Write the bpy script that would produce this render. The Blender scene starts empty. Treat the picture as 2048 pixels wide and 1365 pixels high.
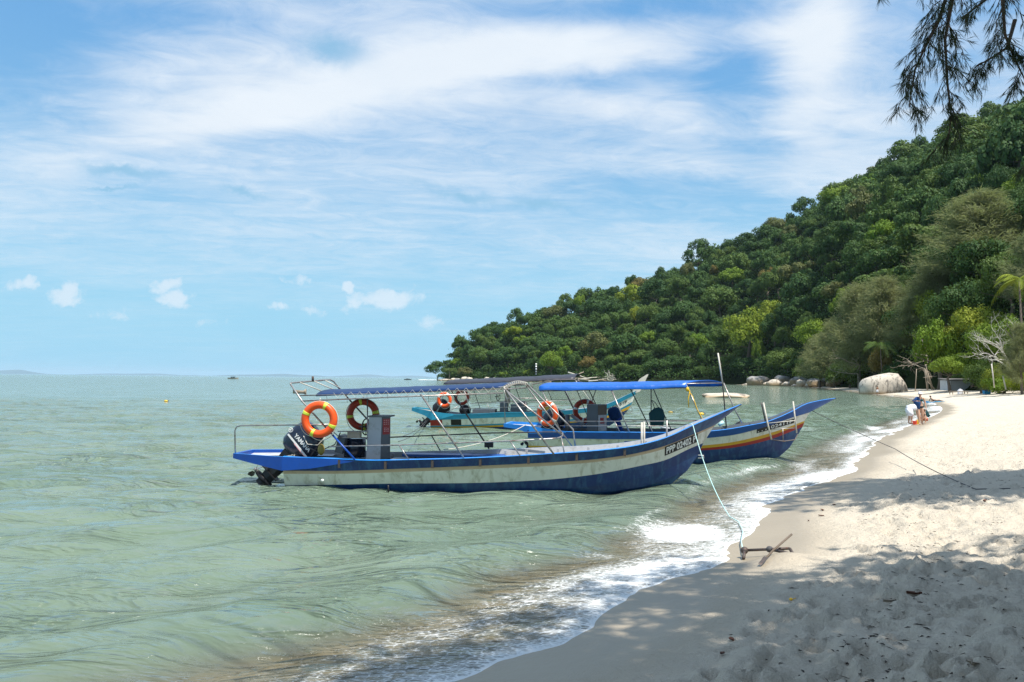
import bpy, math, random
import numpy as np
from mathutils import Vector, Matrix, Quaternion

random.seed(7)
rng = np.random.default_rng(11)
R = math.radians
S = bpy.context.scene
COL = S.collection

# ------------------------------------------------------------------ camera
F_PX, EYE = 1593.0, 2.25
cam_d = bpy.data.cameras.new('camera')
cam_d.sensor_width = 36.0
cam_d.lens = 36.0 * F_PX / 2048.0
cam_d.clip_start = 0.1
cam_d.clip_end = 60000
cam = bpy.data.objects.new('camera', cam_d)
COL.objects.link(cam)
cam.matrix_world = (Matrix.Translation((0, 0, EYE)) @ Matrix.Rotation(R(90 + 2.70), 4, 'X') @ Matrix.Rotation(R(0.53), 4, 'Z'))
S.camera = cam
CAM_M = cam.matrix_world.copy()

# ------------------------------------------------------------------ sun, exposure
SUN = Vector((0.30, -0.28, 0.91)).normalized()
sl = bpy.data.lights.new('sun', 'SUN')
sl.energy = 5.0
sl.angle = R(0.53)
sl.color = (1.0, 0.955, 0.88)
so = bpy.data.objects.new('sun', sl)
so.rotation_mode = 'QUATERNION'
so.rotation_quaternion = SUN.to_track_quat('Z', 'Y')
COL.objects.link(so)
S.view_settings.view_transform = 'Standard'
S.view_settings.look = 'None'
S.view_settings.exposure = 0.52
S.view_settings.gamma = 1.0
S.view_settings.use_curve_mapping = False
S.render.engine = 'CYCLES'
S.cycles.use_denoising = True
S.cycles.denoiser = 'OPENIMAGEDENOISE'
S.cycles.denoising_prefilter = 'NONE'
S.cycles.max_bounces = 6
S.cycles.diffuse_bounces = 3
S.cycles.glossy_bounces = 3
S.cycles.transmission_bounces = 4
S.cycles.transparent_max_bounces = 12
S.cycles.caustics_reflective = False
S.cycles.caustics_refractive = False
S.cycles.sample_clamp_indirect = 4
S.cycles.sample_clamp_direct = 5


# ------------------------------------------------------------------ node helper
class NT:
    def __init__(s, tree):
        s.t = tree

    def node(s, typ, **kw):
        n = s.t.nodes.new(typ)
        for k, v in kw.items():
            setattr(n, k, v)
        return n

    def put(s, sock, v):
        if hasattr(v, 'links'):
            s.t.links.new(v, sock)
        elif v is not None:
            sock.default_value = v

    def m(s, op, a, b=None, c=None, clamp=False):
        n = s.node('ShaderNodeMath', operation=op, use_clamp=clamp)
        for i, v in enumerate((a, b, c)):
            if v is not None:
                s.put(n.inputs[i], v)
        return n.outputs[0]

    def vm(s, op, a, b=None, out=0):
        n = s.node('ShaderNodeVectorMath', operation=op)
        s.put(n.inputs[0], a)
        if b is not None:
            s.put(n.inputs[1], b)
        return n.outputs[out]

    def sep(s, v):
        n = s.node('ShaderNodeSeparateXYZ')
        s.put(n.inputs[0], v)
        return n.outputs

    def comb(s, x, y, z):
        n = s.node('ShaderNodeCombineXYZ')
        for i, v in enumerate((x, y, z)):
            s.put(n.inputs[i], v)
        return n.outputs[0]

    def noise(s, vec, scale, detail=4, rough=0.55, dist=0.0, dim='3D'):
        n = s.node('ShaderNodeTexNoise', noise_dimensions=dim)
        if vec is not None:
            s.put(n.inputs['Vector'], vec)
        n.inputs['Scale'].default_value = scale
        n.inputs['Detail'].default_value = detail
        n.inputs['Roughness'].default_value = rough
        n.inputs['Distortion'].default_value = dist
        return n.outputs[0]

    def ss(s, v, lo, hi, a=0.0, b=1.0):
        n = s.node('ShaderNodeMapRange', interpolation_type='SMOOTHSTEP')
        for i, x in enumerate((v, lo, hi, a, b)):
            s.put(n.inputs[i], x)
        return n.outputs[0]

    def mix(s, f, a, b, mode='MIX'):
        n = s.node('ShaderNodeMix', data_type='RGBA', blend_type=mode)
        s.put(n.inputs[0], f)
        for sock, v in ((n.inputs[6], a), (n.inputs[7], b)):
            if isinstance(v, (tuple, list)):
                v = (*v[:3], 1.0)
            s.put(sock, v)
        return n.outputs[2]

    def bump(s, h, strength=0.3, dist=0.02, normal=None):
        n = s.node('ShaderNodeBump')
        n.inputs['Strength'].default_value = strength
        n.inputs['Distance'].default_value = dist
        s.put(n.inputs['Height'], h)
        if normal is not None:
            s.put(n.inputs['Normal'], normal)
        return n.outputs[0]

    def attr(s, name, out='Fac'):
        return s.node('ShaderNodeAttribute', attribute_name=name).outputs[out]

    def coord(s, which='Object'):
        return s.node('ShaderNodeTexCoord').outputs[which]

    def bsdf(s, **kw):
        n = s.node('ShaderNodeBsdfPrincipled')
        for k, v in kw.items():
            if isinstance(v, (tuple, list)) and len(v) == 3:
                v = (*v, 1.0)
            s.put(n.inputs[k], v)
        return n.outputs[0]


# ------------------------------------------------------------------ sky
W = bpy.data.worlds.new('World')
S.world = W
W.use_nodes = True
wt = NT(W.node_tree)
W.node_tree.nodes.clear()
sky = wt.node('ShaderNodeTexSky', sky_type='NISHITA')
sky.sun_disc = False
sky.sun_elevation = math.asin(SUN.z)
sky.sun_rotation = math.atan2(SUN.x, SUN.y)
sky.altitude = 0
sky.air_density = 1.0
sky.dust_density = 0.35
sky.ozone_density = 2.2
d = wt.coord('Generated')
dx, dy, dz = wt.sep(d)
zc = wt.m('MAXIMUM', dz, 0.0)
# a high cloud deck: directions projected on a flat layer, streaks drawn out along x
inv = wt.m('DIVIDE', 1.0, wt.m('ADD', zc, 0.10))
cu, cv = wt.m('MULTIPLY', dx, inv), wt.m('MULTIPLY', dy, inv)
pl = wt.comb(wt.m('ADD', wt.m('MULTIPLY', cu, 0.80), wt.m('MULTIPLY', cv, 0.22)), wt.m('SUBTRACT', wt.m('MULTIPLY', cv, 1.0), wt.m('MULTIPLY', cu, 0.16)), 0.0)
n1 = wt.noise(pl, 0.9, 6, 0.55, 0.5)
n2 = wt.noise(wt.vm('ADD', pl, (5.2, 1.7, 3.1)), 2.6, 6, 0.6, 0.8)
n3 = wt.noise(wt.vm('MULTIPLY', wt.vm('ADD', pl, (1.2, 4.4, 0)), (1.0, 2.6, 1.0)), 2.2, 5, 0.6, 0.6)
# azimuth / elevation tangents of the bay side of the sky
fy = wt.m('MAXIMUM', dy, 0.05)
az, el = wt.m('DIVIDE', dx, fy), wt.m('DIVIDE', dz, fy)
fr = wt.ss(dy, 0.2, 0.5)
wob = wt.m('MULTIPLY', wt.m('SUBTRACT', n2, 0.5), 0.12)
azw, elw = wt.m('ADD', az, wob), wt.m('ADD', el, wt.m('MULTIPLY', wt.m('SUBTRACT', n1, 0.5), 0.10))


def cloud_bank(px, py, sx, sy, tilt=0.0, sharp=1.0, warp=None):
    a0, e0 = (px - 1024) / F_PX, (757.6 - py) / F_PX
    ct, st = math.cos(R(tilt)), math.sin(R(tilt))
    da, de = wt.m('SUBTRACT', azw if warp is None else warp[0], a0), wt.m('SUBTRACT', elw if warp is None else warp[1], e0)
    p = wt.m('MULTIPLY', wt.m('ADD', wt.m('MULTIPLY', da, ct), wt.m('MULTIPLY', de, st)), F_PX / sx)
    q = wt.m('MULTIPLY', wt.m('SUBTRACT', wt.m('MULTIPLY', de, ct), wt.m('MULTIPLY', da, st)), F_PX / sy)
    r2 = wt.m('ADD', wt.m('MULTIPLY', p, p), wt.m('MULTIPLY', q, q))
    g = wt.m('POWER', 2.71828, wt.m('MULTIPLY', r2, -1.0 * sharp))
    return wt.m('MULTIPLY', g, fr)


veil = wt.ss(dz, 0.03, 0.24, 0.27, 0.50)
cl = wt.m('ADD', veil, wt.m('MULTIPLY', wt.m('SUBTRACT', n1, 0.5), 0.9))
cl = wt.m('ADD', cl, wt.m('MULTIPLY', wt.m('SUBTRACT', n3, 0.5), 0.5))
for b, k in ((cloud_bank(1010, 95, 480, 62, 3), 0.52), (cloud_bank(470, 235, 360, 50, 13), 0.42), (cloud_bank(1640, 80, 80, 160, -20), 0.62), (cloud_bank(1710, 215, 130, 45, 0), 0.25),
             (cloud_bank(1230, 215, 300, 36, -4), 0.34), (cloud_bank(720, 170, 420, 60, 8), 0.22), (cloud_bank(1300, 330, 380, 22, 3), 0.16),
             (cloud_bank(10, 90, 200, 170, 0), -0.45), (cloud_bank(1270, 8, 330, 34, 0), -0.42), (cloud_bank(1475, 200, 90, 150, 25), -0.36),
             (cloud_bank(250, 30, 260, 50, 0), -0.30), (cloud_bank(1480, 395, 400, 50, -4), -0.20), (cloud_bank(1200, 155, 320, 24, 2), -0.30), (cloud_bank(1000, 410, 900, 40, 0), -0.12)):
    cl = wt.m('ADD', cl, wt.m('MULTIPLY', b, k))
cl = wt.m('ADD', cl, wt.m('MULTIPLY', wt.m('SUBTRACT', wt.noise(wt.vm('MULTIPLY', wt.vm('ADD', pl, (9.1, 2.2, 0)), (1.0, 1.2, 1.0)), 5.0, 8, 0.66, 1.6), 0.5), 0.62))
cl = wt.ss(cl, 0.02, 1.05)
cl = wt.m('MULTIPLY', cl, wt.ss(dz, 0.03, 0.20, 0.25, 0.97))
# small cumulus far out over the strait
puffn = wt.noise(wt.comb(wt.m('MULTIPLY', az, 1.0), wt.m('MULTIPLY', el, 1.15), 0.0), 42, 7, 0.60, 0.3)
pw = wt.m('MULTIPLY', wt.m('SUBTRACT', wt.noise(wt.comb(az, el, 3.0), 22, 4, 0.6), 0.5), 0.035)
pwarp = (wt.m('ADD', az, pw), wt.m('ADD', el, pw))
puff = None
for px, py, sx, sy, k in ((40, 577, 34, 13, 0.9), (122, 600, 40, 22, 0.95), (328, 578, 26, 18, 1.0), (345, 606, 40, 16, 1.0), (693, 578, 16, 15, 1.0), (770, 598, 70, 20, 1.05),
                          (590, 566, 40, 12, 0.7), (220, 632, 70, 20, 0.6), (860, 648, 80, 26, 0.6), (600, 621, 110, 9, 0.7), (350, 552, 36, 12, 0.55), (430, 650, 60, 18, 0.5)):
    b = wt.m('MULTIPLY', cloud_bank(px, py, sx * 1.35, sy * 1.5, 0.0, 1.0, pwarp), k)
    puff = b if puff is None else wt.m('MAXIMUM', puff, b)
puff = wt.ss(wt.m('ADD', puff, wt.m('MULTIPLY', wt.m('SUBTRACT', puffn, 0.5), 1.5)), 0.40, 0.95)
puff = wt.m('MULTIPLY', puff, wt.m('MULTIPLY', fr, 0.66))
puff = wt.m('MULTIPLY', puff, wt.ss(el, 0.0, 0.1, 0.25, 1.0))
# thin dark blue holes drawn out in the deck
hole = None
for px, py, sx, sy, t in ((235, 346, 75, 11, -7), (480, 389, 42, 8, -10), (905, 385, 75, 12, -14), (650, 92, 60, 26, -10), (215, 378, 38, 3, -4), (1075, 404, 55, 9, 0)):
    b = cloud_bank(px, py, sx, sy, t, 1.0, pwarp)
    hole = b if hole is None else wt.m('MAXIMUM', hole, b)
hole = wt.m('MULTIPLY', hole, wt.ss(n2, 0.28, 0.5))
cl = wt.m('MULTIPLY', cl, wt.m('SUBTRACT', 1.0, wt.m('MULTIPLY', hole, 0.75)))
amount = wt.m('MAXIMUM', cl, puff)
skyc = wt.mix(1.0, sky.outputs[0], (0.80, 1.02, 1.14), 'MULTIPLY')
deepc = wt.mix(wt.ss(dz, 0.0, 0.30, 1.0, 0.70), skyc, wt.mix(wt.ss(dz, 0.05, 0.45), (3.1, 6.0, 7.9), (1.6, 4.2, 7.8)))
cloudc = wt.mix(n2, (6.6, 7.35, 8.2), (8.1, 8.6, 9.1))
out = wt.mix(amount, deepc, cloudc)
out = wt.mix(wt.m('MULTIPLY', hole, 0.60), out, (2.7, 5.0, 6.8))
bg = wt.node('ShaderNodeBackground')
wt.put(bg.inputs['Color'], out)
bg.inputs['Strength'].default_value = 0.080
wo = wt.node('ShaderNodeOutputWorld')
W.node_tree.links.new(bg.outputs[0], wo.inputs[0])
W.cycles.sampling_method = 'MANUAL'
W.cycles.sample_map_resolution = 512


# ------------------------------------------------------------------ materials
def new_mat(name):
    m = bpy.data.materials.new(name)
    m.use_nodes = True
    t = m.node_tree
    t.nodes.clear()
    n = NT(t)
    o = n.node('ShaderNodeOutputMaterial')
    return m, n, o


def paint(name, col, rough=0.5, metal=0.0, var=0.25, scale=3.0, dirt=None, dirt_amt=0.0, bump=0.0, stretch=(1, 1, 1), spec=0.5):
    m, n, o = new_mat(name)
    v = n.vm('MULTIPLY', n.coord(), stretch)
    nz = n.noise(v, scale, 5, 0.6)
    c = n.mix(nz, tuple(x * (1 - var) for x in col), tuple(min(1, x * (1 + var)) for x in col))
    if dirt:
        dn = n.ss(n.noise(v, scale * 2.3, 6, 0.7, 0.5), 0.62 - dirt_amt * 0.3, 0.74)
        c = n.mix(n.m('MULTIPLY', dn, min(1, dirt_amt * 1.5)), c, dirt)
    kw = {}
    if bump:
        kw['Normal'] = n.bump(n.noise(v, scale * 6, 4), bump, 0.01)
    b = n.bsdf(**{'Base Color': c, 'Roughness': rough, 'Metallic': metal, 'Specular IOR Level': spec}, **kw)
    n.put(o.inputs[0], b)
    return m


RUST = (0.12, 0.05, 0.02)
M = dict(
    navy=paint('navy_paint', (0.006, 0.032, 0.135), 0.42, 0, 0.45, 2.5, (0.03, 0.11, 0.22), 0.7, stretch=(1, 1, 0.35)),
    blue=paint('blue_paint', (0.008, 0.075, 0.30), 0.42, 0, 0.35, 3, (0.02, 0.03, 0.09), 0.35),
    bright=paint('bright_blue_paint', (0.004, 0.062, 0.34), 0.4, 0, 0.25, 3, (0.02, 0.06, 0.2), 0.25),
    edge=paint('light_blue_paint', (0.015, 0.22, 0.68), 0.4, 0, 0.2, 4, (0.05, 0.08, 0.15), 0.2),
    turq=paint('turquoise_paint', (0.02, 0.26, 0.40), 0.45, 0, 0.25, 3, (0.02, 0.06, 0.09), 0.35),
    white=paint('off_white_paint', (0.76, 0.745, 0.66), 0.45, 0, 0.08, 2.2, (0.36, 0.33, 0.22), 0.55, stretch=(1, 1, 0.30)),
    cream=paint('tan_paint', (0.55, 0.40, 0.27), 0.5, 0, 0.15, 3, (0.32, 0.24, 0.15), 0.3),
    yellow=paint('yellow_paint', (0.62, 0.34, 0.02), 0.45, 0, 0.2, 3, (0.3, 0.16, 0.03), 0.3),
    red=paint('red_paint', (0.34, 0.02, 0.015), 0.45, 0, 0.25, 3, (0.12, 0.01, 0.01), 0.3),
    grey=paint('grey_paint', (0.42, 0.43, 0.45), 0.55, 0, 0.12, 3, (0.22, 0.20, 0.17), 0.4),
    dgrey=paint('dark_grey_paint', (0.10, 0.115, 0.13), 0.5, 0, 0.25, 3),
    floor=paint('worn_deck_paint', (0.16, 0.17, 0.19), 0.6, 0, 0.3, 4, (0.05, 0.045, 0.04), 0.5),
    black=paint('black_plastic', (0.012, 0.012, 0.014), 0.4, 0, 0.3, 5),
    cowl=paint('dark_blue_gloss', (0.010, 0.018, 0.040), 0.22, 0, 0.3, 2, spec=0.6),
    tube=paint('rusty_galvanised_tube', (0.36, 0.35, 0.34), 0.38, 0.65, 0.25, 4, RUST, 0.62),
    dtube=paint('dark_rusty_tube', (0.10, 0.09, 0.085), 0.5, 0.4, 0.3, 4, RUST, 0.55),
    orange=paint('orange_plastic', (0.78, 0.085, 0.008), 0.42, 0, 0.15, 4, (0.45, 0.08, 0.02), 0.2),
    ored=paint('shaded_and_plain_red', (0.42, 0.045, 0.015), 0.5, 0, 0.2, 4, (0.2, 0.03, 0.02), 0.25),  # lifebuoy orange with canopy shade put into the colour; plain red elsewhere
    tape=paint('yellow_green_tape', (0.62, 0.72, 0.06), 0.35, 0, 0.1, 6),
    wtape=paint('white_tape', (0.75, 0.74, 0.68), 0.35, 0, 0.1, 6),
    rope=paint('pale_rope', (0.62, 0.58, 0.50), 0.8, 0, 0.25, 40, (0.3, 0.26, 0.2), 0.3, bump=0.4),
    arope=paint('aqua_rope', (0.45, 0.68, 0.66), 0.75, 0, 0.2, 40, bump=0.4),
    drope=paint('dark_rope', (0.07, 0.07, 0.075), 0.8, 0, 0.25, 40),
    yrope=paint('yellow_rope', (0.75, 0.45, 0.02), 0.75, 0, 0.2, 30, bump=0.4),
    label=paint('red_label', (0.30, 0.012, 0.012), 0.4, 0, 0.1, 8),
    print=paint('white_print', (0.78, 0.78, 0.76), 0.5, 0, 0.06, 8),
    pink=paint('pink_print', (0.70, 0.35, 0.36), 0.5, 0, 0.06, 8),
    plate=paint('black_plate', (0.008, 0.008, 0.009), 0.35, 0, 0.2, 8),
    wood=paint('weathered_wood', (0.34, 0.28, 0.21), 0.8, 0, 0.3, 5, (0.14, 0.10, 0.07), 0.4, bump=0.4, stretch=(0.4, 3, 3)),
    palewood=paint('bleached_wood', (0.56, 0.52, 0.45), 0.8, 0, 0.25, 5, (0.3, 0.25, 0.2), 0.3, bump=0.3),
    bark=paint('grey_brown_bark', (0.13, 0.10, 0.075), 0.9, 0, 0.4, 6, bump=0.6, stretch=(1, 1, 0.25)),
    twig=paint('brown_twig', (0.10, 0.060, 0.040), 0.85, 0, 0.3, 6),
    iron=paint('rusted_iron', (0.09, 0.075, 0.07), 0.6, 0.5, 0.35, 9, RUST, 0.5, bump=0.3),
    plaster=paint('grey_plaster', (0.46, 0.47, 0.48), 0.85, 0, 0.12, 1.5, (0.25, 0.25, 0.24), 0.3),
    tin=paint('roof_sheet', (0.16, 0.15, 0.14), 0.6, 0.3, 0.3, 2, RUST, 0.3),
    skin=paint('skin', (0.52, 0.30, 0.20), 0.5, 0, 0.1, 6),
    bskin=paint('tanned_skin', (0.30, 0.155, 0.09), 0.5, 0, 0.1, 6),
    shirt=paint('white_cloth', (0.74, 0.75, 0.80), 0.85, 0, 0.06, 8),
    teal=paint('teal_cloth', (0.006, 0.06, 0.065), 0.8, 0, 0.2, 8),
    bikini=paint('black_cloth', (0.010, 0.012, 0.015), 0.8, 0, 0.2, 8),
    bluecloth=paint('blue_cloth', (0.006, 0.05, 0.17), 0.8, 0, 0.35, 7),
    mat=paint('blue_mat', (0.02, 0.26, 0.50), 0.7, 0, 0.15, 7),
    hair=paint('brown_hair', (0.05, 0.028, 0.015), 0.6, 0, 0.3, 20),
    toyred=paint('red_toy_plastic', (0.75, 0.06, 0.03), 0.35, 0, 0.05, 7),
    toyyel=paint('yellow_toy_plastic', (0.70, 0.42, 0.02), 0.35, 0, 0.05, 7),
    dryleaf=paint('dry_leaf', (0.13, 0.05, 0.025), 0.7, 0, 0.4, 20),
    litter=paint('dark_plant_litter', (0.045, 0.032, 0.022), 0.85, 0, 0.5, 12),
    green_fl=paint('olive_float', (0.28, 0.20, 0.03), 0.5, 0, 0.2, 6),
)


def fabric_mat(name, col, rough, spec):
    m, n, o = new_mat(name)
    c0 = n.coord()
    nz = n.noise(c0, 2.5, 4, 0.6)
    c = n.mix(nz, tuple(x * 0.8 for x in col), tuple(x * 1.2 for x in col))
    b = n.bsdf(**{'Base Color': c, 'Roughness': rough, 'Specular IOR Level': spec, 'Normal': n.bump(n.noise(n.vm('MULTIPLY', c0, (1, 2.5, 1)), 3.0, 3), 0.6, 0.05)})
    tr = n.node('ShaderNodeBsdfTranslucent')
    n.put(tr.inputs[0], c)
    ms = n.node('ShaderNodeMixShader')
    ms.inputs[0].default_value = 0.15
    n.t.links.new(b, ms.inputs[1])
    n.t.links.new(tr.outputs[0], ms.inputs[2])
    n.t.links.new(ms.outputs[0], o.inputs[0])
    return m


M['tarp'] = fabric_mat('dark_blue_tarpaulin', (0.004, 0.030, 0.115), 0.42, 0.35)
M['tarp2'] = fabric_mat('bright_blue_tarpaulin', (0.006, 0.12, 0.52), 0.36, 0.6)
M['tarp3'] = fabric_mat('black_tarpaulin', (0.035, 0.036, 0.050), 0.42, 0.5)


def foliage(name, a, b, hueshift=0.07, trans=0.20, gloss=0.14, rough=0.6):
    m, n, o = new_mat(name)
    rnd = n.node('ShaderNodeObjectInfo').outputs['Random']
    pos = n.node('ShaderNodeNewGeometry').outputs['Position']
    nz = n.noise(pos, 0.16, 3, 0.6)
    nf = n.noise(pos, 1.4, 2, 0.6)
    f = n.m('ADD', n.m('MULTIPLY', rnd, 0.55), n.m('MULTIPLY', n.m('SUBTRACT', nz, 0.35), 1.1), clamp=True)
    c = n.mix(f, a, b)
    c = n.mix(n.ss(nf, 0.35, 0.75, 0, 0.55), c, tuple(x * 0.55 for x in a))
    r2 = n.m('FRACT', n.m('MULTIPLY', rnd, 17.3))
    c = n.mix(n.ss(r2, 0.80, 1.0, 0, hueshift), c, (0.17, 0.13, 0.05))
    pb = n.bsdf(**{'Base Color': c, 'Roughness': rough, 'Specular IOR Level': gloss})
    tr = n.node('ShaderNodeBsdfTranslucent')
    n.put(tr.inputs[0], n.mix(0.5, c, (0.13, 0.17, 0.02)))
    ms = n.node('ShaderNodeMixShader')
    ms.inputs[0].default_value = trans
    n.t.links.new(pb, ms.inputs[1])
    n.t.links.new(tr.outputs[0], ms.inputs[2])
    n.t.links.new(ms.outputs[0], o.inputs[0])
    return m


M['leaf_dark'] = foliage('dark_green_leaves', (0.030, 0.076, 0.022), (0.084, 0.150, 0.034))
M['leaf_mid'] = foliage('mid_green_leaves', (0.060, 0.115, 0.024), (0.120, 0.175, 0.036))
M['leaf_bright'] = foliage('bright_green_leaves', (0.110, 0.205, 0.018), (0.215, 0.290, 0.030))
M['leaf_yellow'] = foliage('yellow_green_leaves', (0.190, 0.260, 0.022), (0.300, 0.320, 0.036))
M['leaf_olive'] = foliage('olive_leaves', (0.105, 0.130, 0.040), (0.165, 0.165, 0.058))
M['leaf_rust'] = foliage('rust_tinged_leaves', (0.150, 0.150, 0.035), (0.240, 0.160, 0.050), 0.5)
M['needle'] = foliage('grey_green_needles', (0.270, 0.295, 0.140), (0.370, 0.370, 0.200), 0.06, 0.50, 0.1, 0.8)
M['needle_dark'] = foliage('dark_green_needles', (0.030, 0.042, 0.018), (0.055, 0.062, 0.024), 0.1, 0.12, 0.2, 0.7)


def sand_material():
    m, n, o = new_mat('beach_sand')
    p = n.coord()
    wet = n.attr('wet')
    n1 = n.noise(p, 0.8, 5, 0.6)
    n2 = n.noise(p, 9.0, 5, 0.65)
    n3 = n.noise(p, 160.0, 2, 0.7)
    dry = n.mix(n1, (0.51, 0.445, 0.35), (0.63, 0.56, 0.455))
    dry = n.mix(n.ss(n2, 0.35, 0.7), dry, (0.55, 0.49, 0.40))
    dry = n.mix(n.ss(n3, 0.55, 0.8, 0, 0.45), dry, (0.30, 0.25, 0.18))
    dry = n.mix(n.ss(n3, 0.22, 0.40, 0.4, 0), dry, (0.70, 0.66, 0.58))
    wetc = n.mix(n1, (0.275, 0.228, 0.165), (0.35, 0.295, 0.215))
    c = n.mix(wet, dry, wetc)
    rough = n.ss(wet, 0.2, 1.0, 0.9, 0.38)
    h = n.m('ADD', n.m('MULTIPLY', n2, 1.0), n.m('ADD', n.m('MULTIPLY', n.noise(p, 27.0, 4, 0.7, 0.3), 0.35), n.m('MULTIPLY', n3, 0.08)))
    far = n.noise(n.vm('MULTIPLY', p, (0.6, 0.6, 1)), 2.0, 5, 0.65)
    hh = n.m('MULTIPLY', n.m('ADD', n.m('MULTIPLY', h, 1.5), n.m('MULTIPLY', far, 1.4)), n.m('SUBTRACT', 1.0, n.m('MULTIPLY', wet, 0.93)))
    b = n.bsdf(**{'Base Color': c, 'Roughness': rough, 'Specular IOR Level': n.ss(wet, 0.2, 1.0, 0.15, 0.45), 'Normal': n.bump(hh, 0.85, 0.058)})
    n.put(o.inputs[0], b)
    return m


def water_material():
    m, n, o = new_mat('sea_water')
    p = n.coord()
    murk, foam = n.attr('murk'), n.attr('foam')
    px, py, pz = n.sep(p)
    rot = n.node('ShaderNodeMapping')
    rot.inputs['Rotation'].default_value = (0, 0, R(-12))
    rot.inputs['Scale'].default_value = (0.50, 1.35, 1)
    n.put(rot.inputs['Vector'], p)
    q = rot.outputs[0]
    s1 = n.noise(q, 1.15, 4, 0.55, 0.6)
    s1 = n.m('SUBTRACT', 1.0, n.m('ABSOLUTE', n.m('SUBTRACT', n.m('MULTIPLY', s1, 3.6), 1.8)), clamp=True)
    s1 = n.m('POWER', s1, 2.2)
    s2 = n.noise(q, 4.2, 5, 0.6, 0.6)
    patch = n.ss(n.noise(p, 0.16, 3, 0.6, 0.4), 0.36, 0.64, 0.35, 1.25)
    s3 = n.noise(q, 0.22, 3, 0.6, 0.2)
    h = n.m('ADD', n.m('MULTIPLY', n.m('MULTIPLY', s1, patch), 0.40), n.m('ADD', n.m('MULTIPLY', s2, 0.10), n.m('MULTIPLY', s3, 0.8)))
    h = n.m('MULTIPLY', h, n.ss(py, 20, 200, 1.0, 1.3))
    nrm = n.bump(h, 1.0, 0.33)
    deep = n.mix(n.ss(s3, 0.3, 0.7), (0.112, 0.162, 0.114), (0.154, 0.204, 0.150))
    shoal = n.mix(n.ss(murk, 0.35, 1.0), (0.185, 0.205, 0.155), deep)
    wb = n.bsdf(**{'Base Color': shoal, 'Roughness': 0.07, 'IOR': 1.333, 'Specular IOR Level': 0.5, 'Normal': nrm})
    # clear shallow film: sand shows through, sky still mirrors on it
    tr = n.node('ShaderNodeBsdfTransparent')
    tr.inputs[0].default_value = (0.86, 0.87, 0.80, 1)
    gl = n.node('ShaderNodeBsdfGlossy')
    gl.inputs['Roughness'].default_value = 0.06
    n.t.links.new(nrm, gl.inputs['Normal'])
    fr_ = n.node('ShaderNodeFresnel')
    fr_.inputs['IOR'].default_value = 1.333
    n.t.links.new(nrm, fr_.inputs['Normal'])
    film = n.node('ShaderNodeMixShader')
    n.t.links.new(fr_.outputs[0], film.inputs[0])
    n.t.links.new(tr.outputs[0], film.inputs[1])
    n.t.links.new(gl.outputs[0], film.inputs[2])
    ms = n.node('ShaderNodeMixShader')
    n.put(ms.inputs[0], murk)
    n.t.links.new(film.outputs[0], ms.inputs[1])
    n.t.links.new(wb, ms.inputs[2])
    # foam: lacy froth drawn out along the shore
    fm = n.node('ShaderNodeMapping')
    fm.inputs['Rotation'].default_value = (0, 0, R(-50))
    fm.inputs['Scale'].default_value = (1.0, 2.0, 1)
    n.put(fm.inputs['Vector'], p)
    f1 = n.m('ADD', n.m('MULTIPLY', n.noise(fm.outputs[0], 4.5, 6, 0.68, 0.9), 0.6), n.m('MULTIPLY', n.noise(fm.outputs[0], 15.0, 5, 0.72, 1.4), 0.5))
    vo = n.node('ShaderNodeTexVoronoi', feature='DISTANCE_TO_EDGE')
    n.put(vo.inputs['Vector'], n.vm('ADD', fm.outputs[0], n.vm('MULTIPLY', n.node('ShaderNodeTexNoise').outputs['Color'], (0.25, 0.25, 0))))
    vo.inputs['Scale'].default_value = 11.0
    web = n.ss(vo.outputs['Distance'], 0.0, 0.16, 1.0, 0.0)
    lace = n.m('ADD', n.m('MULTIPLY', f1, 0.75), n.m('MULTIPLY', web, 0.10))
    fa = n.ss(n.m('ADD', lace, foam), 0.92, 1.20)
    fb = n.bsdf(**{'Base Color': (0.80, 0.82, 0.82), 'Roughness': 0.75, 'Specular IOR Level': 0.3, 'Normal': n.bump(f1, 0.6, 0.03)})
    ms2 = n.node('ShaderNodeMixShader')
    n.put(ms2.inputs[0], n.m('MULTIPLY', fa, 0.93))
    n.t.links.new(ms.outputs[0], ms2.inputs[1])
    n.t.links.new(fb, ms2.inputs[2])
    n.t.links.new(ms2.outputs[0], o.inputs[0])
    return m


def rock_material(name, col, streak):
    m, n, o = new_mat(name)
    p = n.coord()
    g = n.node('ShaderNodeNewGeometry')
    n1 = n.noise(p, 0.9, 6, 0.6)
    n2 = n.noise(n.vm('MULTIPLY', p, (1.6, 1.6, 0.6)), 1.3, 7, 0.72, 0.8)
    c = n.mix(n1, tuple(x * 0.72 for x in col), tuple(min(1, x * 1.2) for x in col))
    c = n.mix(n.ss(n2, 0.51, 0.62, 0, streak), c, (0.05, 0.045, 0.045))
    z = n.sep(p)[2]
    c = n.mix(n.ss(n.m('ADD', z, n.m('MULTIPLY', n1, 0.5)), 0.25, 1.0, 0.75, 0.0), c, (0.34, 0.22, 0.10))
    b = n.bsdf(**{'Base Color': c, 'Roughness': 0.85, 'Specular IOR Level': 0.2, 'Normal': n.bump(n.noise(p, 5, 6, 0.65), 0.5, 0.08)})
    n.put(o.inputs[0], b)
    return m


M['sand'] = sand_material()
M['water'] = water_material()
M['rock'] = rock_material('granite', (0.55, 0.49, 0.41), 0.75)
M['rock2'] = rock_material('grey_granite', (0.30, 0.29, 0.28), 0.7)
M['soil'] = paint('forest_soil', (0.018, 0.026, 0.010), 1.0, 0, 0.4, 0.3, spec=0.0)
M['farhill'] = paint('haze_tinted_hill', (0.05, 0.10, 0.12), 0.95, 0, 0.2, 0.002)  # blue of the distance haze mixed into the base colour
M['wake'] = paint('wake_foam', (0.8, 0.82, 0.82), 0.8, 0, 0.05, 1)


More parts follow.
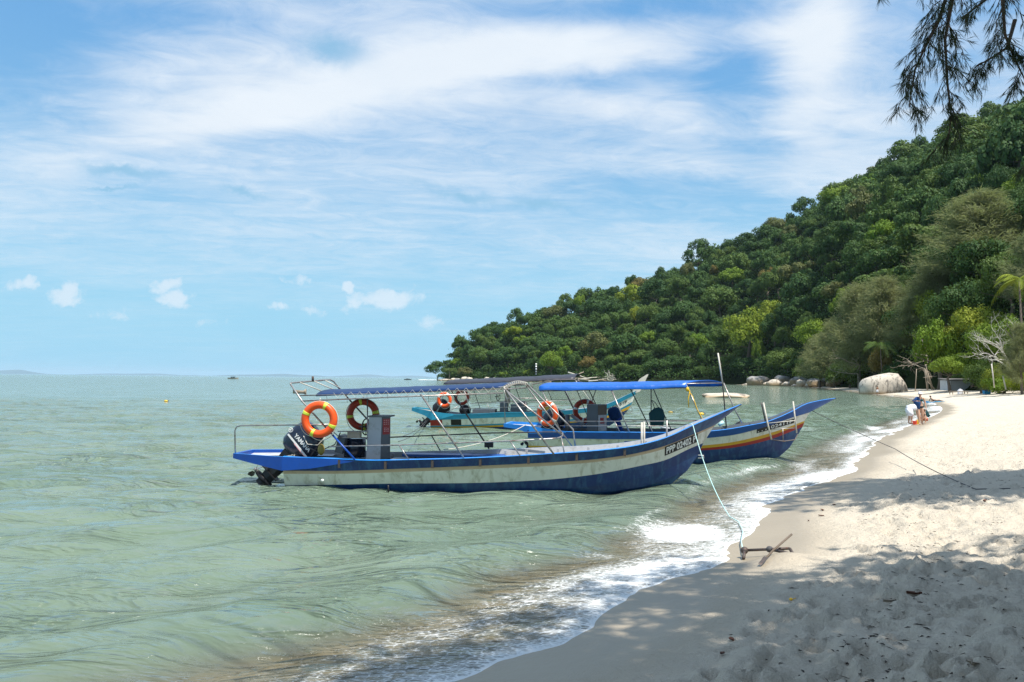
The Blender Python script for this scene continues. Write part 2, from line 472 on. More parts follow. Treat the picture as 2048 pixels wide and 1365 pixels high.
# ------------------------------------------------------------------ mesh helpers
def np_mesh(name, verts, faces, smooth=False, mats=None, midx=None):
    me = bpy.data.meshes.new(name)
    verts = np.asarray(verts, dtype=np.float32).reshape(-1, 3)
    faces = np.asarray(faces, dtype=np.int32)
    k = faces.shape[1]
    me.vertices.add(len(verts))
    me.vertices.foreach_set('co', verts.ravel())
    me.loops.add(faces.size)
    me.loops.foreach_set('vertex_index', faces.ravel())
    me.polygons.add(len(faces))
    me.polygons.foreach_set('loop_start', np.arange(0, faces.size, k, dtype=np.int32))
    me.polygons.foreach_set('loop_total', np.full(len(faces), k, dtype=np.int32))
    me.polygons.foreach_set('use_smooth', np.full(len(faces), smooth, dtype=bool))
    for m in (mats or []):
        me.materials.append(m)
    if midx is not None:
        me.polygons.foreach_set('material_index', np.asarray(midx, dtype=np.int32))
    me.update(calc_edges=True)
    return me


class MB:
    """collects shapes into one mesh"""

    def __init__(s):
        s.v, s.f, s.mi, s.sm = [], [], [], []

    def add(s, vs, fs, mi=0, smooth=False):
        b = len(s.v)
        s.v += [tuple(v) for v in vs]
        for f in fs:
            s.f.append(tuple(i + b for i in f))
            s.mi.append(mi)
            s.sm.append(smooth)

    def box(s, c, size, rot=None, mi=0, taper=1.0, bevel=0.0):
        hx, hy, hz = (x / 2 for x in size)
        vs = []
        for z, k in ((-hz, 1.0), (hz, taper)):
            for x, y in ((-hx, -hy), (hx, -hy), (hx, hy), (-hx, hy)):
                vs.append(Vector((x * k, y * k, z)))
        if rot is not None:
            vs = [rot @ v for v in vs]
        vs = [v + Vector(c) for v in vs]
        s.add(vs, [(3, 2, 1, 0), (4, 5, 6, 7), (0, 1, 5, 4), (1, 2, 6, 5), (2, 3, 7, 6), (3, 0, 4, 7)], mi)

    def tube(s, pts, r, n=7, mi=0, r2=None, cap=True):
        pts = [Vector(p) for p in pts]
        k = len(pts)
        if callable(r):
            rad = [r(i / max(1, k - 1)) for i in range(k)]
        else:
            e = r if r2 is None else r2
            rad = [r + (e - r) * i / max(1, k - 1) for i in range(k)]
        t0 = (pts[1] - pts[0]).normalized()
        ref = Vector((0, 0, 1)) if abs(t0.z) < 0.9 else Vector((1, 0, 0))
        u = t0.cross(ref).normalized()
        vs = []
        for i, p in enumerate(pts):
            a = pts[min(i + 1, k - 1)] - pts[max(i - 1, 0)]
            t = a.normalized() if a.length > 1e-9 else t0
            u = (u - t * u.dot(t)).normalized()
            w = t.cross(u)
            for j in range(n):
                an = 2 * math.pi * j / n
                vs.append(p + (u * math.cos(an) + w * math.sin(an)) * rad[i])
        fs = [(i * n + j, i * n + (j + 1) % n, (i + 1) * n + (j + 1) % n, (i + 1) * n + j) for i in range(k - 1) for j in range(n)]
        s.add(vs, fs, mi, True)
        if cap:
            b = len(s.v) - k * n
            s.f.append(tuple(b + j for j in reversed(range(n))))
            s.f.append(tuple(b + (k - 1) * n + j for j in range(n)))
            s.mi += [mi, mi]
            s.sm += [False, False]

    def loft(s, rings, mi=0, smooth=True, closed=True, caps=True):
        n = len(rings[0])
        vs = [v for r in rings for v in r]
        fs = []
        for i in range(len(rings) - 1):
            for j in range(n if closed else n - 1):
                fs.append((i * n + j, i * n + (j + 1) % n, (i + 1) * n + (j + 1) % n, (i + 1) * n + j))
        s.add(vs, fs, mi, smooth)
        if caps:
            b = len(s.v) - len(vs)
            s.f.append(tuple(b + j for j in reversed(range(n))))
            s.f.append(tuple(b + (len(rings) - 1) * n + j for j in range(n)))
            s.mi += [mi, mi]
            s.sm += [False, False]

    def sphere(s, c, rad, nu=10, nv=7, mi=0, rot=None):
        rx, ry, rz = rad if isinstance(rad, (tuple, list)) else (rad,) * 3
        rings = []
        for i in range(nv + 1):
            th = math.pi * (0.02 + 0.96 * i / nv)
            ring = []
            for j in range(nu):
                ph = 2 * math.pi * j / nu
                v = Vector((rx * math.sin(th) * math.cos(ph), ry * math.sin(th) * math.sin(ph), -rz * math.cos(th)))
                if rot is not None:
                    v = rot @ v
                ring.append(v + Vector(c))
            rings.append(ring)
        s.loft(rings, mi)

    def torus(s, R0, r0, a0=0, a1=2 * math.pi, nu=40, nv=12, mi=0):
        full = abs(a1 - a0 - 2 * math.pi) < 1e-6
        rings = []
        for i in range(nu + (0 if full else 1)):
            a = a0 + (a1 - a0) * i / nu
            rings.append([Vector(((R0 + r0 * math.cos(b)) * math.cos(a), r0 * math.sin(b), (R0 + r0 * math.cos(b)) * math.sin(a))) for b in [2 * math.pi * j / nv for j in range(nv)]])
        if full:
            rings.append(rings[0])
        s.loft(rings, mi, True, True, not full)

    def build(s, name, mats, parent=None, loc=None, rot=None, scale=None):
        me = bpy.data.meshes.new(name)
        me.from_pydata(s.v, [], s.f)
        for m in (mats if isinstance(mats, (list, tuple)) else [mats]):
            me.materials.append(m)
        me.polygons.foreach_set('material_index', s.mi)
        me.polygons.foreach_set('use_smooth', s.sm)
        me.update()
        return link(name, me, parent, loc, rot, scale)


def link(name, me, parent=None, loc=None, rot=None, scale=None):
    o = bpy.data.objects.new(name, me)
    COL.objects.link(o)
    if parent is not None:
        o.parent = parent
    if loc is not None:
        o.location = loc
    if rot is not None:
        o.rotation_euler = rot
    if scale is not None:
        o.scale = scale if isinstance(scale, (tuple, list)) else (scale,) * 3
    return o


def tag(o, label=None, cat=None, group=None, kind=None):
    for k, v in (('label', label), ('category', cat), ('group', group), ('kind', kind)):
        if v:
            o[k] = v
    return o


def empty(name, loc=(0, 0, 0), rz=0.0, parent=None):
    o = bpy.data.objects.new(name, None)
    COL.objects.link(o)
    o.location = loc
    o.rotation_euler = (0, 0, rz)
    o.empty_display_size = 0.2
    if parent is not None:
        o.parent = parent
    return o


def copy_thing(src, loc, rz=0.0, scale=None):
    c = src.copy()
    COL.objects.link(c)
    c.location = loc
    c.rotation_euler = (0, 0, rz)
    if scale is not None:
        c.scale = scale
    for ch in src.children:
        k = ch.copy()
        COL.objects.link(k)
        k.parent = c
        for g in ch.children:
            q = g.copy()
            COL.objects.link(q)
            q.parent = k
    return c


def tube_part(name, pts, r, mat, parent, n=7, r2=None, label=None):
    b = MB()
    b.tube(pts, r, n, r2=r2)
    o = b.build(name, mat, parent)
    if label:
        o['label'] = label
    return o


def text_mesh(txt, size, bold=0.0, squeeze=1.0, depth=0.0):
    cu = bpy.data.curves.new('lettering', 'FONT')
    cu.body = txt
    cu.size = size
    cu.offset = bold
    cu.extrude = depth
    cu.align_x = 'CENTER'
    cu.align_y = 'CENTER'
    cu.resolution_u = 3
    o = bpy.data.objects.new('lettering', cu)
    COL.objects.link(o)
    dg = bpy.context.evaluated_depsgraph_get()
    me = bpy.data.meshes.new_from_object(o.evaluated_get(dg))
    bpy.data.objects.remove(o)
    bpy.data.curves.remove(cu)
    for v in me.vertices:
        v.co.x *= squeeze
    return me


def spline(tab, x):
    """smooth curve through a table of points"""
    xs = np.array([t[0] for t in tab], float)
    ys = np.array([t[1] for t in tab], float)
    m = np.gradient(ys, xs)
    x = np.clip(np.asarray(x, float), xs[0], xs[-1])
    i = np.clip(np.searchsorted(xs, x) - 1, 0, len(xs) - 2)
    h = xs[i + 1] - xs[i]
    t = (x - xs[i]) / h
    return ((2 * t**3 - 3 * t**2 + 1) * ys[i] + (t**3 - 2 * t**2 + t) * h * m[i] + (-2 * t**3 + 3 * t**2) * ys[i + 1] + (t**3 - t**2) * h * m[i + 1])


NTAB = rng.random((256, 256))


def vn(x, y, off=0):
    """smooth value noise, -1..1"""
    x = np.asarray(x, float) + off * 17.31
    y = np.asarray(y, float) + off * 9.77
    xi, yi = np.floor(x).astype(int), np.floor(y).astype(int)
    fx, fy_ = x - xi, y - yi
    fx, fy_ = fx * fx * (3 - 2 * fx), fy_ * fy_ * (3 - 2 * fy_)
    a, b = NTAB[xi % 256, yi % 256], NTAB[(xi + 1) % 256, yi % 256]
    c, d_ = NTAB[xi % 256, (yi + 1) % 256], NTAB[(xi + 1) % 256, (yi + 1) % 256]
    return ((a * (1 - fx) + b * fx) * (1 - fy_) + (c * (1 - fx) + d_ * fx) * fy_) * 2 - 1


def fbm(x, y, octs=4, off=0, gain=0.5):
    s_, a, f = 0, 1, 1
    for k in range(octs):
        s_ = s_ + a * vn(np.asarray(x) * f, np.asarray(y) * f, off + k)
        a *= gain
        f *= 2.03
    return s_


def sstep(x, a, b):
    t = np.clip((np.asarray(x, float) - a) / (b - a), 0, 1)
    return t * t * (3 - 2 * t)


RIGHT, UP, FWD = (CAM_M.to_3x3() @ Vector(v) for v in ((1, 0, 0), (0, 1, 0), (0, 0, -1)))


def bearing(px, py, Y):
    """a survey sighting from the camera: the place Y metres out along this line of sight"""
    v = FWD + RIGHT * ((px - 1024) / F_PX) - UP * ((py - 682.5) / F_PX)
    return Vector((0, 0, EYE)) + v * (Y / v.y)


def px_of(P):
    v = np.asarray(P, float) - np.array((0, 0, EYE))
    w = v @ np.array(FWD)
    return 1024 + F_PX * (v @ np.array(RIGHT)) / w, 682.5 - F_PX * (v @ np.array(UP)) / w, w


# ------------------------------------------------------------------ shoreline
SHORE = [(-40, -60), (-40, -25), (-14, -6), (-6, 0.6), (-2.3, 4.2), (-0.39, 5.88), (0.38, 6.71), (1.12, 7.82), (1.80, 8.79), (2.62, 9.72), (3.27, 10.98),
         (3.92, 12.75), (5.0, 14.9), (6.76, 17.52), (8.6, 20.1), (9.9, 22.8), (12.76, 28.06), (17.99, 37.0), (24.4, 47.1), (38.4, 71.2), (55.7, 110.0),
         (69.4, 154.5), (90, 220), (118, 322), (130, 388), (125, 440), (84, 482), (46, 542), (-10, 642), (-58, 694), (-72, 725), (-30, 800), (120, 900)]
LAND_CLOSE = [(900, 900), (900, -60)]


def smooth_poly(pts, k):
    pts = np.array(pts, float)
    out_ = []
    for i in range(len(pts) - 1):
        p0, p1, p2, p3 = pts[max(i - 1, 0)], pts[i], pts[i + 1], pts[min(i + 2, len(pts) - 1)]
        for t in np.linspace(0, 1, k, endpoint=False):
            out_.append(0.5 * ((2 * p1) + (-p0 + p2) * t + (2 * p0 - 5 * p1 + 4 * p2 - p3) * t * t + (-p0 + 3 * p1 - 3 * p2 + p3) * t**3))
    out_.append(pts[-1])
    return np.array(out_)


SH = smooth_poly(SHORE, 5)
POLY = np.vstack([SH, LAND_CLOSE])


def shore_dist(X, Y):
    """signed distance to the waterline, + inland, and the run along the shore"""
    X, Y = np.asarray(X, float), np.asarray(Y, float)
    best = np.full(X.shape, 1e12)
    run = np.zeros(X.shape)
    acc = 0.0
    for i in range(len(SH) - 1):
        a, b = SH[i], SH[i + 1]
        e = b - a
        L2 = e @ e
        t = np.clip(((X - a[0]) * e[0] + (Y - a[1]) * e[1]) / L2, 0, 1)
        d2 = (X - a[0] - t * e[0])**2 + (Y - a[1] - t * e[1])**2
        w = d2 < best
        best = np.where(w, d2, best)
        run = np.where(w, acc + t * math.sqrt(L2), run)
        acc += math.sqrt(L2)
    ins = np.zeros(X.shape, bool)
    n = len(POLY)
    for i in range(n):
        a, b = POLY[i], POLY[(i + 1) % n]
        if a[1] == b[1]:
            continue
        c = ((a[1] > Y) != (b[1] > Y)) & (X < (b[0] - a[0]) * (Y - a[1]) / (b[1] - a[1]) + a[0])
        ins ^= c
    return np.where(ins, 1, -1) * np.sqrt(best), run


def lobes(run, near):
    """the scalloped edge of the last wave on the sand"""
    return near * (0.17 * vn(run * 0.75, run * 0 + 3.3) + 0.10 * vn(run * 2.1, run * 0 + 8.1) + 0.035 * vn(run * 6.0, run * 0 + 1.7))


def beach_profile(d):
    return np.where(d < 0, np.maximum(0.05 + 0.085 * d, np.maximum(-0.32 + 0.045 * d, -3.0)),
                    0.05 + 0.118 * np.minimum(d, 5) + 0.098 * np.clip(d - 5, 0, 9) + 0.047 * np.clip(d - 14, 0, 9))


def sand_base(X, Y):
    d, run = shore_dist(X, Y)
    z = beach_profile(d)
    far = sstep(Y, 150, 260)
    z = np.where(d > 0, z * (1 - 0.35 * far), z)
    return d, run, z


def ground_at(x, y):
    d, run, z = sand_base(np.array([x]), np.array([y]))
    return float(z[0])


# ------------------------------------------------------------------ beach
def make_beach():
    ys = list(np.arange(-5, 3, 0.16))
    y = 3.0
    while y < 60:
        ys.append(y)
        y *= 1.0085 if y > 5 else 1.0075
    while y < 470:
        ys.append(y)
        y *= 1.03
    ys = np.array(ys)
    us = np.linspace(-0.62, 1.0, 600)
    Wd = np.maximum(ys, 0) * 0.95 + 8.5
    X = us[None, :] * Wd[:, None]
    Y = np.repeat(ys[:, None], len(us), 1)
    d, run, z = sand_base(X, Y)
    near = 1 - sstep(Y, 30, 90)
    dry = sstep(d, 0.6, 1.9) * (1 - 0.6 * sstep(Y, 60, 120))
    z = z + dry * (0.045 * fbm(X * 0.8, Y * 0.8, 3, 3) + 0.030 * fbm(X * 2.4, Y * 2.4, 3, 9) + near * 0.022 * fbm(X * 6.5, Y * 6.5, 3, 5) + near * 0.011 * vn(X * 15, Y * 15, 8))
    z = z + (1 - dry) * sstep(d, 0.0, 0.6) * 0.010 * fbm(X * 1.5, Y * 1.5, 2, 14)
    # footprints: trodden hollows with pushed-up rims
    FY = 3.2 + 30 * rng.random(2900)**2.0
    FX = -1.0 + rng.random(2900) * (0.72 * FY + 3.0)
    FD = sand_base(FX, FY)[0]
    for fx, fy_, dd in zip(FX, FY, FD):
        if dd < 1.35:
            continue
        ang = random.uniform(0, math.pi)
        la, lb = random.uniform(0.08, 0.17), random.uniform(0.045, 0.09)
        dep = random.uniform(0.022, 0.058)
        r0, r1 = np.searchsorted(ys, (fy_ - 0.6, fy_ + 0.6))
        XX, YY = X[r0:r1] - fx, Y[r0:r1] - fy_
        p = (XX * math.cos(ang) + YY * math.sin(ang)) / la
        q = (-XX * math.sin(ang) + YY * math.cos(ang)) / lb
        r2 = p * p + q * q
        z[r0:r1] += -dep * np.exp(-r2 * r2 * 0.8) + dep * 0.55 * np.exp(-(np.sqrt(r2) - 1.65)**2 * 3.0)
    # the anchor's sand mound
    z += 0.10 * np.exp(-((X - 3.25)**2 / 0.10 + (Y - 9.55)**2 / 0.06))
    wet = 1 - sstep(d + 0.25 * vn(run * 0.5, run * 0 + 5), 0.40, 1.35)
    n0, n1_ = X.shape
    verts = np.stack([X, Y, z], -1).reshape(-1, 3)
    idx = np.arange(n0 * n1_).reshape(n0, n1_)
    faces = np.stack([idx[:-1, :-1], idx[:-1, 1:], idx[1:, 1:], idx[1:, :-1]], -1).reshape(-1, 4)
    dq = d.ravel()[faces].max(1)
    faces = faces[dq > -14]
    me = np_mesh('beach', verts, faces, True, [M['sand']])
    at = me.attributes.new('wet', 'FLOAT', 'POINT')
    at.data.foreach_set('value', wet.ravel().astype(np.float32))
    return tag(link('beach', me), kind='structure')


make_beach()


# ------------------------------------------------------------------ sea
def make_sea():
    ys = [2.6]
    while ys[-1] < 75:
        ys.append(ys[-1] * 1.0085)
    while ys[-1] < 40000:
        ys.append(ys[-1] * 1.05)
    ys = np.array(ys)
    us = np.linspace(-1.0, 0.85, 560)
    X = us[None, :] * (ys * 0.95 + 3.5)[:, None]
    Y = np.repeat(ys[:, None], len(us), 1)
    d, run, sand = sand_base(X, Y)
    near = 1 - sstep(Y, 25, 60)
    de = d - lobes(run, near)
    o = -de
    z = np.zeros(X.shape)
    fade = 1 - sstep(Y, 45, 110)
    # wind chop from the open bay
    g = np.random.default_rng(5)
    for k in range(26):
        wl = 0.55 * (1.16**k) if k < 14 else g.uniform(0.5, 2.6)
        th = math.atan2(-0.88, 0.48) + g.normal(0, 0.48)
        kx, ky = math.cos(th) * 2 * math.pi / wl, math.sin(th) * 2 * math.pi / wl
        ph = g.uniform(0, 6.28) + 0.9 * vn(X * 0.35, Y * 0.35, k)
        s_ = np.sin(kx * X + ky * Y + ph)
        z += 0.0125 * wl**0.75 * (2.2 * np.exp(1.5 * (s_ - 1)) - 0.9) * (0.55 + 0.6 * vn(X * 0.25 / wl + 3, Y * 0.25 / wl, k + 7))
    z *= 0.30 + 0.70 * sstep(o, 0.6, 5)
    # swells that follow the shore
    o1 = o - 0.35 * vn(run * 0.22, run * 0 + 2.2) - 0.10 * vn(run * 0.9, run * 0 + 6)
    hmod = 0.75 + 0.45 * vn(run * 0.16, run * 0 + 4.0)
    for oc, h, wf, wb in ((2.35, 0.165, 0.42, 1.0), (5.0, 0.12, 0.7, 1.2), (8.0, 0.055, 1.2, 1.4), (11.5, 0.05, 1.6, 1.8), (16, 0.045, 2, 2.2)):
        e = o1 - oc
        z += h * hmod * np.exp(-(e / np.where(e < 0, wf, wb))**2)
        z -= h * 0.25 * np.exp(-((e + 2.0 * wf) / wf)**2)
    z = z * fade
    z = np.where(Y > 110, 0.0, z)
    film = sand + 0.016 + 0.006 * vn(X * 3, Y * 3, 2) * near
    kk = sstep(o, 0.0, 0.16)
    swash = (sand - 0.004) * (1 - kk) + film * kk
    swash = np.where(o < 0, sand - 0.02 - 0.3 * np.clip(-o, 0, 3), swash)
    z = np.where(o < 0, swash, np.maximum(z, swash))
    depth = np.maximum(z - sand, 0)
    murk = 1 - np.exp(-depth * 11)
    murk = np.where(o < 0.02, 0, murk)
    # froth
    streak = 0.5 + 0.5 * vn(run * 0.35, o * 1.3, 21)
    fo = 1.3 * np.exp(-(np.clip(o, 0, 9) / 0.085)**2)
    fo = np.maximum(fo, (0.47 + 0.26 * streak) * np.exp(-(np.clip(o - 0.4, 0, 9) / 1.6)**2))
    heavy = np.exp(-(((X - 2.6) / 1.1)**2 + ((Y - 11.9) / 1.5)**2))
    fo = np.maximum(fo, 0.78 * heavy * (o > 0))
    fo = np.maximum(fo, 0.52 * np.exp(-(((X - 1.2) / 0.8)**2 + ((Y - 10.4) / 0.5)**2)))
    crest = np.exp(-((o1 - 2.0) / 0.25)**2) * sstep(Y, 9, 13) * (1 - sstep(Y, 24, 30))
    fo = np.maximum(fo, 0.52 * crest * (0.6 + 0.5 * streak))
    surf = sstep(Y, 15, 21) * np.exp(-((o - 1.2) / 1.1)**2) * (1 - 0.35 * sstep(Y, 60, 90))
    fo = np.maximum(fo, (0.42 + 0.26 * streak) * surf)
    fo = np.where(o < -0.01, 0, fo)
    # a child's height of broken water where the boulder meets the sea
    idx = np.arange(X.size).reshape(X.shape)
    faces = np.stack([idx[:-1, :-1], idx[:-1, 1:], idx[1:, 1:], idx[1:, :-1]], -1).reshape(-1, 4)
    keep = o.ravel()[faces].max(1) > -0.25
    me = np_mesh('sea', np.stack([X, Y, z], -1), faces[keep], True, [M['water']])
    for nm, a in (('murk', murk), ('foam', fo)):
        at = me.attributes.new(nm, 'FLOAT', 'POINT')
        at.data.foreach_set('value', a.ravel().astype(np.float32))
    return tag(link('sea', me), kind='structure')


make_sea()

# ------------------------------------------------------------------ hill
# surveyed columns: sighting, distance to the foot, height of the foot, distance to the ridge, sighting of the tree tops on it
HILLTAB = [(868, 705, -1.5, 712, 757), (890, 700, 0.5, 722, 728), (905, 690, 0.9, 730, 692), (925, 676, 1, 738, 664), (984, 648, 1, 745, 643), (1050, 606, 1, 745, 622), (1092, 580, 1, 742, 608), (1177, 535, 1.2, 735, 588),
           (1261, 498, 1.2, 728, 570), (1328, 476, 1.2, 720, 542), (1400, 458, 1.2, 708, 509), (1480, 446, 1.2, 692, 474), (1545, 398, 1.2, 672, 447), (1620, 330, 1.3, 650, 412),
           (1690, 252, 1.4, 626, 374), (1760, 192, 1.6, 600, 336), (1850, 152, 1.8, 570, 297), (1950, 122, 1.9, 540, 255), (2048, 103, 1.9, 515, 205), (2200, 84, 1.9, 485, 160), (2450, 64, 1.9, 450, 120), (2800, 48, 1.9, 420, 100)]
HB = np.array(HILLTAB, float)


def hill_point(px, s):
    """s: 0 foot of the slope, 1 ridge, beyond 1 the back"""
    px = np.asarray(px, float)
    s = np.asarray(s, float)
    yb, zb, yr, pyr = (np.interp(px, HB[:, 0], HB[:, k]) for k in (1, 2, 3, 4))
    a = (px - 1024) / F_PX
    hor = 757.6 + 0.00925 * (px - 1024)
    zr = np.maximum(EYE + (hor - pyr) / F_PX * yr - 13.0, zb + 1.0)
    Yq = yb + (yr - yb) * s
    prof = np.where(s < 0, s * 0.5, np.where(s <= 1, 0.62 * s + 0.38 * np.sin(np.clip(s, 0, 1) * math.pi / 2)**1.3, 1 - 0.9 * (s - 1)))
    z = zb + (zr - zb) * prof
    z = z + 2.5 * fbm(a * Yq * 0.02, Yq * 0.02, 3, 31) * np.clip(s * 4, 0, 1)
    return a * Yq, Yq, z


def make_hill():
    pxs = np.concatenate([np.linspace(868, 905, 8)[:-1], np.linspace(905, 2800, 150)])
    ss_ = np.linspace(-0.04, 1.5, 44)
    P, Q = np.meshgrid(pxs, ss_)
    X, Y, Z = hill_point(P, Q)
    idx = np.arange(X.size).reshape(X.shape)
    faces = np.stack([idx[:-1, :-1], idx[:-1, 1:], idx[1:, 1:], idx[1:, :-1]], -1).reshape(-1, 4)
    return tag(link('hill', np_mesh('hill', np.stack([X, Y, Z], -1), faces, True, [M['soil']])), kind='structure')


make_hill()

# faint hills beyond the strait
for px0, px1, Yd, hmax, sd in ((-60, 110, 26000, 170, 1), (150, 420, 31000, 120, 4), (430, 660, 28000, 180, 7), (640, 880, 34000, 150, 11)):
    n_ = 40
    row0, row1, row2 = [], [], []
    for i in range(n_ + 1):
        t = i / n_
        px = px0 + (px1 - px0) * t
        env = math.sin(math.pi * t)**0.8
        h = hmax * env * (0.55 + 0.45 * float(vn(t * 5.0, sd * 3.1))) + 0.5
        x = (px - 1024) / F_PX * Yd
        row0.append((x, Yd - 900, -2))
        row1.append((x, Yd, h))
        row2.append((x, Yd + 1200, -2))
    v = row0 + row1 + row2
    k = n_ + 1
    f = [(r * k + i, r * k + i + 1, (r + 1) * k + i + 1, (r + 1) * k + i) for r in range(2) for i in range(n_)]
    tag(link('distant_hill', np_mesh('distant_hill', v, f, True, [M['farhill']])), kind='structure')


# ------------------------------------------------------------------ trees
def quads_from(C, Dr, Sd, L, Wd):
    """leaf blades: centre, blade direction, side direction, length, width"""
    a, b = Dr * (L / 2)[:, None], Sd * (Wd / 2)[:, None]
    v = np.stack([C - a - b * 0.6, C - a * 0.2 + b * -1.0, C + a, C - a * 0.2 + b], 1)
    v = np.stack([C - a, C + b, C + a, C - b], 1)
    n = len(C)
    return v.reshape(-1, 3), np.arange(4 * n).reshape(n, 4)


def unit(v):
    return v / np.maximum(np.linalg.norm(v, axis=-1, keepdims=True), 1e-9)


def leaf_cloud(g, lobes_, n, size, up=0.35, inner=0.25):
    """leaves spread through the outer part of a set of lobes (centre, radii)"""
    w = np.array([l[1][0] * l[1][1] for l in lobes_])
    k = g.choice(len(lobes_), n, p=w / w.sum())
    c = np.array([l[0] for l in lobes_])[k]
    r = np.array([l[1] for l in lobes_])[k]
    dr = unit(g.normal(size=(n, 3)) + np.array((0, 0, up)))
    rr = 1 - inner * g.random(n)**1.6 + 0.10 * g.normal(size=n)
    P = c + dr * r * rr[:, None]
    nrm = unit(dr + 0.33 * g.normal(size=(n, 3)) + np.array((0, 0, 0.12)))
    t = unit(np.cross(nrm, g.normal(size=(n, 3))))
    s_ = np.cross(nrm, t)
    L = size * g.uniform(0.65, 1.35, n)
    return quads_from(P, t, s_, L, L * g.uniform(0.55, 0.85, n))


def crown_lobes(g, nl, flat=0.75, spread=0.62, lo=0.30, hi=0.46):
    out_ = []
    for i in range(nl):
        a = 2.4 * i + g.uniform(-0.4, 0.4)
        rad = spread * math.sqrt((i + 0.4) / nl)
        rr = g.uniform(lo, hi)
        z = flat * (0.55 * (1 - rad**2)) + g.uniform(-0.14, 0.14)
        out_.append((np.array((math.cos(a) * rad, math.sin(a) * rad, z)), np.array((rr, rr, rr * g.uniform(0.62, 0.85)))))
    return out_


def crown_mesh(seed, nl, n, size, flat=0.75, spread=0.62, lo=0.30, hi=0.46, **kw):
    g = np.random.default_rng(seed)
    v, f = leaf_cloud(g, crown_lobes(g, nl, flat, spread, lo, hi), n, size, **kw)
    return np_mesh('crown', v, f)


def trunk_mesh(seed, h=1.0, r=0.03, limbs=4, reach=0.4):
    g = random.Random(seed)
    b = MB()
    pts = [Vector((0, 0, -0.06)), Vector((g.uniform(-.02, .02), g.uniform(-.02, .02), h * 0.35)), Vector((g.uniform(-.05, .05), g.uniform(-.05, .05), h * 0.7)), Vector((g.uniform(-.07, .07), g.uniform(-.07, .07), h))]
    b.tube(pts, r, 6, r2=r * 0.4)
    for i in range(limbs):
        a = g.uniform(0, 6.28)
        p = pts[1].lerp(pts[3], g.uniform(0.35, 0.95))
        q = p + Vector((math.cos(a) * reach, math.sin(a) * reach, g.uniform(0.15, 0.4)))
        b.tube([p, p.lerp(q, 0.5) + Vector((0, 0, -0.03)), q], r * 0.45, 5, r2=r * 0.12)
    me = bpy.data.meshes.new('trunk')
    me.from_pydata(b.v, [], b.f)
    me.materials.append(M['bark'])
    me.update()
    return me


# unit crowns: radius about 1, foot of the crown near z = 0
CROWN = [crown_mesh(100 + i, (15, 10, 26, 9, 20, 11)[i], (3400, 2600, 4200, 2600, 3400, 2600)[i], 0.085, (0.95, 1.35, 0.75, 1.6, 1.0, 0.5)[i], (0.70, 0.72, 0.76, 0.50, 0.70, 0.86)[i], (0.24, 0.20, 0.15, 0.24, 0.18, 0.18)[i], (0.36, 0.36, 0.28, 0.36, 0.40, 0.30)[i]) for i in range(6)]
FINE = [crown_mesh(160 + i, 22, 7000, 0.050, (0.95, 0.8, 1.1)[i], 0.72, 0.20, 0.34) for i in range(3)]
CROWN_DIM = crown_mesh(140, 9, 900, 0.10, 0.7, 0.7, 0.14, 0.24)          # thin, see-through crown
TRUNK = [trunk_mesh(200 + i, 0.95, 0.035, 4, 0.35) for i in range(3)]


def feather_mesh(seed, n_br, per, L, wd, cone=0.75, droop=0.35):
    """a she-oak crown: upswept branches carrying sheaves of fine hanging needles; unit height"""
    g = np.random.default_rng(seed)
    Cs, Ds = [], []
    for i in range(n_br):
        t = g.uniform(0.16, 1.0)
        a = g.uniform(0, 6.283)
        reach = (0.36 * (1 - t)**cone + 0.05) * g.uniform(0.6, 1.15)
        base = np.array((0, 0, t * 0.93))
        tip = base + np.array((math.cos(a) * reach, math.sin(a) * reach, reach * g.uniform(0.15, 0.75)))
        m_ = int(per * (0.5 + reach * 2))
        u = g.uniform(0.25, 1.05, m_)
        P = base + (tip - base) * u[:, None] + g.normal(size=(m_, 3)) * 0.022
        D = unit((tip - base)[None, :] * g.uniform(0.2, 1.2, (m_, 1)) / max(reach, .05) + g.normal(size=(m_, 3)) * 0.45 + np.array((0, 0, -droop)))
        Cs.append(P)
        Ds.append(D)
    C, D = np.vstack(Cs), np.vstack(Ds)
    n = len(C)
    s_ = unit(np.cross(D, g.normal(size=(n, 3))))
    v, f = quads_from(C + D * L * 0.4, D, s_, L * g.uniform(0.6, 1.4, n), np.full(n, wd))
    return np_mesh('crown', v, f)


FEATHER = [feather_mesh(300 + i, 230, 120, 0.050, 0.0042) for i in range(3)]


def tree(name, label, cat, group, loc, crown_me, mat, rad, height, lift, trunk_me, rz=None, crown_kind='crown'):
    """trunk from the ground to the crown; the crown is scaled to its radius"""
    t = empty(name, loc, random.uniform(0, 6.28) if rz is None else rz)
    tag(t, label, cat, group)
    k = link(crown_kind, crown_me, t, (0, 0, height * lift), None, (rad, rad, max(rad * 0.8, height * (1 - lift) / 1.1)))
    if not crown_me.materials:
        crown_me.materials.append(M['leaf_mid'])
    k.material_slots[0].link = 'OBJECT'
    k.material_slots[0].material = mat
    w = max(1.0, height / 9.0)
    link('trunk', trunk_me, t, (0, 0, 0), None, (w * 8, w * 8, height * (lift + 0.12)))
    return t


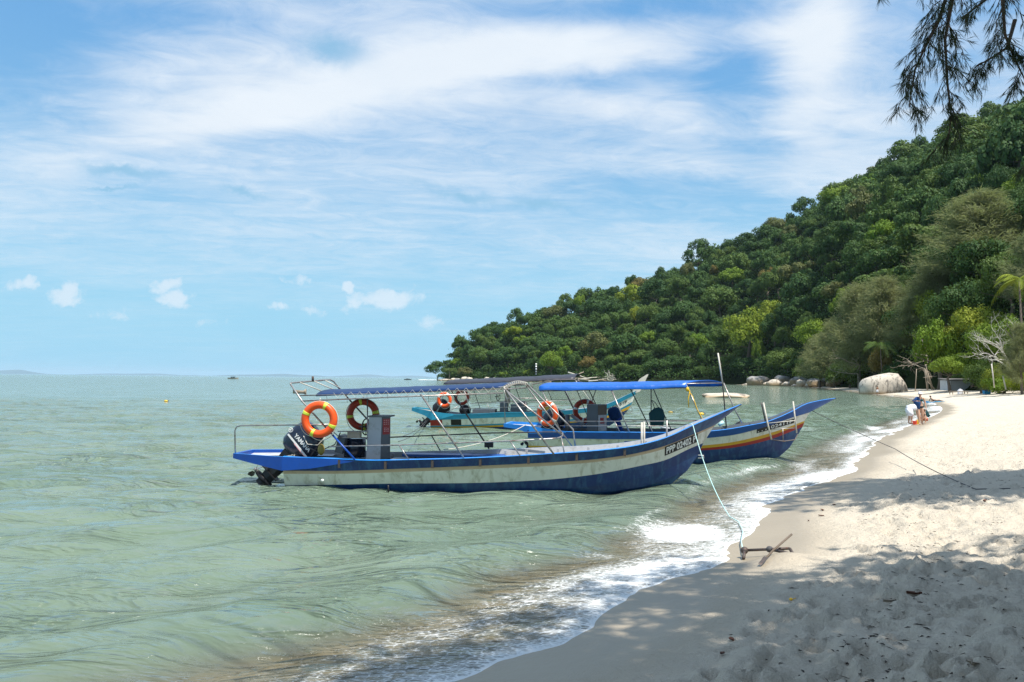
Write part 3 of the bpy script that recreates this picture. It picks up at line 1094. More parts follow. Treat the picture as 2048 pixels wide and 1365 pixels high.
# ---- the rainforest on the hill
cands = []
cell = {}
gr = np.random.default_rng(77)
N_TRY = 18000
TP = gr.uniform(872, 2330, N_TRY)
TS = 0.035 + gr.random(N_TRY)**0.8 * 1.0
okp = gr.random(N_TRY)
TX, TY, TZ = hill_point(TP, TS)
for i in range(N_TRY):
    x, y, z, px, s = TX[i], TY[i], TZ[i], TP[i], TS[i]
    r_ = (5.4 + 10.5 * gr.random()**1.35) * (0.85 if s < 0.08 else 1.0) * (0.62 + 0.38 * min(1, max(0, (y - 120) / 330)))
    if y < 135 and px > 1900:
        r_ *= 0.8
    cx, cy = int(x // 14), int(y // 14)
    hit = False
    for a in (-1, 0, 1):
        for b in (-1, 0, 1):
            for (qx, qy, qr) in cell.get((cx + a, cy + b), ()):
                if (qx - x)**2 + (qy - y)**2 < (0.58 * (qr + r_))**2:
                    hit = True
                    break
    if hit:
        continue
    cell.setdefault((cx, cy), []).append((x, y, r_))
    big = gr.random()
    ht = (r_ * 0.9 + 6.5) * gr.uniform(0.85, 1.35) * (1.4 if big > 0.92 and px > 1150 else 1.0)
    if s < 0.06:
        ht *= 0.62
    cands.append([x, y, z, r_, ht, px, s])
# which crowns show: paint discs far to near and count what stays
idb = np.full((341, 512), -1, np.int32)
order = sorted(range(len(cands)), key=lambda i: -cands[i][1])
gy, gx = np.mgrid[0:341, 0:512]
for i in order:
    x, y, z, r_, ht, px, s = cands[i]
    u, v, w = px_of((x, y, z + ht * 0.62))
    u, v = u / 4, v / 4
    ru, rv = r_ * F_PX / w / 4, ht * 0.42 * F_PX / w / 4
    a0, a1, b0, b1 = int(max(0, u - ru)), int(min(512, u + ru + 2)), int(max(0, v - rv)), int(min(341, v + rv + 2))
    if a0 >= a1 or b0 >= b1:
        continue
    sub = idb[b0:b1, a0:a1]
    sub[((gx[b0:b1, a0:a1] - u) / ru)**2 + ((gy[b0:b1, a0:a1] - v) / rv)**2 < 1] = i
cnt = np.bincount(idb[idb >= 0].ravel(), minlength=len(cands))
rank = np.argsort(-cnt)
single = set(int(i) for i in rank[:285] if cnt[i] > 0)
KINDS = [('leaf_dark', 'dark green', 0.48), ('leaf_mid', 'mid green', 0.36), ('leaf_olive', 'olive brown', 0.07), ('leaf_bright', 'fresh green', 0.06), ('leaf_rust', 'rust tinged', 0.015), ('leaf_yellow', 'yellow green', 0.02)]
KP = np.cumsum([k[2] for k in KINDS])
PLACES = [(960, 'at the headland tip'), (1040, 'just right of the headland tip'), (1110, 'over the black boat roof'), (1180, 'over the driftwood shelter'), (1250, 'over the bleached roots'), (1320, 'over the tall pale prow'),
          (1390, 'left of the tall pole'), (1460, 'over the tall pole'), (1530, 'over the first cove boulder'), (1600, 'over the cove boulders'), (1660, 'right of the cove boulders'), (1720, 'left of the huge boulder'),
          (1775, 'over the huge boulder'), (1830, 'right of the huge boulder'), (1890, 'over the walking woman'), (1960, 'over the grey hut'), (2030, 'over the white branches'), (9999, 'near the right edge')]
SHAPE = ['domed', 'tall', 'broad', 'narrow upright', 'lumpy', 'flat topped']
rest_v, rest_f, rest_n = [], [], 0
for i, (x, y, z, r_, ht, px, s) in enumerate(cands):
    kd = KINDS[int(np.searchsorted(KP, min(gr.random(), 0.999)))]
    ci = int(gr.integers(0, 6))
    if i in single:
        zone = 'at the slope foot' if s < 0.09 else ('low on the slope' if s < 0.25 else ('below mid slope' if s < 0.45 else ('at mid slope' if s < 0.62 else ('above mid slope' if s < 0.78 else ('high on the slope' if s < 0.93 else 'on the skyline')))))
        part_ = PLACES[int(np.searchsorted([p_[0] for p_ in PLACES], px))][1]
        tree('rainforest_tree', '%s %s rainforest tree %s %s' % (SHAPE[ci], kd[1], zone, part_), 'tree', 'rainforest trees on the hill',
             (x, y, z), FINE[ci % 3] if y < 240 else CROWN[ci], M[kd[0]], r_, ht, 0.22, TRUNK[i % 3])
    elif px < 2330:
        g = np.random.default_rng(5000 + i)
        dist_k = 0.6 if y > 350 else 1.0
        v, f = leaf_cloud(g, crown_lobes(g, 14, 0.95, 0.70, 0.24, 0.36), int(900 * dist_k), 0.16)
        ca = v * np.array((r_, r_, ht * 0.72)) + np.array((x, y, z + ht * 0.22))
        rest_v.append(ca)
        rest_f.append(f + rest_n)
        rest_n += len(v)
byl = {}
for o in bpy.data.objects:
    if o.name.startswith('rainforest_tree') and o.get('label'):
        byl.setdefault(o['label'], []).append(o)
for lab, os_ in byl.items():
    if len(os_) > 1:
        os_.sort(key=lambda q: q.location.x / q.location.y)
        for q, w in zip(os_, {2: ('left', 'right'), 3: ('leftmost', 'middle', 'rightmost')}.get(len(os_), ('leftmost', 'second', 'third', 'fourth', 'rightmost'))):
            q['label'] = w + ' ' + lab
fo = link('forest', np_mesh('forest', np.vstack(rest_v), np.vstack(rest_f), False, [M['leaf_dark']]))
tag(fo, kind='stuff')
print('trees', len(cands), 'single', len(single))
# low growth that fills the floor of the wood
g = np.random.default_rng(61)
UP_, US_ = g.uniform(895, 2300, 5200), 0.025 + g.random(5200)**1.5
ux, uy, uz = hill_point(UP_, US_)
n = len(ux) * 26
base = np.repeat(np.stack([ux, uy, uz], -1), 26, 0)
kq = np.clip(base[:, 1] / 480, 0.25, 1.0)
off = g.normal(size=(n, 3)) * np.array((2.6, 2.6, 1.4)) + np.array((0, 0, 2.0))
nr = unit(g.normal(size=(n, 3)) + np.array((0, 0, 0.8)))
tt = unit(np.cross(nr, g.normal(size=(n, 3))))
v, f = quads_from(base + off, tt, np.cross(nr, tt), g.uniform(0.8, 1.7, n) * kq, g.uniform(0.6, 1.0, n) * kq)
tag(link('undergrowth', np_mesh('undergrowth', v, f, False, [M['leaf_dark']])), kind='stuff')


# ---- the trees behind the beach: sighting of the foot, distance, sighting of the top, width in the photo
def planted(px, Y, top_py, wide_px):
    hor = 757.6 + 0.00925 * (px - 1024)
    x = (px - 1024) / F_PX * Y
    gz = float(hill_point(np.array([px]), np.array([0.0]))[2][0])
    yb = float(np.interp(px, HB[:, 0], HB[:, 1]))
    yr = float(np.interp(px, HB[:, 0], HB[:, 3]))
    gz = float(hill_point(np.array([px]), np.array([(Y - yb) / (yr - yb)]))[2][0]) if Y > yb else ground_at(x, Y)
    top = EYE + (hor - top_py) / F_PX * Y
    return Vector((x, Y, gz - 0.1)), top - gz, wide_px / F_PX * Y / 2


for px, Y, top, wide, mt, lab in ((1965, 172, 372, 230, 'needle', 'tall feathery grey green she-oak high above the bare white branches'),
                                  (1880, 182, 520, 150, 'needle', 'feathery she-oak rising behind the rust tinged shrubs'),
                                  (1720, 212, 560, 150, 'needle', 'feathery olive grey she-oak above the left of the big boulder'),
                                  (1770, 200, 548, 150, 'needle', 'feathery she-oak directly above the big boulder'),
                                  (1668, 250, 640, 110, 'needle', 'low feathery she-oak at the left end of the cove beach'),
                                  (1830, 178, 590, 120, 'needle', 'slender she-oak above the propped bare tree'),
                                  (2044, 88, 640, 84, 'needle', 'feathery she-oak at the right edge of the photo above green shrubs'),
                                  (2085, 128, 430, 150, 'needle', 'dark she-oak half cut off by the right edge of the photo'),
                                  (1640, 262, 668, 90, 'needle', 'small she-oak bush behind the cove boulders')):
    loc, h, rad = planted(px, Y, top, wide)
    t = empty('she_oak', loc, random.uniform(0, 6.28))
    tag(t, lab, 'tree', 'she-oaks behind the beach')
    k = link('crown', FEATHER[int(px) % 3], t, None, None, (rad / 0.36, rad / 0.36, h))
    if not FEATHER[int(px) % 3].materials:
        FEATHER[int(px) % 3].materials.append(M['needle'])
    k.material_slots[0].link = 'OBJECT'
    k.material_slots[0].material = M[mt]
    link('trunk', TRUNK[int(px) % 3], t, None, None, (5, 5, h * 0.9))

SHRUB = [crown_mesh(400 + i, 18, 6000, 0.055, 1.0, 0.70, 0.22, 0.36) for i in range(3)]
for px, Y, top, wide, mt, lab, ht_ in ((1905, 148, 640, 110, 'leaf_rust', 'rust and green leaved tree left of the bare white branches', 0.25),
                                       (1870, 152, 668, 100, 'leaf_mid', 'green tree between the propped bare tree and the hut', 0.3),
                                       (1945, 122, 690, 120, 'leaf_bright', 'bright green sea almond overhanging the grey hut', 0.35),
                                       (1985, 118, 622, 110, 'leaf_bright', 'bright green leaves among the bare white branches', 0.3),
                                       (2010, 96, 738, 90, 'leaf_bright', 'low bright green shrub at the edge of the sand, far right', 0.05),
                                       (2060, 92, 726, 100, 'leaf_yellow', 'low yellow green shrub cut by the right edge', 0.05),
                                       (1900, 160, 560, 120, 'leaf_mid', 'green tree with pale tips under the tall she-oak', 0.3),
                                       (1860, 175, 560, 80, 'leaf_yellow', 'yellow green tree beside the slender she-oak', 0.3),
                                       (1765, 186, 668, 60, 'leaf_rust', 'yellow and rust leaved shrub behind the coconut palm', 0.2),
                                       (1800, 176, 712, 90, 'leaf_dark', 'dark shrub in the shade behind the big boulder', 0.1),
                                       (1700, 226, 705, 110, 'leaf_mid', 'green shrub behind the left end of the big boulder', 0.1),
                                       (1640, 285, 690, 120, 'leaf_mid', 'spreading green tree above the cove boulders', 0.2),
                                       (1575, 385, 700, 110, 'leaf_mid', 'green tree hanging over the round cove boulders', 0.2),
                                       (1500, 450, 595, 120, 'leaf_yellow', 'large yellow green tree standing out in the middle of the hill', 0.3),
                                       (1640, 330, 620, 110, 'leaf_bright', 'fresh green leafy tree low on the slope above the cove', 0.3),
                                       (1105, 575, 690, 60, 'leaf_bright', 'fresh green tree low on the headland', 0.3),
                                       (1878, 138, 610, 110, 'leaf_bright', 'bright green leafy tree over the low boughs of the propped tree', 0.25),
                                       (1955, 134, 585, 130, 'leaf_yellow', 'sunlit yellow green tree between the tall she-oak and the white branches', 0.25),
                                       (2030, 112, 600, 110, 'leaf_bright', 'bright green tree top right of the white branches', 0.2),
                                       (1900, 120, 700, 90, 'leaf_bright', 'bright green boughs hanging over the top of the grey hut', 0.4),
                                       (1965, 104, 700, 80, 'leaf_mid', 'green leaves spilling down to the sand right of the hut', 0.1),
                                       (1995, 98, 715, 70, 'leaf_yellow', 'yellow green bush in front of the bare white trunk', 0.05),
                                       (1930, 130, 735, 60, 'leaf_dark', 'dark shrub behind the grey hut', 0.1),
                                       (1985, 106, 748, 60, 'leaf_mid', 'low green shrub right of the grey hut', 0.05)):
    loc, h, rad = planted(px, Y, top, wide)
    me = SHRUB[int(px) % 3]
    tree('shrub' if ht_ < 0.15 else 'broadleaf_tree', lab, 'shrub' if ht_ < 0.15 else 'tree', 'leafy trees and shrubs behind the beach', loc, me, M[mt], rad, h, ht_, TRUNK[int(px) % 3])

# thin pale crown on the skyline
xx, yy, zz = hill_point(np.array([1757.0]), np.array([0.985]))
tree('rainforest_tree', 'thin see-through pale crowned tree sticking up on the skyline', 'tree', 'rainforest trees on the hill', (xx[0], yy[0], zz[0]), CROWN_DIM, M['leaf_olive'], 11, 22, 0.5, TRUNK[1])
xx, yy, zz = hill_point(np.array([922.0]), np.array([0.7]))
tree('rainforest_tree', 'tall lone tree rising above the tip of the headland', 'tree', 'rainforest trees on the hill', (xx[0], yy[0], zz[0]), CROWN_DIM, M['leaf_dark'], 7, 19, 0.5, TRUNK[2])


def frond(b, p, ang, L, droop, lift, nl=16, wl=0.5, mi=0):
    """one palm frond: a curved rib with leaflets on both sides"""
    rib = []
    for i in range(nl + 1):
        t = i / nl
        rr = L * (t - 0.18 * t * t)
        rib.append(Vector(p) + Vector((math.cos(ang) * rr, math.sin(ang) * rr, L * (lift * t - droop * t * t))))
    b.tube(rib, 0.035, 4, mi, r2=0.008)
    side = Vector((-math.sin(ang), math.cos(ang), 0))
    for i in range(2, nl + 1):
        t = i / nl
        ln = wl * L * (0.25 + 0.75 * math.sin(math.pi * min(1, t * 0.92 + 0.08))) * 0.55
        fw = (rib[i] - rib[i - 1]).normalized()
        for sg in (1, -1):
            tip = rib[i] + side * sg * ln * 0.8 + fw * ln * 0.5 + Vector((0, 0, -ln * 0.45))
            w = fw * 0.06 * L / 3
            b.add([rib[i] - w, rib[i] + w, tip], [(0, 1, 2)], mi)


for px, Y, head_py, L, seed, lab, mt in ((1762, 178, 690, 5.0, 3, 'coconut palm with hanging fronds behind the big boulder', 'leaf_mid'), (2043, 96, 556, 4.2, 9, 'palm crown with pale fronds at the right edge of the photo', 'leaf_yellow')):
    loc, h, _ = planted(px, Y, head_py, 10)
    t = empty('palm_tree', loc)
    tag(t, lab, 'palm tree', 'palms behind the beach')
    rg = random.Random(seed)
    tube_part('trunk', [(0.0, 0, -0.1), (0.2, 0, h * 0.4), (0.0, 0.1, h)], 0.17, M['bark'], t, 8, r2=0.11)
    for i in range(15):
        b = MB()
        frond(b, (0, 0.1, h), i * 2.4 + rg.uniform(-.2, .2), L * rg.uniform(0.8, 1.1), rg.uniform(0.5, 1.0), rg.uniform(0.1, 0.75))
        b.build('frond', M[mt], t)


# bare trees and dry boughs behind the beach
def grow(b, p, dv, L, r, depth, rg, up=0.1, spread=0.75, gnarl=0.25):
    pts = [Vector(p)]
    dv = Vector(dv).normalized()
    for i in range(4):
        dv = (dv + Vector((rg.gauss(0, gnarl), rg.gauss(0, gnarl), rg.gauss(0, gnarl) + up * 0.2))).normalized()
        pts.append(pts[-1] + dv * L / 4)
    b.tube(pts, r, 5, r2=r * 0.5, cap=False)
    if depth > 0:
        for k in range(rg.choice((2, 3, 3))):
            q = pts[rg.choice((2, 3, 4))]
            nd = (dv + Vector((rg.gauss(0, spread), rg.gauss(0, spread), rg.gauss(0, spread * 0.6) + up))).normalized()
            grow(b, q, nd, L * rg.uniform(0.5, 0.78), r * 0.5, depth - 1, rg, up, spread, gnarl)


def dead_tree(label, loc, dirs, L, r, depth, seed, mat, group='bare trees behind the beach', **kw):
    t = empty('bare_tree', loc)
    tag(t, label, 'tree', group)
    rg = random.Random(seed)
    tube_part('trunk', [(0, 0, -0.3), (0.05, 0, dirs[0][0][2] * 0.5), dirs[0][0]], r * 1.5, mat, t, 7, r2=r)
    for p, dv in dirs:
        b = MB()
        grow(b, p, dv, L, r, depth, rg, **kw)
        b.build('limb', mat, t)
    return t


loc, h, _ = planted(2020, 105, 700, 10)
dead_tree('large bare white branched tree leaning left over the shrubs, right of the hut', loc,
          [((0, 0, 3.6), (-1, 0, 0.75)), ((0, 0, 3.9), (-0.8, -0.1, 1.0)), ((0, 0, 3.1), (-1, -0.1, 0.2)), ((0, 0, 3.3), (-1, -0.3, 0.45)), ((0.2, 0, 4.2), (-0.3, 0, 1))], 3.7, 0.12, 4, 5, M['palewood'], spread=0.55, gnarl=0.22)
loc, h, _ = planted(1855, 143, 690, 10)
dead_tree('sparse tree of level boughs propped on poles behind the big boulder', loc,
          [((-0.4, 0, 3.8), (-1, 0, 0.15)), ((-0.4, 0, 3.5), (1, 0.1, 0.3)), ((-0.6, 0, 5.2), (-1, 0, 0.2)), ((-0.8, 0, 5.6), (-0.3, 0, 1)), ((-0.5, 0, 4.4), (0.9, 0.2, 0.5))], 3.4, 0.10, 3, 8, M['wood'], up=0.02, spread=0.5)
loc, h, _ = planted(1716, 205, 690, 10)
dead_tree('dry brown boughs spreading left above the sand, left of the big boulder', loc, [((0, 0, 4), (-1, 0, 0.2)), ((0, 0, 5), (-1, -0.2, 0.35)), ((0, 0, 6.5), (-0.9, 0, 0.3))], 4.5, 0.10, 3, 13, M['wood'], spread=0.45, up=0.03)


# ---- the near she-oak whose shade lies on the sand and whose twigs hang into view
def needle_sheaf(g, P, D, n, L, spread=0.35, w=0.0042):
    C = np.repeat(P, n, 0)
    d0 = np.repeat(D, n, 0)
    N = len(C)
    dd = unit(d0 + g.normal(size=(N, 3)) * spread + np.array((0, 0, -0.55)))
    s_ = unit(np.cross(dd, g.normal(size=(N, 3))))
    ln = L * g.uniform(0.55, 1.25, N)
    return quads_from(C + dd * (ln / 2)[:, None], dd, s_, ln, np.full(N, w))


def shade_tree(label, loc, h, centre, radii, n_clumps, seed, thin=0.6, edge=None):
    """a she-oak standing beside the photographer: trunk, limbs and hanging sheaves of needles"""
    t = empty('she_oak', loc)
    tag(t, label, 'tree', 'she-oaks shading the near beach')
    g = np.random.default_rng(seed)
    tube_part('trunk', [(0, 0, -0.3), (0.1, 0.2, h * 0.4), (-0.2, 0.5, h * 0.75), (-0.4, 0.8, h)], 0.24, M['bark'], t, 9, r2=0.06)
    b = MB()
    c = Vector(centre)
    tips = []
    for i in range(70):
        v = Vector(g.normal(size=3)).normalized()
        v = Vector((v.x * radii[0], v.y * radii[1], v.z * radii[2])) * float(g.uniform(0.5, 1.0))
        p0 = Vector((0.0, 0.3, h * float(g.uniform(0.4, 0.9))))
        q = c + v
        b.tube([p0, p0.lerp(q, 0.5) + Vector((0, 0, 0.35)), q], 0.05, 5, r2=0.012)
        tips.append((p0, q))
    b.build('limb', M['bark'], t)
    # foliage masses gather round the limb ends, so light falls through between them
    P = []
    for p0, q in tips:
        for k in range(n_clumps // 70):
            u = g.uniform(0.35, 1.08)
            e = p0.lerp(q, float(u))
            P.append(np.array(e) + g.normal(size=3) * np.array((0.62, 0.62, 0.35)) * thin)
    P = np.array(P)
    if edge is not None:      # crown cut along a line to keep its shadow off open water
        (ex, ey), (nx, ny) = edge
        P = P[(P[:, 0] + loc[0] - ex) * nx + (P[:, 1] + loc[1] - ey) * ny + 0.22 * g.normal(size=len(P)) < 0]
    D = unit(g.normal(size=P.shape))
    v, f = needle_sheaf(g, P, D, 20, 0.34, 0.6, 0.042)
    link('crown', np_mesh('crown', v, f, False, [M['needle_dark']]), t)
    return t


near_oak = shade_tree('big she-oak beside the photographer with twigs hanging into the top right corner', (6.6, 1.2, 0.9), 9.5, (-0.4, 2.2, 8.4), (6.6, 4.7, 1.7), 7800, 41, 0.5, ((2.15, 3.45), (-0.79, 0.62)))
shade_tree('unseen she-oak added behind the photographer on the left to cut sky light', (1.5, -5.5, 0.8), 10.0, (-0.5, 1.0, 8.6), (6.0, 4.6, 1.8), 6000, 51)  # added tree: blocks part of the sky to deepen the foreground shade
shade_tree('unseen she-oak added behind the photographer on the right to cut sky light', (9.5, -4.0, 1.1), 10.0, (-0.5, 0.8, 8.6), (5.6, 4.8, 1.8), 6000, 53)  # second added tree, out of view, dimming sky fill on the near sand
shade_tree('she-oak standing just outside the right edge that shades the middle of the beach', (12.8, 11.8, 1.4), 11.5, (-1.3, -0.6, 9.8), (4.2, 2.8, 1.0), 3600, 43)
shade_tree('she-oak farther along the tree line outside the right edge', (24.0, 22.0, 1.6), 9.0, (-1.0, 0, 7.6), (3.6, 3.0, 1.6), 900, 47)


def hanging_branch(anchor, path, seed, n_side, reach, label=None):
    """a drooping bough in front of the sky: stem, side twigs, each twig ending in needle sheaves"""
    g = np.random.default_rng(seed)
    rg = random.Random(seed)
    b = MB()
    P, D = [], []
    pts = [Vector(p) for p in path]
    b.tube(pts, 0.016, 6, r2=0.005)
    cum = [0.0]
    for i in range(1, len(pts)):
        cum.append(cum[-1] + (pts[i] - pts[i - 1]).length)

    def at_(u):
        x = u * cum[-1]
        for i in range(1, len(pts)):
            if x <= cum[i] + 1e-6:
                f = (x - cum[i - 1]) / max(1e-6, cum[i] - cum[i - 1])
                return pts[i - 1].lerp(pts[i], f), (pts[i] - pts[i - 1]).normalized()
        return pts[-1], (pts[-1] - pts[-2]).normalized()

    for i in range(n_side):
        u = 0.12 + 0.88 * (i + rg.random()) / n_side
        p, tdir = at_(u)
        L = reach * rg.uniform(0.45, 1.1) * (1.15 - 0.6 * u)
        an = rg.uniform(0, 6.28)
        dv = (tdir * 0.75 + Vector((math.cos(an), 0.8 * math.sin(an), 0.15))).normalized()
        tw = [p]
        for k in range(5):
            dv = (dv + Vector((rg.gauss(0, .16), rg.gauss(0, .16), -0.20))).normalized()
            tw.append(tw[-1] + dv * L / 5)
        b.tube(tw, 0.0042, 4, r2=0.002, cap=False)
        for k in range(1, 6):
            for q in range(3):
                P.append(np.array(tw[k]) + g.normal(size=3) * 0.012)
                D.append(np.array(dv + Vector((rg.gauss(0, .5), rg.gauss(0, .5), rg.gauss(0, .4)))))
            if rg.random() < 0.7:
                d2 = (dv + Vector((rg.gauss(0, .7), rg.gauss(0, .7), rg.gauss(0, .3) - 0.2))).normalized()
                l2 = L * rg.uniform(0.2, 0.5)
                e = [tw[k], tw[k] + d2 * l2 * 0.5, tw[k] + d2 * l2 + Vector((0, 0, -l2 * 0.2))]
                b.tube(e, 0.003, 3, r2=0.0016, cap=False)
                for q in range(4):
                    P.append(np.array(e[1].lerp(e[2], rg.random())) + g.normal(size=3) * 0.01)
                    D.append(np.array(d2 + Vector((rg.gauss(0, .4), rg.gauss(0, .4), rg.gauss(0, .3)))))
    off = Vector(anchor.location)
    stem = b.build('branch', M['twig'], anchor)
    stem.location = -off
    P, D = np.array(P), unit(np.array(D))
    v, f = needle_sheaf(g, P, D, 4, 0.105, 0.16, 0.0038)
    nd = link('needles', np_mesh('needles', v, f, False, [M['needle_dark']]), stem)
    nd['kind'] = 'stuff'


def sight(*pts):
    return [bearing(px, py, Y) for px, py, Y in pts]


hanging_branch(near_oak, sight((1925, -170, 6.0), (1905, 0, 6.3), (1890, 80, 6.4), (1895, 170, 6.5), (1903, 235, 6.6), (1895, 285, 6.7)), 3, 24, 0.44)
hanging_branch(near_oak, sight((1910, -60, 6.2), (1878, 40, 6.35), (1850, 95, 6.4), (1830, 140, 6.5), (1818, 215, 6.5)), 8, 18, 0.36)
hanging_branch(near_oak, sight((2030, -140, 5.8), (2005, 0, 6.0), (2010, 70, 6.2), (2030, 120, 6.3), (2050, 160, 6.3)), 12, 12, 0.38)
hanging_branch(near_oak, sight((2050, -120, 6.6), (1985, -10, 6.7), (1945, 20, 6.8), (1925, 35, 6.8)), 17, 7, 0.34)
hanging_branch(near_oak, sight((2030, 40, 6.3), (2015, 95, 6.3), (1985, 115, 6.3), (1950, 135, 6.3)), 19, 7, 0.30)
hanging_branch(near_oak, sight((2110, 120, 5.0), (2075, 250, 5.2), (2060, 350, 5.3), (2052, 430, 5.4)), 23, 6, 0.14)
hanging_branch(near_oak, sight((1775, -120, 6.2), (1768, -40, 6.3), (1764, -8, 6.3)), 29, 4, 0.14)


# ------------------------------------------------------------------ boats
class Hull:
    """lines run from the transom (x = 0) to the stem; each has a half-breadth and a height table"""

    def __init__(s, lines, L, p=3.0):
        s.l, s.L, s.p = lines, L, p

    def xe(s, i):
        return s.l[i][1][-1][0]

    def lat(s, i, x):
        hb, tab = s.l[i]
        xe = tab[-1][0]
        x = np.asarray(x, float)
        return hb * (1 - np.clip(x / xe, 0, 1)**s.p) * (0.86 + 0.14 * np.clip(x / (0.35 * s.L), 0, 1))

    def z(s, i, x):
        return spline(s.l[i][1], x)

    def lat_at(s, x, z):
        zs, ls = [], []
        for i in range(len(s.l)):
            if x <= s.xe(i):
                zs.append(float(s.z(i, x)))
                ls.append(float(s.lat(i, x)))
            else:
                zs.append(float(s.l[i][1][-1][1]))
                ls.append(0.0)
        o = np.argsort(zs)
        return float(np.interp(z, np.array(zs)[o], np.array(ls)[o]))

    def line(s, i, n, off=0.0):
        t = np.linspace(0, 1, n)
        x = (1 - (1 - t)**1.35) * s.xe(i)
        return x, s.lat(i, x) + off, s.z(i, x)


def hull_part(name, H, a, b, mats, parent, off=0.0):
    """the bands of planking between lines a..b on both sides"""
    mb = MB()
    n = 46
    for k in range(a, b):
        for sg in (-1, 1):
            r0 = [(x, sg * y, z) for x, y, z in zip(*H.line(k, n, off))]
            r1 = [(x, sg * y, z) for x, y, z in zip(*H.line(k + 1, n, off))]
            fs = [(i, i + 1, n + i + 1, n + i) for i in range(n - 1)]
            if sg > 0:
                fs = [tuple(reversed(f)) for f in fs]
            mb.add(r0 + r1, fs, k - a, True)
    return mb.build(name, mats, parent)


def strake_part(name, H, mat, parent, off=0.03):
    """the proud top plank with its under-edge"""
    mb = MB()
    n = 46
    for sg in (-1, 1):
        r = [[(x, sg * (y + o_ * (1 if y > 0.05 else y / 0.05)), z) for x, y, z in zip(*H.line(i, n, 0))] for i, o_ in ((0, off), (1, off), (1, -0.01))]
        fs = []
        for q in range(2):
            fs += [(q * n + i, q * n + i + 1, (q + 1) * n + i + 1, (q + 1) * n + i) for i in range(n - 1)]
        if sg > 0:
            fs = [tuple(reversed(f)) for f in fs]
        mb.add(r[0] + r[1] + r[2], fs, 0, False)
    return mb.build(name, mat, parent)


def inside_parts(H, parent, capm, linerm, deckm, zdeck=0.22, wcap=0.07, bow_deck=None):
    n = 46
    x, y, z = H.line(0, n, 0)
    cap, lin, dk = MB(), MB(), MB()
    yi = np.maximum(y - wcap, 0.0)
    zf = np.minimum(np.maximum(zdeck, z - 0.62), z - 0.10)
    yf = np.zeros(n)
    for i in range(n):
        # the inside stays inside the planking: the sole climbs where the stem rakes
        while H.lat_at(x[i], zf[i]) < 0.10 and zf[i] < z[i] - 0.03:
            zf[i] += 0.02
        yf[i] = max(0.0, min(yi[i] * 0.95, H.lat_at(x[i], zf[i]) - 0.05))
    yi = np.minimum(yi, np.maximum(y - wcap, 0) * 0.98)
    for sg in (-1, 1):
        o0 = [(a, sg * (b + 0.036 * min(1, b / 0.06)), c + 0.004) for a, b, c in zip(x, y, z)]
        o1 = [(a, sg * b, c + 0.012) for a, b, c in zip(x, yi, z)]
        o2 = [(a, sg * b, c) for a, b, c in zip(x, yf, zf)]
        f = [(i, i + 1, n + i + 1, n + i) for i in range(n - 1)]
        if sg < 0:
            f = [tuple(reversed(q)) for q in f]
        cap.add(o0 + o1, f, 0, False)
        lv_ = []
        for k in range(5):
            for i in range(n):
                zk = z[i] + 0.012 - (z[i] + 0.012 - zf[i]) * k / 4
                yk = yi[i] + (yf[i] - yi[i]) * k / 4
                lv_.append((x[i], sg * max(0.0, min(yk, H.lat_at(x[i], zk) - 0.045) if k else yk), zk))
        lin.add(lv_, [tuple(q + n * k for q in ff) for k in range(4) for ff in f], 0, True)
    l0 = [(a, -b, c) for a, b, c in zip(x, yf, zf)]
    l1 = [(a, b, c) for a, b, c in zip(x, yf, zf)]
    dk.add(l0 + l1, [(i, i + 1, n + i + 1, n + i) for i in range(n - 1)], 0, True)
    cap.build('gunwale', capm, parent)
    lin.build('inner_planking', linerm, parent)
    dk.build('deck', deckm, parent)
    # frames (ribs) inside
    for xr in np.arange(1.2, H.xe(0) - 1.4, 0.62):
        i = int(np.argmin(abs(x - xr)))
        for sg in (-1, 1):
            b = MB()
            b.box((x[i], sg * (min(yi[i], yf[i]) - 0.03), (z[i] + zf[i]) / 2), (0.05, 0.04, z[i] - zf[i] - 0.02))
            b.build('rib', linerm, parent)


def transom_part(H, parent, mat, top=0, x=0.0):
    pr, pl_ = [], []
    for i in range(top, len(H.l)):
        pr.append((x, -float(H.lat(i, 0)), float(H.z(i, 0))))
        pl_.append((x, float(H.lat(i, 0)), float(H.z(i, 0))))
    n = len(pr)
    mb = MB()
    v = pr + pl_
    mb.add(v, [(i, n + i, n + i + 1, i + 1) for i in range(n - 1)], 0)
    v2 = [(a + 0.05, b, c) for a, b, c in v]
    mb.add(v2, [(i, i + 1, n + i + 1, n + i) for i in range(n - 1)], 0)
    return mb.build('transom', mat, parent)


def hull_patch(name, H, parent, mat, x0, x1, zb0, zt0, zb1, zt1, sg=-1, off=0.006, n=14):
    """a thin plate bent to the planking"""
    mb = MB()
    v = []
    for e in (off, 0.001):
        for i in range(n + 1):
            t = i / n
            x = x0 + (x1 - x0) * t
            for zz in (zb0 + (zb1 - zb0) * t, zt0 + (zt1 - zt0) * t):
                v.append((x, sg * (H.lat_at(x, zz) + e), zz))
    f = [(2 * i, 2 * i + 2, 2 * i + 3, 2 * i + 1) for i in range(n)]
    m = 2 * (n + 1)
    f += [(2 * i, m + 2 * i, m + 2 * i + 2, 2 * i + 2) for i in range(n)] + [(2 * i + 1, 2 * i + 3, m + 2 * i + 3, m + 2 * i + 1) for i in range(n)]
    f += [(0, 1, m + 1, m), (2 * n, m + 2 * n, m + 2 * n + 1, 2 * n + 1)]
    if sg > 0:
        f = [tuple(reversed(q)) for q in f]
    mb.add(v, f)
    return mb.build(name, mat, parent)


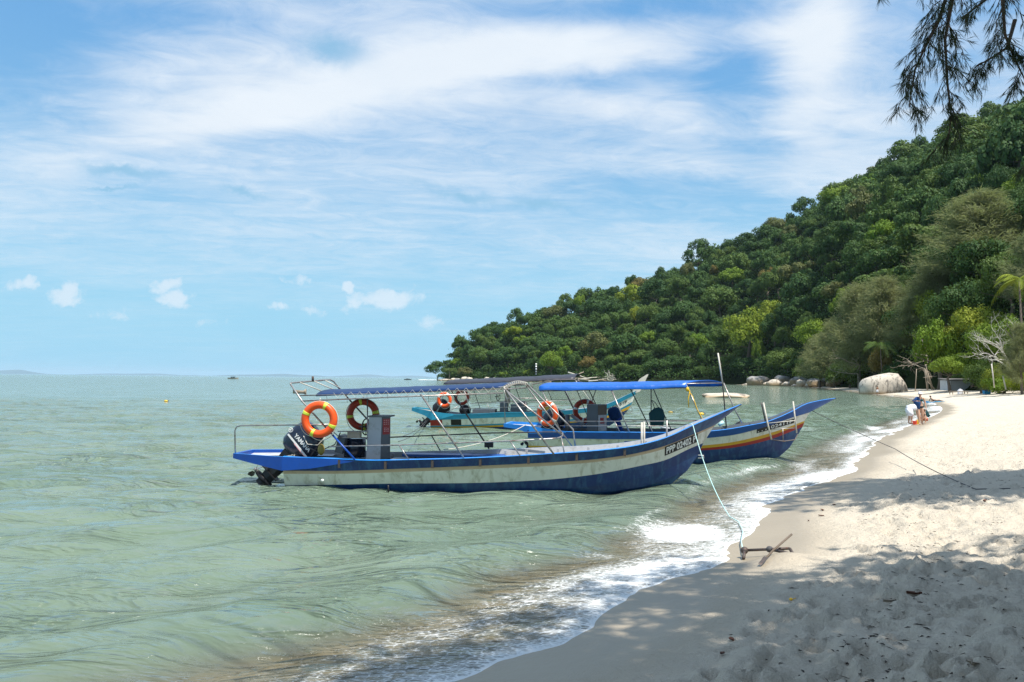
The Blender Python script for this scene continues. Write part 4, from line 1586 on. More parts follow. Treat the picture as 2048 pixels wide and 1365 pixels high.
def hull_text(txt, H, parent, mat, x0, x1, zb0, zt0, zb1, zt1, fill=0.9, hfill=0.78, bold=0.012, off=0.011, sg=-1):
    me = text_mesh(txt, 1.0, bold)
    co = np.array([v.co[:] for v in me.vertices])
    mn, mx = co.min(0), co.max(0)
    u = ((co[:, 0] - mn[0]) / (mx[0] - mn[0]) - 0.5) * fill + 0.5
    w = ((co[:, 1] - mn[1]) / (mx[1] - mn[1]) - 0.5) * hfill + 0.5
    for v, a, b in zip(me.vertices, u, w):
        x = x0 + (x1 - x0) * a
        zb, zt = zb0 + (zb1 - zb0) * a, zt0 + (zt1 - zt0) * a
        z = zb + (zt - zb) * b
        v.co = (x, sg * (H.lat_at(x, z) + off), z)
    me.materials.append(mat)
    return link('lettering', me, parent)


def plank_part(name, top, bot, thick, mat, parent, sg=-1, edge=None):
    """a standing board: outer face between two lines of points, given thickness inwards"""
    n = len(top)
    mb = MB()
    v = []
    for k, inn in ((top, 0), (bot, 0), (bot, 1), (top, 1)):
        for x, y, z in k:
            v.append((x, sg * (y - inn * thick), z))
    f, mi = [], []
    for a, b, m_ in ((0, 1, 0), (1, 2, 0), (2, 3, 0), (3, 0, 1)):
        for i in range(n - 1):
            q = (a * n + i, b * n + i, b * n + i + 1, a * n + i + 1)
            f.append(q if sg < 0 else tuple(reversed(q)))
            mi.append(m_)
    f += [(0, 3 * n, 2 * n, n), (n - 1, 2 * n - 1, 3 * n - 1, 4 * n - 1)]
    mi += [0, 0]
    mb.add(v, f)
    mb.mi = mi
    mb.sm = [False] * len(f)
    return mb.build(name, [mat, edge or mat], parent)


def stern_boards(parent, tipx, tipy, top, bot, mat, edge, deck):
    for sg in (-1, 1):
        plank_part('stern_board', top, bot, 0.05, mat, parent, sg, edge)
    x, y, z = top[0]
    zb = bot[0][2]
    b = MB()
    b.box((x + 0.03, 0, (z + zb) / 2), (0.09, 2 * y - 0.06, z - zb - 0.004))
    b.build('stern_crossbeam', [mat], parent)
    for sg in (-1, 1):
        b = MB()
        pts = [(p[0], sg * (p[1] - 0.06), p[2] - 0.07) for p in top if p[0] < 0.7]
        inn = [(p[0], sg * max(0.10, p[1] - 0.42), p[2] - 0.10) for p in top if p[0] < 0.7]
        n = len(pts)
        f = [(i, i + 1, n + i + 1, n + i) for i in range(n - 1)]
        b.add(pts + inn, f if sg > 0 else [tuple(reversed(q)) for q in f])
        b.build('stern_deck', deck, parent)


def canopy_part(parent, mat, near, far, rise, valance=0.0, nx=30, ny=12, thick=0.012, sag=0.012, seed=0):
    """near / far: edge points (x, y, z) rear to front; the sheet arches between them"""
    mb = MB()
    tx = np.array([p[0] for p in near])

    def edge(pts, u):
        P = np.array(pts, float)
        k = u * (len(P) - 1)
        i = int(min(len(P) - 2, math.floor(k)))
        return P[i] + (P[i + 1] - P[i]) * (k - i)

    top = []
    for i in range(nx + 1):
        u = i / nx
        a, b = edge(near, u), edge(far, u)
        row = []
        if valance:
            row.append(a + np.array((0, -0.012, -valance * (1 + 0.10 * math.sin(u * 23 + seed)))))
        for j in range(ny + 1):
            v = j / ny
            p = a + (b - a) * v
            p[2] += rise * (1 - (2 * v - 1)**2) + sag * math.sin(u * 28 + seed) * (0.3 + 0.7 * math.sin(math.pi * v)) + 0.004 * math.sin(u * 71 + v * 9)
            row.append(p)
        if valance:
            row.append(b + np.array((0, 0.012, -valance * (1 + 0.10 * math.sin(u * 19 + seed)))))
        top.append(row)
    n = len(top[0])
    v = [tuple(p) for r in top for p in r] + [(p[0], p[1], p[2] - thick) for r in top for p in r]
    m = (nx + 1) * n
    f = []
    for i in range(nx):
        for j in range(n - 1):
            q = (i * n + j, (i + 1) * n + j, (i + 1) * n + j + 1, i * n + j + 1)
            f.append(q)
            f.append(tuple(m + k for k in reversed(q)))
    for i in range(nx):
        f.append((i * n, m + i * n, m + (i + 1) * n, (i + 1) * n))
        f.append((i * n + n - 1, (i + 1) * n + n - 1, m + (i + 1) * n + n - 1, m + i * n + n - 1))
    for j in range(n - 1):
        f.append((j, j + 1, m + j + 1, m + j))
        f.append((nx * n + j, m + nx * n + j, m + nx * n + j + 1, nx * n + j + 1))
    mb.add(v, f, 0, True)
    return mb.build('canopy', mat, parent)


def outboard(parent, loc, tilt, cowlm, text=None, label=None, scale=1.0, yaw=0.0, legm=None):
    e = bpy.data.objects.new('outboard_motor', None)
    COL.objects.link(e)
    e.parent = parent
    e.location = loc
    e.rotation_euler = (0, tilt, yaw)
    e.scale = (scale,) * 3
    if label:
        e['label'] = label
    legm = legm or M['black']
    b = MB()
    rings = []
    for z, ax, ay, ox in ((0.0, .20, .15, 0), (.05, .30, .21, 0.0), (.14, .37, .25, 0.0), (.34, .385, .265, 0), (.52, .36, .255, -.01), (.64, .30, .22, -.03), (.72, .20, .16, -.05), (.75, .10, .08, -.05)):
        ring = []
        for k in range(24):
            a = 2 * math.pi * k / 24
            c, s_ = math.cos(a), math.sin(a)
            ring.append((ox + ax * math.copysign(abs(c)**0.62, c), ay * math.copysign(abs(s_)**0.62, s_), z))
        rings.append(ring)
    b.loft(rings)
    cw = b.build('cowl', cowlm, e)
    b = MB()
    b.loft([[(x * k, y * k2, z) for x, y in ((.16, .10), (.05, .13), (-.17, .09), (-.17, -.09), (.05, -.13), (.16, -.10))] for z, k, k2 in ((0.02, 1.1, 1.1), (-.25, .9, .8), (-.5, .8, .55), (-.62, .75, .45))], 0, False)
    b.box((-.05, 0, -.60), (.46, .20, .02))
    b.loft([[(.13, .03, -.6), (.0, .045, -.6), (-.16, .02, -.6), (-.16, -.02, -.6), (0, -.045, -.6), (.13, -.03, -.6)], [(.11, .03, -.95), (.0, .04, -.95), (-.12, .02, -.95), (-.12, -.02, -.95), (0, -.04, -.95), (.11, -.03, -.95)]], 0, False)
    b.tube([(.22, 0, -.80), (.15, 0, -.80), (-.05, 0, -.80), (-.24, 0, -.80)], lambda t: (.02, .06, .075, .05)[int(round(t * 3))], 10)
    b.box((.22, 0, -.02), (.16, .26, .22))
    b.build('lower_leg', legm, e)
    b = MB()
    for k in range(3):
        a = 2 * math.pi * k / 3 + 0.4
        cy, cz = math.cos(a), math.sin(a)
        px_, pz_ = -cz, cy
        v = []
        for r_, w in ((.05, .04), (.12, .085), (.17, .06)):
            for sg in (-1, 1):
                v.append((-.29 + sg * w * 0.5, cy * r_ + px_ * w * sg, -.80 + cz * r_ + pz_ * w * sg))
        b.add(v, [(0, 1, 3, 2), (2, 3, 5, 4)])
        b.add([(x - 0.008, y, z) for x, y, z in v], [(2, 3, 1, 0), (4, 5, 3, 2)])
    b.tube([(-.24, 0, -.80), (-.34, 0, -.80)], .045, 8, r2=.03)
    b.build('propeller', M['tube'], e)
    if text:
        me = text_mesh(text, 0.115, 0.004, 0.95, 0.002)
        me.materials.append(M['print'])
        o_ = link('lettering', me, e, (0.03, -0.275, 0.40), (R(90), 0, 0))
        b = MB()
        for k in range(3):
            a = k * 2 * math.pi / 3 + math.pi / 2
            b.tube([(0.0, 0, 0.0), (0.036 * math.cos(a), 0, 0.036 * math.sin(a))], 0.006, 5)
        b.torus(0.044, 0.006, nu=20, nv=5)
        b.build('emblem', M['print'], e, (-0.335, -0.262, 0.40))
        b = MB()
        b.box((0.02, 0, 0), (0.62, 0.012, 0.035))
        b.build('stripe', M['print'], e, (-0.02, -0.268, 0.285), (0, R(3), 0))
        b = MB()
        b.box((0.12, 0, 0), (0.36, 0.014, 0.016))
        b.build('stripe', M['pink'], e, (-0.02, -0.270, 0.262), (0, R(3), 0))
    return e


def fitting(parent, name, pts, r, mat, n=7):
    return tube_part(name, pts, r * 0.86, mat, parent, n)


def console_part(parent, quad, y0, y1, mats, label_face=None, lean=0.0):
    """a helm box: front outline given by two heights, side depth y0..y1"""
    (xa, xb, zt), (xc, xd, zb) = quad
    b = MB()
    v = [(xa, y0, zt), (xb, y0, zt), (xd, y0, zb), (xc, y0, zb), (xa, y1, zt), (xb, y1, zt), (xd, y1, zb), (xc, y1, zb)]
    b.add(v, [(3, 2, 1, 0), (4, 5, 6, 7), (0, 1, 5, 4), (1, 2, 6, 5), (3, 0, 4, 7)])
    return b.build('console', mats, parent)


def wheel_part(parent, loc, r, rot, mat):
    b = MB()
    b.torus(r, 0.014, nu=24, nv=6)
    for k in range(3):
        a = k * 2.094 + 0.5
        b.tube([(0, 0, 0), (r * math.cos(a), 0, r * math.sin(a))], 0.010, 5)
    b.tube([(0, 0, 0), (0, 0.16, 0)], 0.02, 6)
    return b.build('steering_wheel', mat, parent, loc, rot)


BOATGRP = 'moored tour boats'


def boat_root(label, loc, heading):
    t = empty('tour_boat', loc, R(-heading))
    return tag(t, label, 'boat', BOATGRP)


def loc_world(boat, q):
    a = boat.rotation_euler[2]
    x, y, z = q
    return Vector((boat.location.x + x * math.cos(a) - y * math.sin(a), boat.location.y + x * math.sin(a) + y * math.cos(a), boat.location.z + z))


def lifebuoy(label, boat, q, D, mat, tapem, spin=0.0, yaw=0.0, lean=0.0):
    t = empty('lifebuoy', loc_world(boat, q))
    t.rotation_euler = (lean, 0, boat.rotation_euler[2] + yaw)
    tag(t, label, 'lifebuoy', 'lifebuoys hung on the boats')
    R0, r0 = D * 0.395, D * 0.105
    b = MB()
    b.torus(R0, r0, nu=48, nv=14)
    b.build('ring', mat, t)
    for k in range(4):
        a = spin + k * math.pi / 2 + math.pi / 4
        b = MB()
        b.torus(R0, r0 * 1.035, a - 0.105, a + 0.105, 5, 14)
        b.build('reflective_band', tapem, t)
    b = MB()
    pts = []
    for k in range(49):
        a = spin + math.pi / 4 + k * 2 * math.pi / 48
        s_ = abs(math.sin(2 * (a - spin - math.pi / 4)))
        rr = R0 + r0 * (1.03 + 0.30 * s_)
        pts.append((rr * math.cos(a), -0.01, rr * math.sin(a) - 0.03 * s_))
    b.tube(pts, 0.007, 5, cap=False)
    b.tube([(0, 0, R0 + r0), (0.01, 0, R0 + r0 + 0.06)], 0.008, 5)
    b.build('grab_rope', M['rope'], t)
    return t


# ---- boat in front: dark blue and white
def lofted(L0, stem_lo):
    return L0


B1 = boat_root('nearest boat, navy and white with a dark blue canopy and plate PPP 02402 P', (-4.56, 17.12, 0), 5)
H1 = Hull([(1.00, [(0, .62), (1.2, .60), (1.7, .585), (2.75, .62), (4.44, .70), (5.62, .78), (6.4, .84), (7.18, .945), (7.75, 1.10), (8.22, 1.31), (8.8, 1.56), (9.3, 1.77)]),
           (0.95, [(0, .34), (1.2, .365), (2.74, .45), (4.43, .54), (5.62, .61), (6.4, .67), (7.19, .79), (7.76, .94), (8.24, 1.13), (8.78, 1.35)]),
           (0.93, [(0, .27), (1.2, .30), (2.74, .38), (4.43, .47), (5.62, .54), (6.4, .61), (7.19, .73), (7.76, .88), (8.24, 1.08), (8.73, 1.30)]),
           (0.82, [(0, .02), (2.41, .12), (4.42, .18), (5.62, .26), (6.41, .36), (7.2, .51), (7.77, .64), (8.25, .86), (8.53, .97)]),
           (0.74, [(0, -.06), (2.4, -.02), (4.4, 0), (6.4, .12), (7.6, .36), (8.40, .69)]),
           (0.62, [(0, -.14), (4.4, -.14), (6.4, -.04), (7.5, .14), (8.2, .40)]),
           (0.42, [(0, -.24), (4.4, -.26), (6.4, -.16), (7.85, .10)]),
           (0.20, [(0, -.32), (4.4, -.36), (6.2, -.26), (7.45, -.01)]),
           (0.00, [(0, -.36), (4.4, -.40), (6.0, -.32), (7.0, -.16)])], 9.3)
hull_part('hull', H1, 1, 8, [M['cream'], M['white'], M['navy'], M['navy'], M['navy'], M['navy'], M['navy']], B1)
strake_part('top_strake', H1, M['navy'], B1)
inside_parts(H1, B1, M['edge'], M['grey'], M['floor'])
transom_part(H1, B1, M['white'])
st = [(-1.22, .46, .635), (-0.7, .66, .63), (0.0, .90, .625), (0.6, .925, .615), (1.0, .94, .60), (1.5, .945, .595)]
sb = [(-1.22, .46, .53), (-0.7, .66, .45), (0.0, .90, .345), (0.6, .925, .40), (1.0, .94, .47), (1.5, .945, .56)]
stern_boards(B1, -1.2, .46, st, sb, M['bright'], M['edge'], M['grey'])
for i in range(7):
    x0 = 1.2 + i * 0.95
    b = MB()
    yy = H1.lat_at(x0, float(H1.z(0, x0)) - 0.05) + 0.036
    b.box((x0, -yy, float(H1.z(0, x0)) - 0.09), (0.05, 0.014, 0.16))
    b.build('iron_strap', M['iron'], B1)
canopy_part(B1, M['tarp'], [(0.62, -.72, 1.885), (2.67, -.72, 1.985), (4.46, -.72, 2.095)], [(0.52, .72, 1.95), (2.6, .72, 2.04), (4.80, .72, 2.14)], 0.055, 0.022, seed=1, sag=0.003)
T, D_ = M['tube'], M['dtube']
for nm, pts, r, mt in (
        ('canopy_post', [(0.10, -.75, 2.08), (0.34, -.75, 1.75), (1.00, -.84, 1.10)], .022, T),
        ('canopy_post', [(1.00, -.84, 1.10), (1.52, -.93, .60)], .023, M['bright']),
        ('canopy_post', [(0.65, .75, 1.99), (1.41, .80, 1.19), (1.69, .87, .60)], .022, D_),
        ('rack_bar', [(0.10, -.75, 2.08), (0.06, -.68, 2.115), (0.48, .60, 2.19), (0.53, .72, 2.15), (0.65, .75, 1.99)], .020, T),
        ('rack_bar', [(0.16, -.40, 2.13), (0.52, .0, 1.94)], .014, M['palewood']),
        ('rack_bar', [(0.30, .05, 2.16), (0.66, .35, 1.97)], .014, M['palewood']),
        ('rack_bar', [(0.42, .42, 2.18), (0.72, .62, 2.0)], .014, M['palewood']),
        ('canopy_rail', [(0.32, -.75, 1.75), (2.17, -.75, 1.85), (4.48, -.75, 1.96)], .018, T),
        ('canopy_rail', [(0.26, -.72, 1.86), (2.16, -.72, 1.93), (4.46, -.72, 2.04)], .015, T),
        ('canopy_rail', [(0.60, .72, 1.94), (2.6, .72, 2.03), (4.82, .72, 2.13)], .018, T),
        ('canopy_post', [(4.53, -.76, 2.02), (5.50, -.86, .77)], .022, T),
        ('canopy_post', [(4.51, -.75, 2.03), (5.66, -.74, 1.14)], .020, T),
        ('canopy_post', [(4.85, .75, 2.13), (5.86, .74, 1.16), (5.91, .74, .79)], .021, T),
        ('canopy_post', [(4.83, .75, 2.10), (5.84, .76, .80)], .018, T),
        ('canopy_rail', [(4.48, -.75, 2.035), (4.83, .75, 2.05)], .018, T),
        ('canopy_rail', [(4.48, -.74, 2.06), (4.56, -.35, 2.125), (4.66, .05, 2.155), (4.76, .45, 2.165), (4.83, .74, 2.14)], .018, T),
        ('canopy_post', [(2.80, -.75, 1.92), (3.72, -.92, .67)], .022, T),
        ('canopy_post', [(3.18, .74, 1.96), (4.02, .86, .70)], .021, D_),
        ('canopy_post', [(1.58, -.30, 1.82), (1.62, -.30, .25)], .016, T),
        ('hand_rail', [(0.94, -.85, .84), (2.22, -.87, .89), (4.61, -.82, 1.01), (5.45, -.77, 1.065), (5.60, -.66, 1.08), (5.66, -.40, 1.10), (5.65, -.0, 1.13)], .017, T),
        ('hand_rail', [(0.90, .80, .85), (1.80, .85, .92), (4.02, .80, 1.05), (5.40, .58, 1.11), (5.60, .35, 1.12), (5.65, 0.0, 1.13)], .017, D_),
        ('rail_post', [(2.40, -.87, .90), (2.63, -.93, .60)], .015, T),
        ('rail_post', [(4.63, -.82, 1.01), (4.84, -.88, .72)], .015, T),
        ('rail_post', [(5.64, -.62, 1.08), (5.71, -.77, .76)], .016, T),
        ('rail_post', [(2.74, .83, .97), (2.93, .92, .62)], .015, D_),
        ('stern_rail', [(-1.19, -.42, .62), (-1.21, -.43, 1.10), (-1.17, -.44, 1.185), (-1.06, -.46, 1.215), (0.31, -.60, 1.255), (0.92, -.74, 1.28)], .018, T),
        ('mooring_post', [(7.27, -.12, 1.38), (7.27, -.12, .55)], .024, M['palewood']),
        ('mooring_post', [(7.34, .14, 1.38), (7.34, .14, .55)], .024, M['palewood']),
        ('mooring_post', [(7.79, 0, 1.42), (7.79, 0, .75)], .022, T),
        ('seat_bar', [(0.99, -.40, 1.12), (1.62, -.40, 1.13)], .014, T),
        ('seat_bar', [(1.06, -.40, .99), (1.63, -.40, 1.00)], .014, T),
        ('seat_bar', [(0.78, -.55, 1.26), (1.05, -.40, .98)], .013, T)):
    fitting(B1, nm, pts, r, mt)
# lacing between canopy and rail, and round the front hoop
b = MB()
pts = []
for i in range(39):
    u = i / 38
    x = 1.0 + 3.45 * u
    pts.append((x, -.765, (1.775 + 0.047 * x) if i % 2 else (1.885 + 0.046 * x)))
for i in range(0, 38):
    b.tube([pts[i], pts[i + 1]], 0.0032, 4, cap=False)
b.build('canopy_lacing', M['rope'], B1)
b = MB()
for i in range(13):
    u = i / 12
    c = Vector((4.48 + 0.35 * u, -.74 + 1.48 * u, 2.06 + 0.08 * u + 0.065 * math.sin(math.pi * u)))
    hp = []
    for k in range(9):
        a = 2 * math.pi * k / 8
        hp.append(c + Vector((math.cos(a) * 0.034, (k / 8 - 0.5) * 0.07, math.sin(a) * 0.034)))
    b.tube(hp, 0.006, 5, cap=False)
b.build('canopy_lacing', M['rope'], B1)
for i in range(9):
    b = MB()
    x = 0.85 + i * 0.42
    b.tube([(x, -.74, 1.83 + 0.046 * x), (x + 0.02, -.76, 1.72 + 0.046 * x - 0.05 * (i % 3))], 0.004, 4)
    b.build('loose_cord', M['drope'], B1)
outboard(B1, (-0.10, -0.05, 0.60), R(46), M['cowl'], 'YAMAHA', 'large dark blue outboard motor, tilted up', 1.02)
b = MB()
b.box((1.02, -0.1, .84), (0.16, 0.42, 0.36), Matrix.Rotation(R(12), 3, 'Y'))
b.build('seat_back', M['dgrey'], B1)
b = MB()
b.tube([(1.22, .1, .55), (1.22, .1, .95)], .23, 14)
b.build('fuel_drum', M['cowl'], B1)
b = MB()
b.box((1.35, -.40, 1.06), (0.26, 0.16, 0.12))
b.build('battery_box', M['wood'], B1)
cn = console_part(B1, ((1.63, 1.90, 1.42), (1.56, 1.88, .24)), -.32, .20, [M['grey']])
b = MB()
b.add([(1.90, -.325, 1.42), (2.03, -.10, 1.43), (2.04, -.10, .24), (1.88, -.325, .24), (1.90, .20, 1.42), (1.88, .2, .24)], [(0, 3, 2, 1), (1, 2, 5, 4)])
b.build('console_side', M['dgrey'], B1)
b = MB()
b.box((1.83, -.06, 1.435), (0.44, 0.55, 0.03))
b.build('console_top', M['dgrey'], B1)


def slant_panel(parent, name, a, b_, zt, zb, off, mat):
    """thin sheet on the slanting console side"""
    nrm = Vector((b_[1] - a[1], -(b_[0] - a[0]), 0)).normalized() * off
    mb = MB()
    v = [Vector((a[0], a[1], zt)) + nrm, Vector((b_[0], b_[1], zt)) + nrm, Vector((b_[0], b_[1], zb)) + nrm, Vector((a[0], a[1], zb)) + nrm]
    mb.add(v, [(0, 3, 2, 1)])
    return mb.build(name, mat, parent)


slant_panel(B1, 'notice_label', (1.915, -.30), (2.022, -.112), 1.385, 1.06, 0.006, M['label'])
for i, (u0, u1, z0, z1) in enumerate(((.12, .30, 1.36, 1.24), (.40, .58, 1.36, 1.24), (.68, .84, 1.36, 1.24), (.16, .36, 1.20, 1.10), (.46, .56, 1.20, 1.10), (.64, .80, 1.19, 1.10))):
    ax, ay = 1.915 + .107 * u0, -.30 + .188 * u0
    bx_, by_ = 1.915 + .107 * u1, -.30 + .188 * u1
    for k in range(3):
        zt = z0 - k * (z0 - z1) / 3
        slant_panel(B1, 'printed_line', (ax, ay), (bx_, by_), zt, zt - 0.014, 0.009, M['pink'])
wheel_part(B1, (1.50, -.06, 1.20), 0.17, (0, 0, R(75)), M['black'])
for i in range(5):
    x0 = 2.5 + i * 0.72
    b = MB()
    b.box((x0, 0, .46), (0.30, 2 * H1.lat_at(x0 + .15, .44) - .10, 0.035))
    b.build('thwart', M['dgrey'] if i < 3 else M['grey'], B1)
b = MB()
b.box((3.3, .52, .58), (2.2, .42, .05))
b.build('bench', M['blue'], B1)
b = MB()
b.box((2.62, -.30, .52), (0.95, .55, .05), Matrix.Rotation(R(4), 3, 'Y'))
b.build('engine_hatch', M['dgrey'], B1)
b = MB()
b.box((4.85, .40, .60), (.55, .10, .05), Matrix.Rotation(R(10), 3, 'Z'))
b.build('loose_plank', M['wood'], B1)
b = MB()
b.box((4.02, .80, .80), (.19, .10, .12))
b.box((4.02, .80, .87), (.12, .08, .03))
b.build('post_clamp', M['black'], B1)
for i in range(3):
    b = MB()
    b.box((5.25 + i * .55, 0, .44 + i * 0.05), (.40, 2 * H1.lat_at(5.45 + i * .55, .42 + i * .05) - .14, .03))
    b.build('bow_board', M['grey'], B1)
NP = (7.72, 8.40, .705, .905, .985, 1.185)
pl1 = hull_patch('name_board', H1, B1, M['plate'], NP[0], NP[1], .715, .90, .995, 1.175)
hull_text('PPP 02402 P', H1, pl1, M['print'], NP[0], NP[1], .715, .90, .995, 1.175, bold=0.03)
b = MB()
b.sphere((0.86, -.93, .17), (.035, .02, .03))
b.build('hull_outlet', M['print'], B1)
fitting(B1, 'fender_rope', [(2.2, -.90, .10), (2.2, -.86, -.12)], .02, M['black'])
fitting(B1, 'flag_stub', [(0.30, 0.0, 2.15), (0.30, 0.0, 2.26)], .03, M['iron'])
b = MB()
b.loft([[(0.14 + .0, -.74, 1.90), (0.14, -.74, 1.98), (0.14, -.68, 1.98), (0.14, -.68, 1.90)], [(0.34, -.70, 1.90), (0.34, -.70, 1.96), (0.34, -.66, 1.96), (0.34, -.66, 1.90)], [(0.40, -.70, 1.88), (0.40, -.70, 2.0), (0.40, -.66, 2.0), (0.40, -.66, 1.88)]])
b.build('stern_lamp', M['wood'], B1)
fitting(B1, 'motor_cable', [(0.35, -.45, .80), (0.62, -.55, .70), (0.95, -.45, .85), (1.05, -.40, 1.1)], .014, M['black'])
fitting(B1, 'motor_cable', [(0.30, -.50, 1.02), (0.42, -.60, .86), (0.62, -.55, .84), (0.78, -.58, 1.0)], .009, M['rope'])
b = MB()
b.sphere((.72, -.62, .76), (.075, .05, .12))
b.build('rag', M['green_fl'], B1)
lifebuoy('bright orange lifebuoy in the sun at the stern of the nearest boat', B1, (0.77, -.92, 1.39), .745, M['orange'], M['tape'], R(20))
lifebuoy('dull red lifebuoy in the canopy shade behind the helm of the nearest boat', B1, (1.29, .42, 1.44), .70, M['ored'], M['tape'], R(-35), R(10))

# ---- boat on the right: blue canopy, yellow and red bands
B3 = boat_root('right hand boat with a bright blue canopy, yellow and red bands and plate PPP 02411P', (0.62, 23.57, 0), 10)
H3 = Hull([(1.00, [(0, .80), (1.05, .77), (2.74, .79), (4.1, .81), (5.09, .86), (5.68, .94), (6.07, 1.02), (6.56, 1.12), (6.95, 1.27), (7.33, 1.45), (7.6, 1.60), (8.0, 1.71), (8.5, 1.79)]),
           (0.95, [(0, .57), (2.74, .60), (5.0, .67), (5.69, .76), (6.5, .97), (7.32, 1.25), (7.80, 1.39)]),
           (0.82, [(0, .34), (2.7, .36), (4.83, .45), (5.7, .56), (6.38, .72), (6.98, .90), (7.66, 1.15)]),
           (0.80, [(0, .27), (2.7, .29), (4.81, .37), (5.75, .49), (6.65, .71), (7.65, 1.10)]),
           (0.78, [(0, .21), (2.7, .23), (4.77, .31), (5.75, .41), (6.63, .61), (7.60, .98)]),
           (0.74, [(0, .06), (2.7, .07), (4.7, .13), (5.9, .26), (6.8, .48), (7.48, .76)]),
           (0.66, [(0, -.10), (4.4, -.06), (6.0, .08), (7.25, .40)]),
           (0.48, [(0, -.24), (4.4, -.22), (6.0, -.06), (6.98, .14)]),
           (0.22, [(0, -.32), (4.4, -.32), (5.8, -.18), (6.6, .0)]),
           (0.0, [(0, -.36), (4.4, -.36), (5.6, -.26), (6.3, -.10)])], 8.5)
hull_part('hull', H3, 1, 9, [M['white'], M['yellow'], M['red'], M['navy'], M['navy'], M['navy'], M['navy'], M['navy']], B3)
strake_part('top_strake', H3, M['blue'], B3)
inside_parts(H3, B3, M['edge'], M['dgrey'], M['floor'], 0.3)
transom_part(H3, B3, M['bright'])
st = [(-.74, .60, .95), (-.3, .74, .93), (0.05, .90, .91), (.5, .92, .85), (1.1, .945, .78)]
sb = [(-.74, .60, .85), (-.3, .74, .80), (0.05, .90, .70), (.5, .92, .72), (1.1, .945, .75)]
stern_boards(B3, -.74, .6, st, sb, M['edge'], M['edge'], M['grey'])
canopy_part(B3, M['tarp2'], [(0.30, -.77, 2.03), (1.3, -.77, 2.05), (2.31, -.77, 2.065), (3.4, -.77, 2.11), (4.42, -.77, 2.17)], [(0.55, .77, 2.10), (1.6, .77, 2.12), (2.8, .77, 2.14), (4.1, .77, 2.17), (5.50, .77, 2.20)], 0.075, 0.105, seed=3, sag=0.005)
for nm, pts, r, mt in (
        ('canopy_post', [(0.37, -.75, 1.95), (0.95, -.93, .78)], .021, T), ('canopy_post', [(0.80, .75, 2.05), (1.41, .85, .78)], .020, D_),
        ('canopy_post', [(2.34, -.75, 1.98), (2.86, -.93, .80)], .024, T), ('canopy_post', [(2.83, .75, 2.0), (3.42, .88, .80)], .020, D_),
        ('canopy_post', [(4.40, -.75, 2.15), (4.84, -.82, 1.13), (4.95, -.87, .87)], .020, T), ('flag_pole', [(5.37, .60, 3.05), (5.50, .60, 2.16)], .026, M['palewood']),
        ('flag_pole', [(5.46, .60, 2.40), (5.50, .60, 2.16), (5.60, .60, .90)], .022, D_),
        ('canopy_post', [(5.54, .75, 2.18), (5.83, .72, 1.45), (6.09, .68, .95)], .021, T), ('canopy_post', [(3.45, .30, 2.1), (3.45, .30, .35)], .018, D_),
        ('canopy_post', [(3.49, .70, 2.05), (3.90, .80, 1.06), (4.03, .86, .80)], .018, D_), ('canopy_post', [(1.55, .70, 2.05), (2.15, .86, .80)], .018, D_),
        ('canopy_brace', [(1.85, .72, 2.05), (1.45, .85, .85)], .016, D_), ('canopy_brace', [(1.25, -.1, 2.1), (1.75, .1, .85)], .014, D_),
        ('rack_bar', [(0.11, -.75, 1.95), (0.08, -.66, 2.09), (0.62, .40, 2.22), (1.15, .72, 2.24), (1.5, .75, 2.12)], .016, D_),
        ('canopy_rail', [(0.32, -.75, 1.90), (4.42, -.75, 2.04)], .016, D_), ('canopy_rail', [(4.42, -.75, 2.15), (5.50, .75, 2.18)], .018, T),
        ('stern_rail', [(-.70, -.58, .92), (-.74, -.56, 1.60), (-.66, -.56, 1.68), (0.21, -.68, 1.69)], .016, T),
        ('hand_rail', [(1.15, -.88, 1.06), (4.73, -.80, 1.13), (5.2, -.72, 1.10)], .015, T), ('hand_rail', [(0.92, -.88, .93), (4.64, -.82, .99)], .013, T),
        ('hand_rail', [(2.68, .85, 1.05), (4.86, .72, 1.08)], .015, D_), ('hand_rail', [(2.68, .86, .92), (4.9, .74, .95)], .013, D_),
        ('rail_post', [(3.35, -.86, 1.10), (3.5, -.92, .80)], .014, T), ('rail_post', [(2.45, -.88, 1.08), (2.6, -.93, .79)], .014, T),
        ('bow_fender_post', [(6.47, -.68, 1.66), (6.56, -.72, 1.14), (6.67, -.74, .66)], .026, M['palewood']), ('bow_fender_post', [(6.42, -.64, 1.66), (6.52, -.69, 1.14)], .024, D_),
        ('bow_fender_post', [(7.27, -.52, 1.70), (7.31, -.55, 1.25), (7.36, -.52, .84)], .024, M['palewood']),
        ('bow_frame', [(6.67, -.74, .66), (7.0, -.68, .62), (7.30, -.58, .66), (7.38, -.50, .80)], .016, D_), ('bow_frame', [(6.98, -.62, .98), (6.98, -.66, .62)], .014, T),
        ('bow_frame', [(6.56, -.73, 1.10), (7.31, -.56, 1.18)], .010, M['rope']), ('bow_frame', [(6.70, -.70, .94), (7.34, -.54, .98)], .012, T)):
    fitting(B3, nm, pts, r, mt)
b = MB()
b.add([(1.62, -.18, 1.52), (1.93, -.18, 1.52), (1.93, -.18, .35), (1.62, -.18, .35), (2.18, .12, 1.53), (2.18, .12, .35), (1.62, .30, 1.52), (1.62, .30, .35)], [(0, 3, 2, 1), (1, 2, 5, 4), (0, 6, 7, 3), (0, 1, 4, 6)])
b.build('console', M['dgrey'], B3)
slant_panel(B3, 'console_front', (1.94, -.17), (2.17, .108), 1.50, 1.22, 0.006, M['bark'])
slant_panel(B3, 'console_panel', (1.945, -.165), (2.165, .10), 1.22, .75, 0.008, M['grey'])
slant_panel(B3, 'notice_label', (1.99, -.11), (2.09, .01), 1.14, 1.05, 0.012, M['label'])
slant_panel(B3, 'notice_label', (1.99, -.11), (2.11, .035), 1.01, .97, 0.012, M['label'])
b = MB()
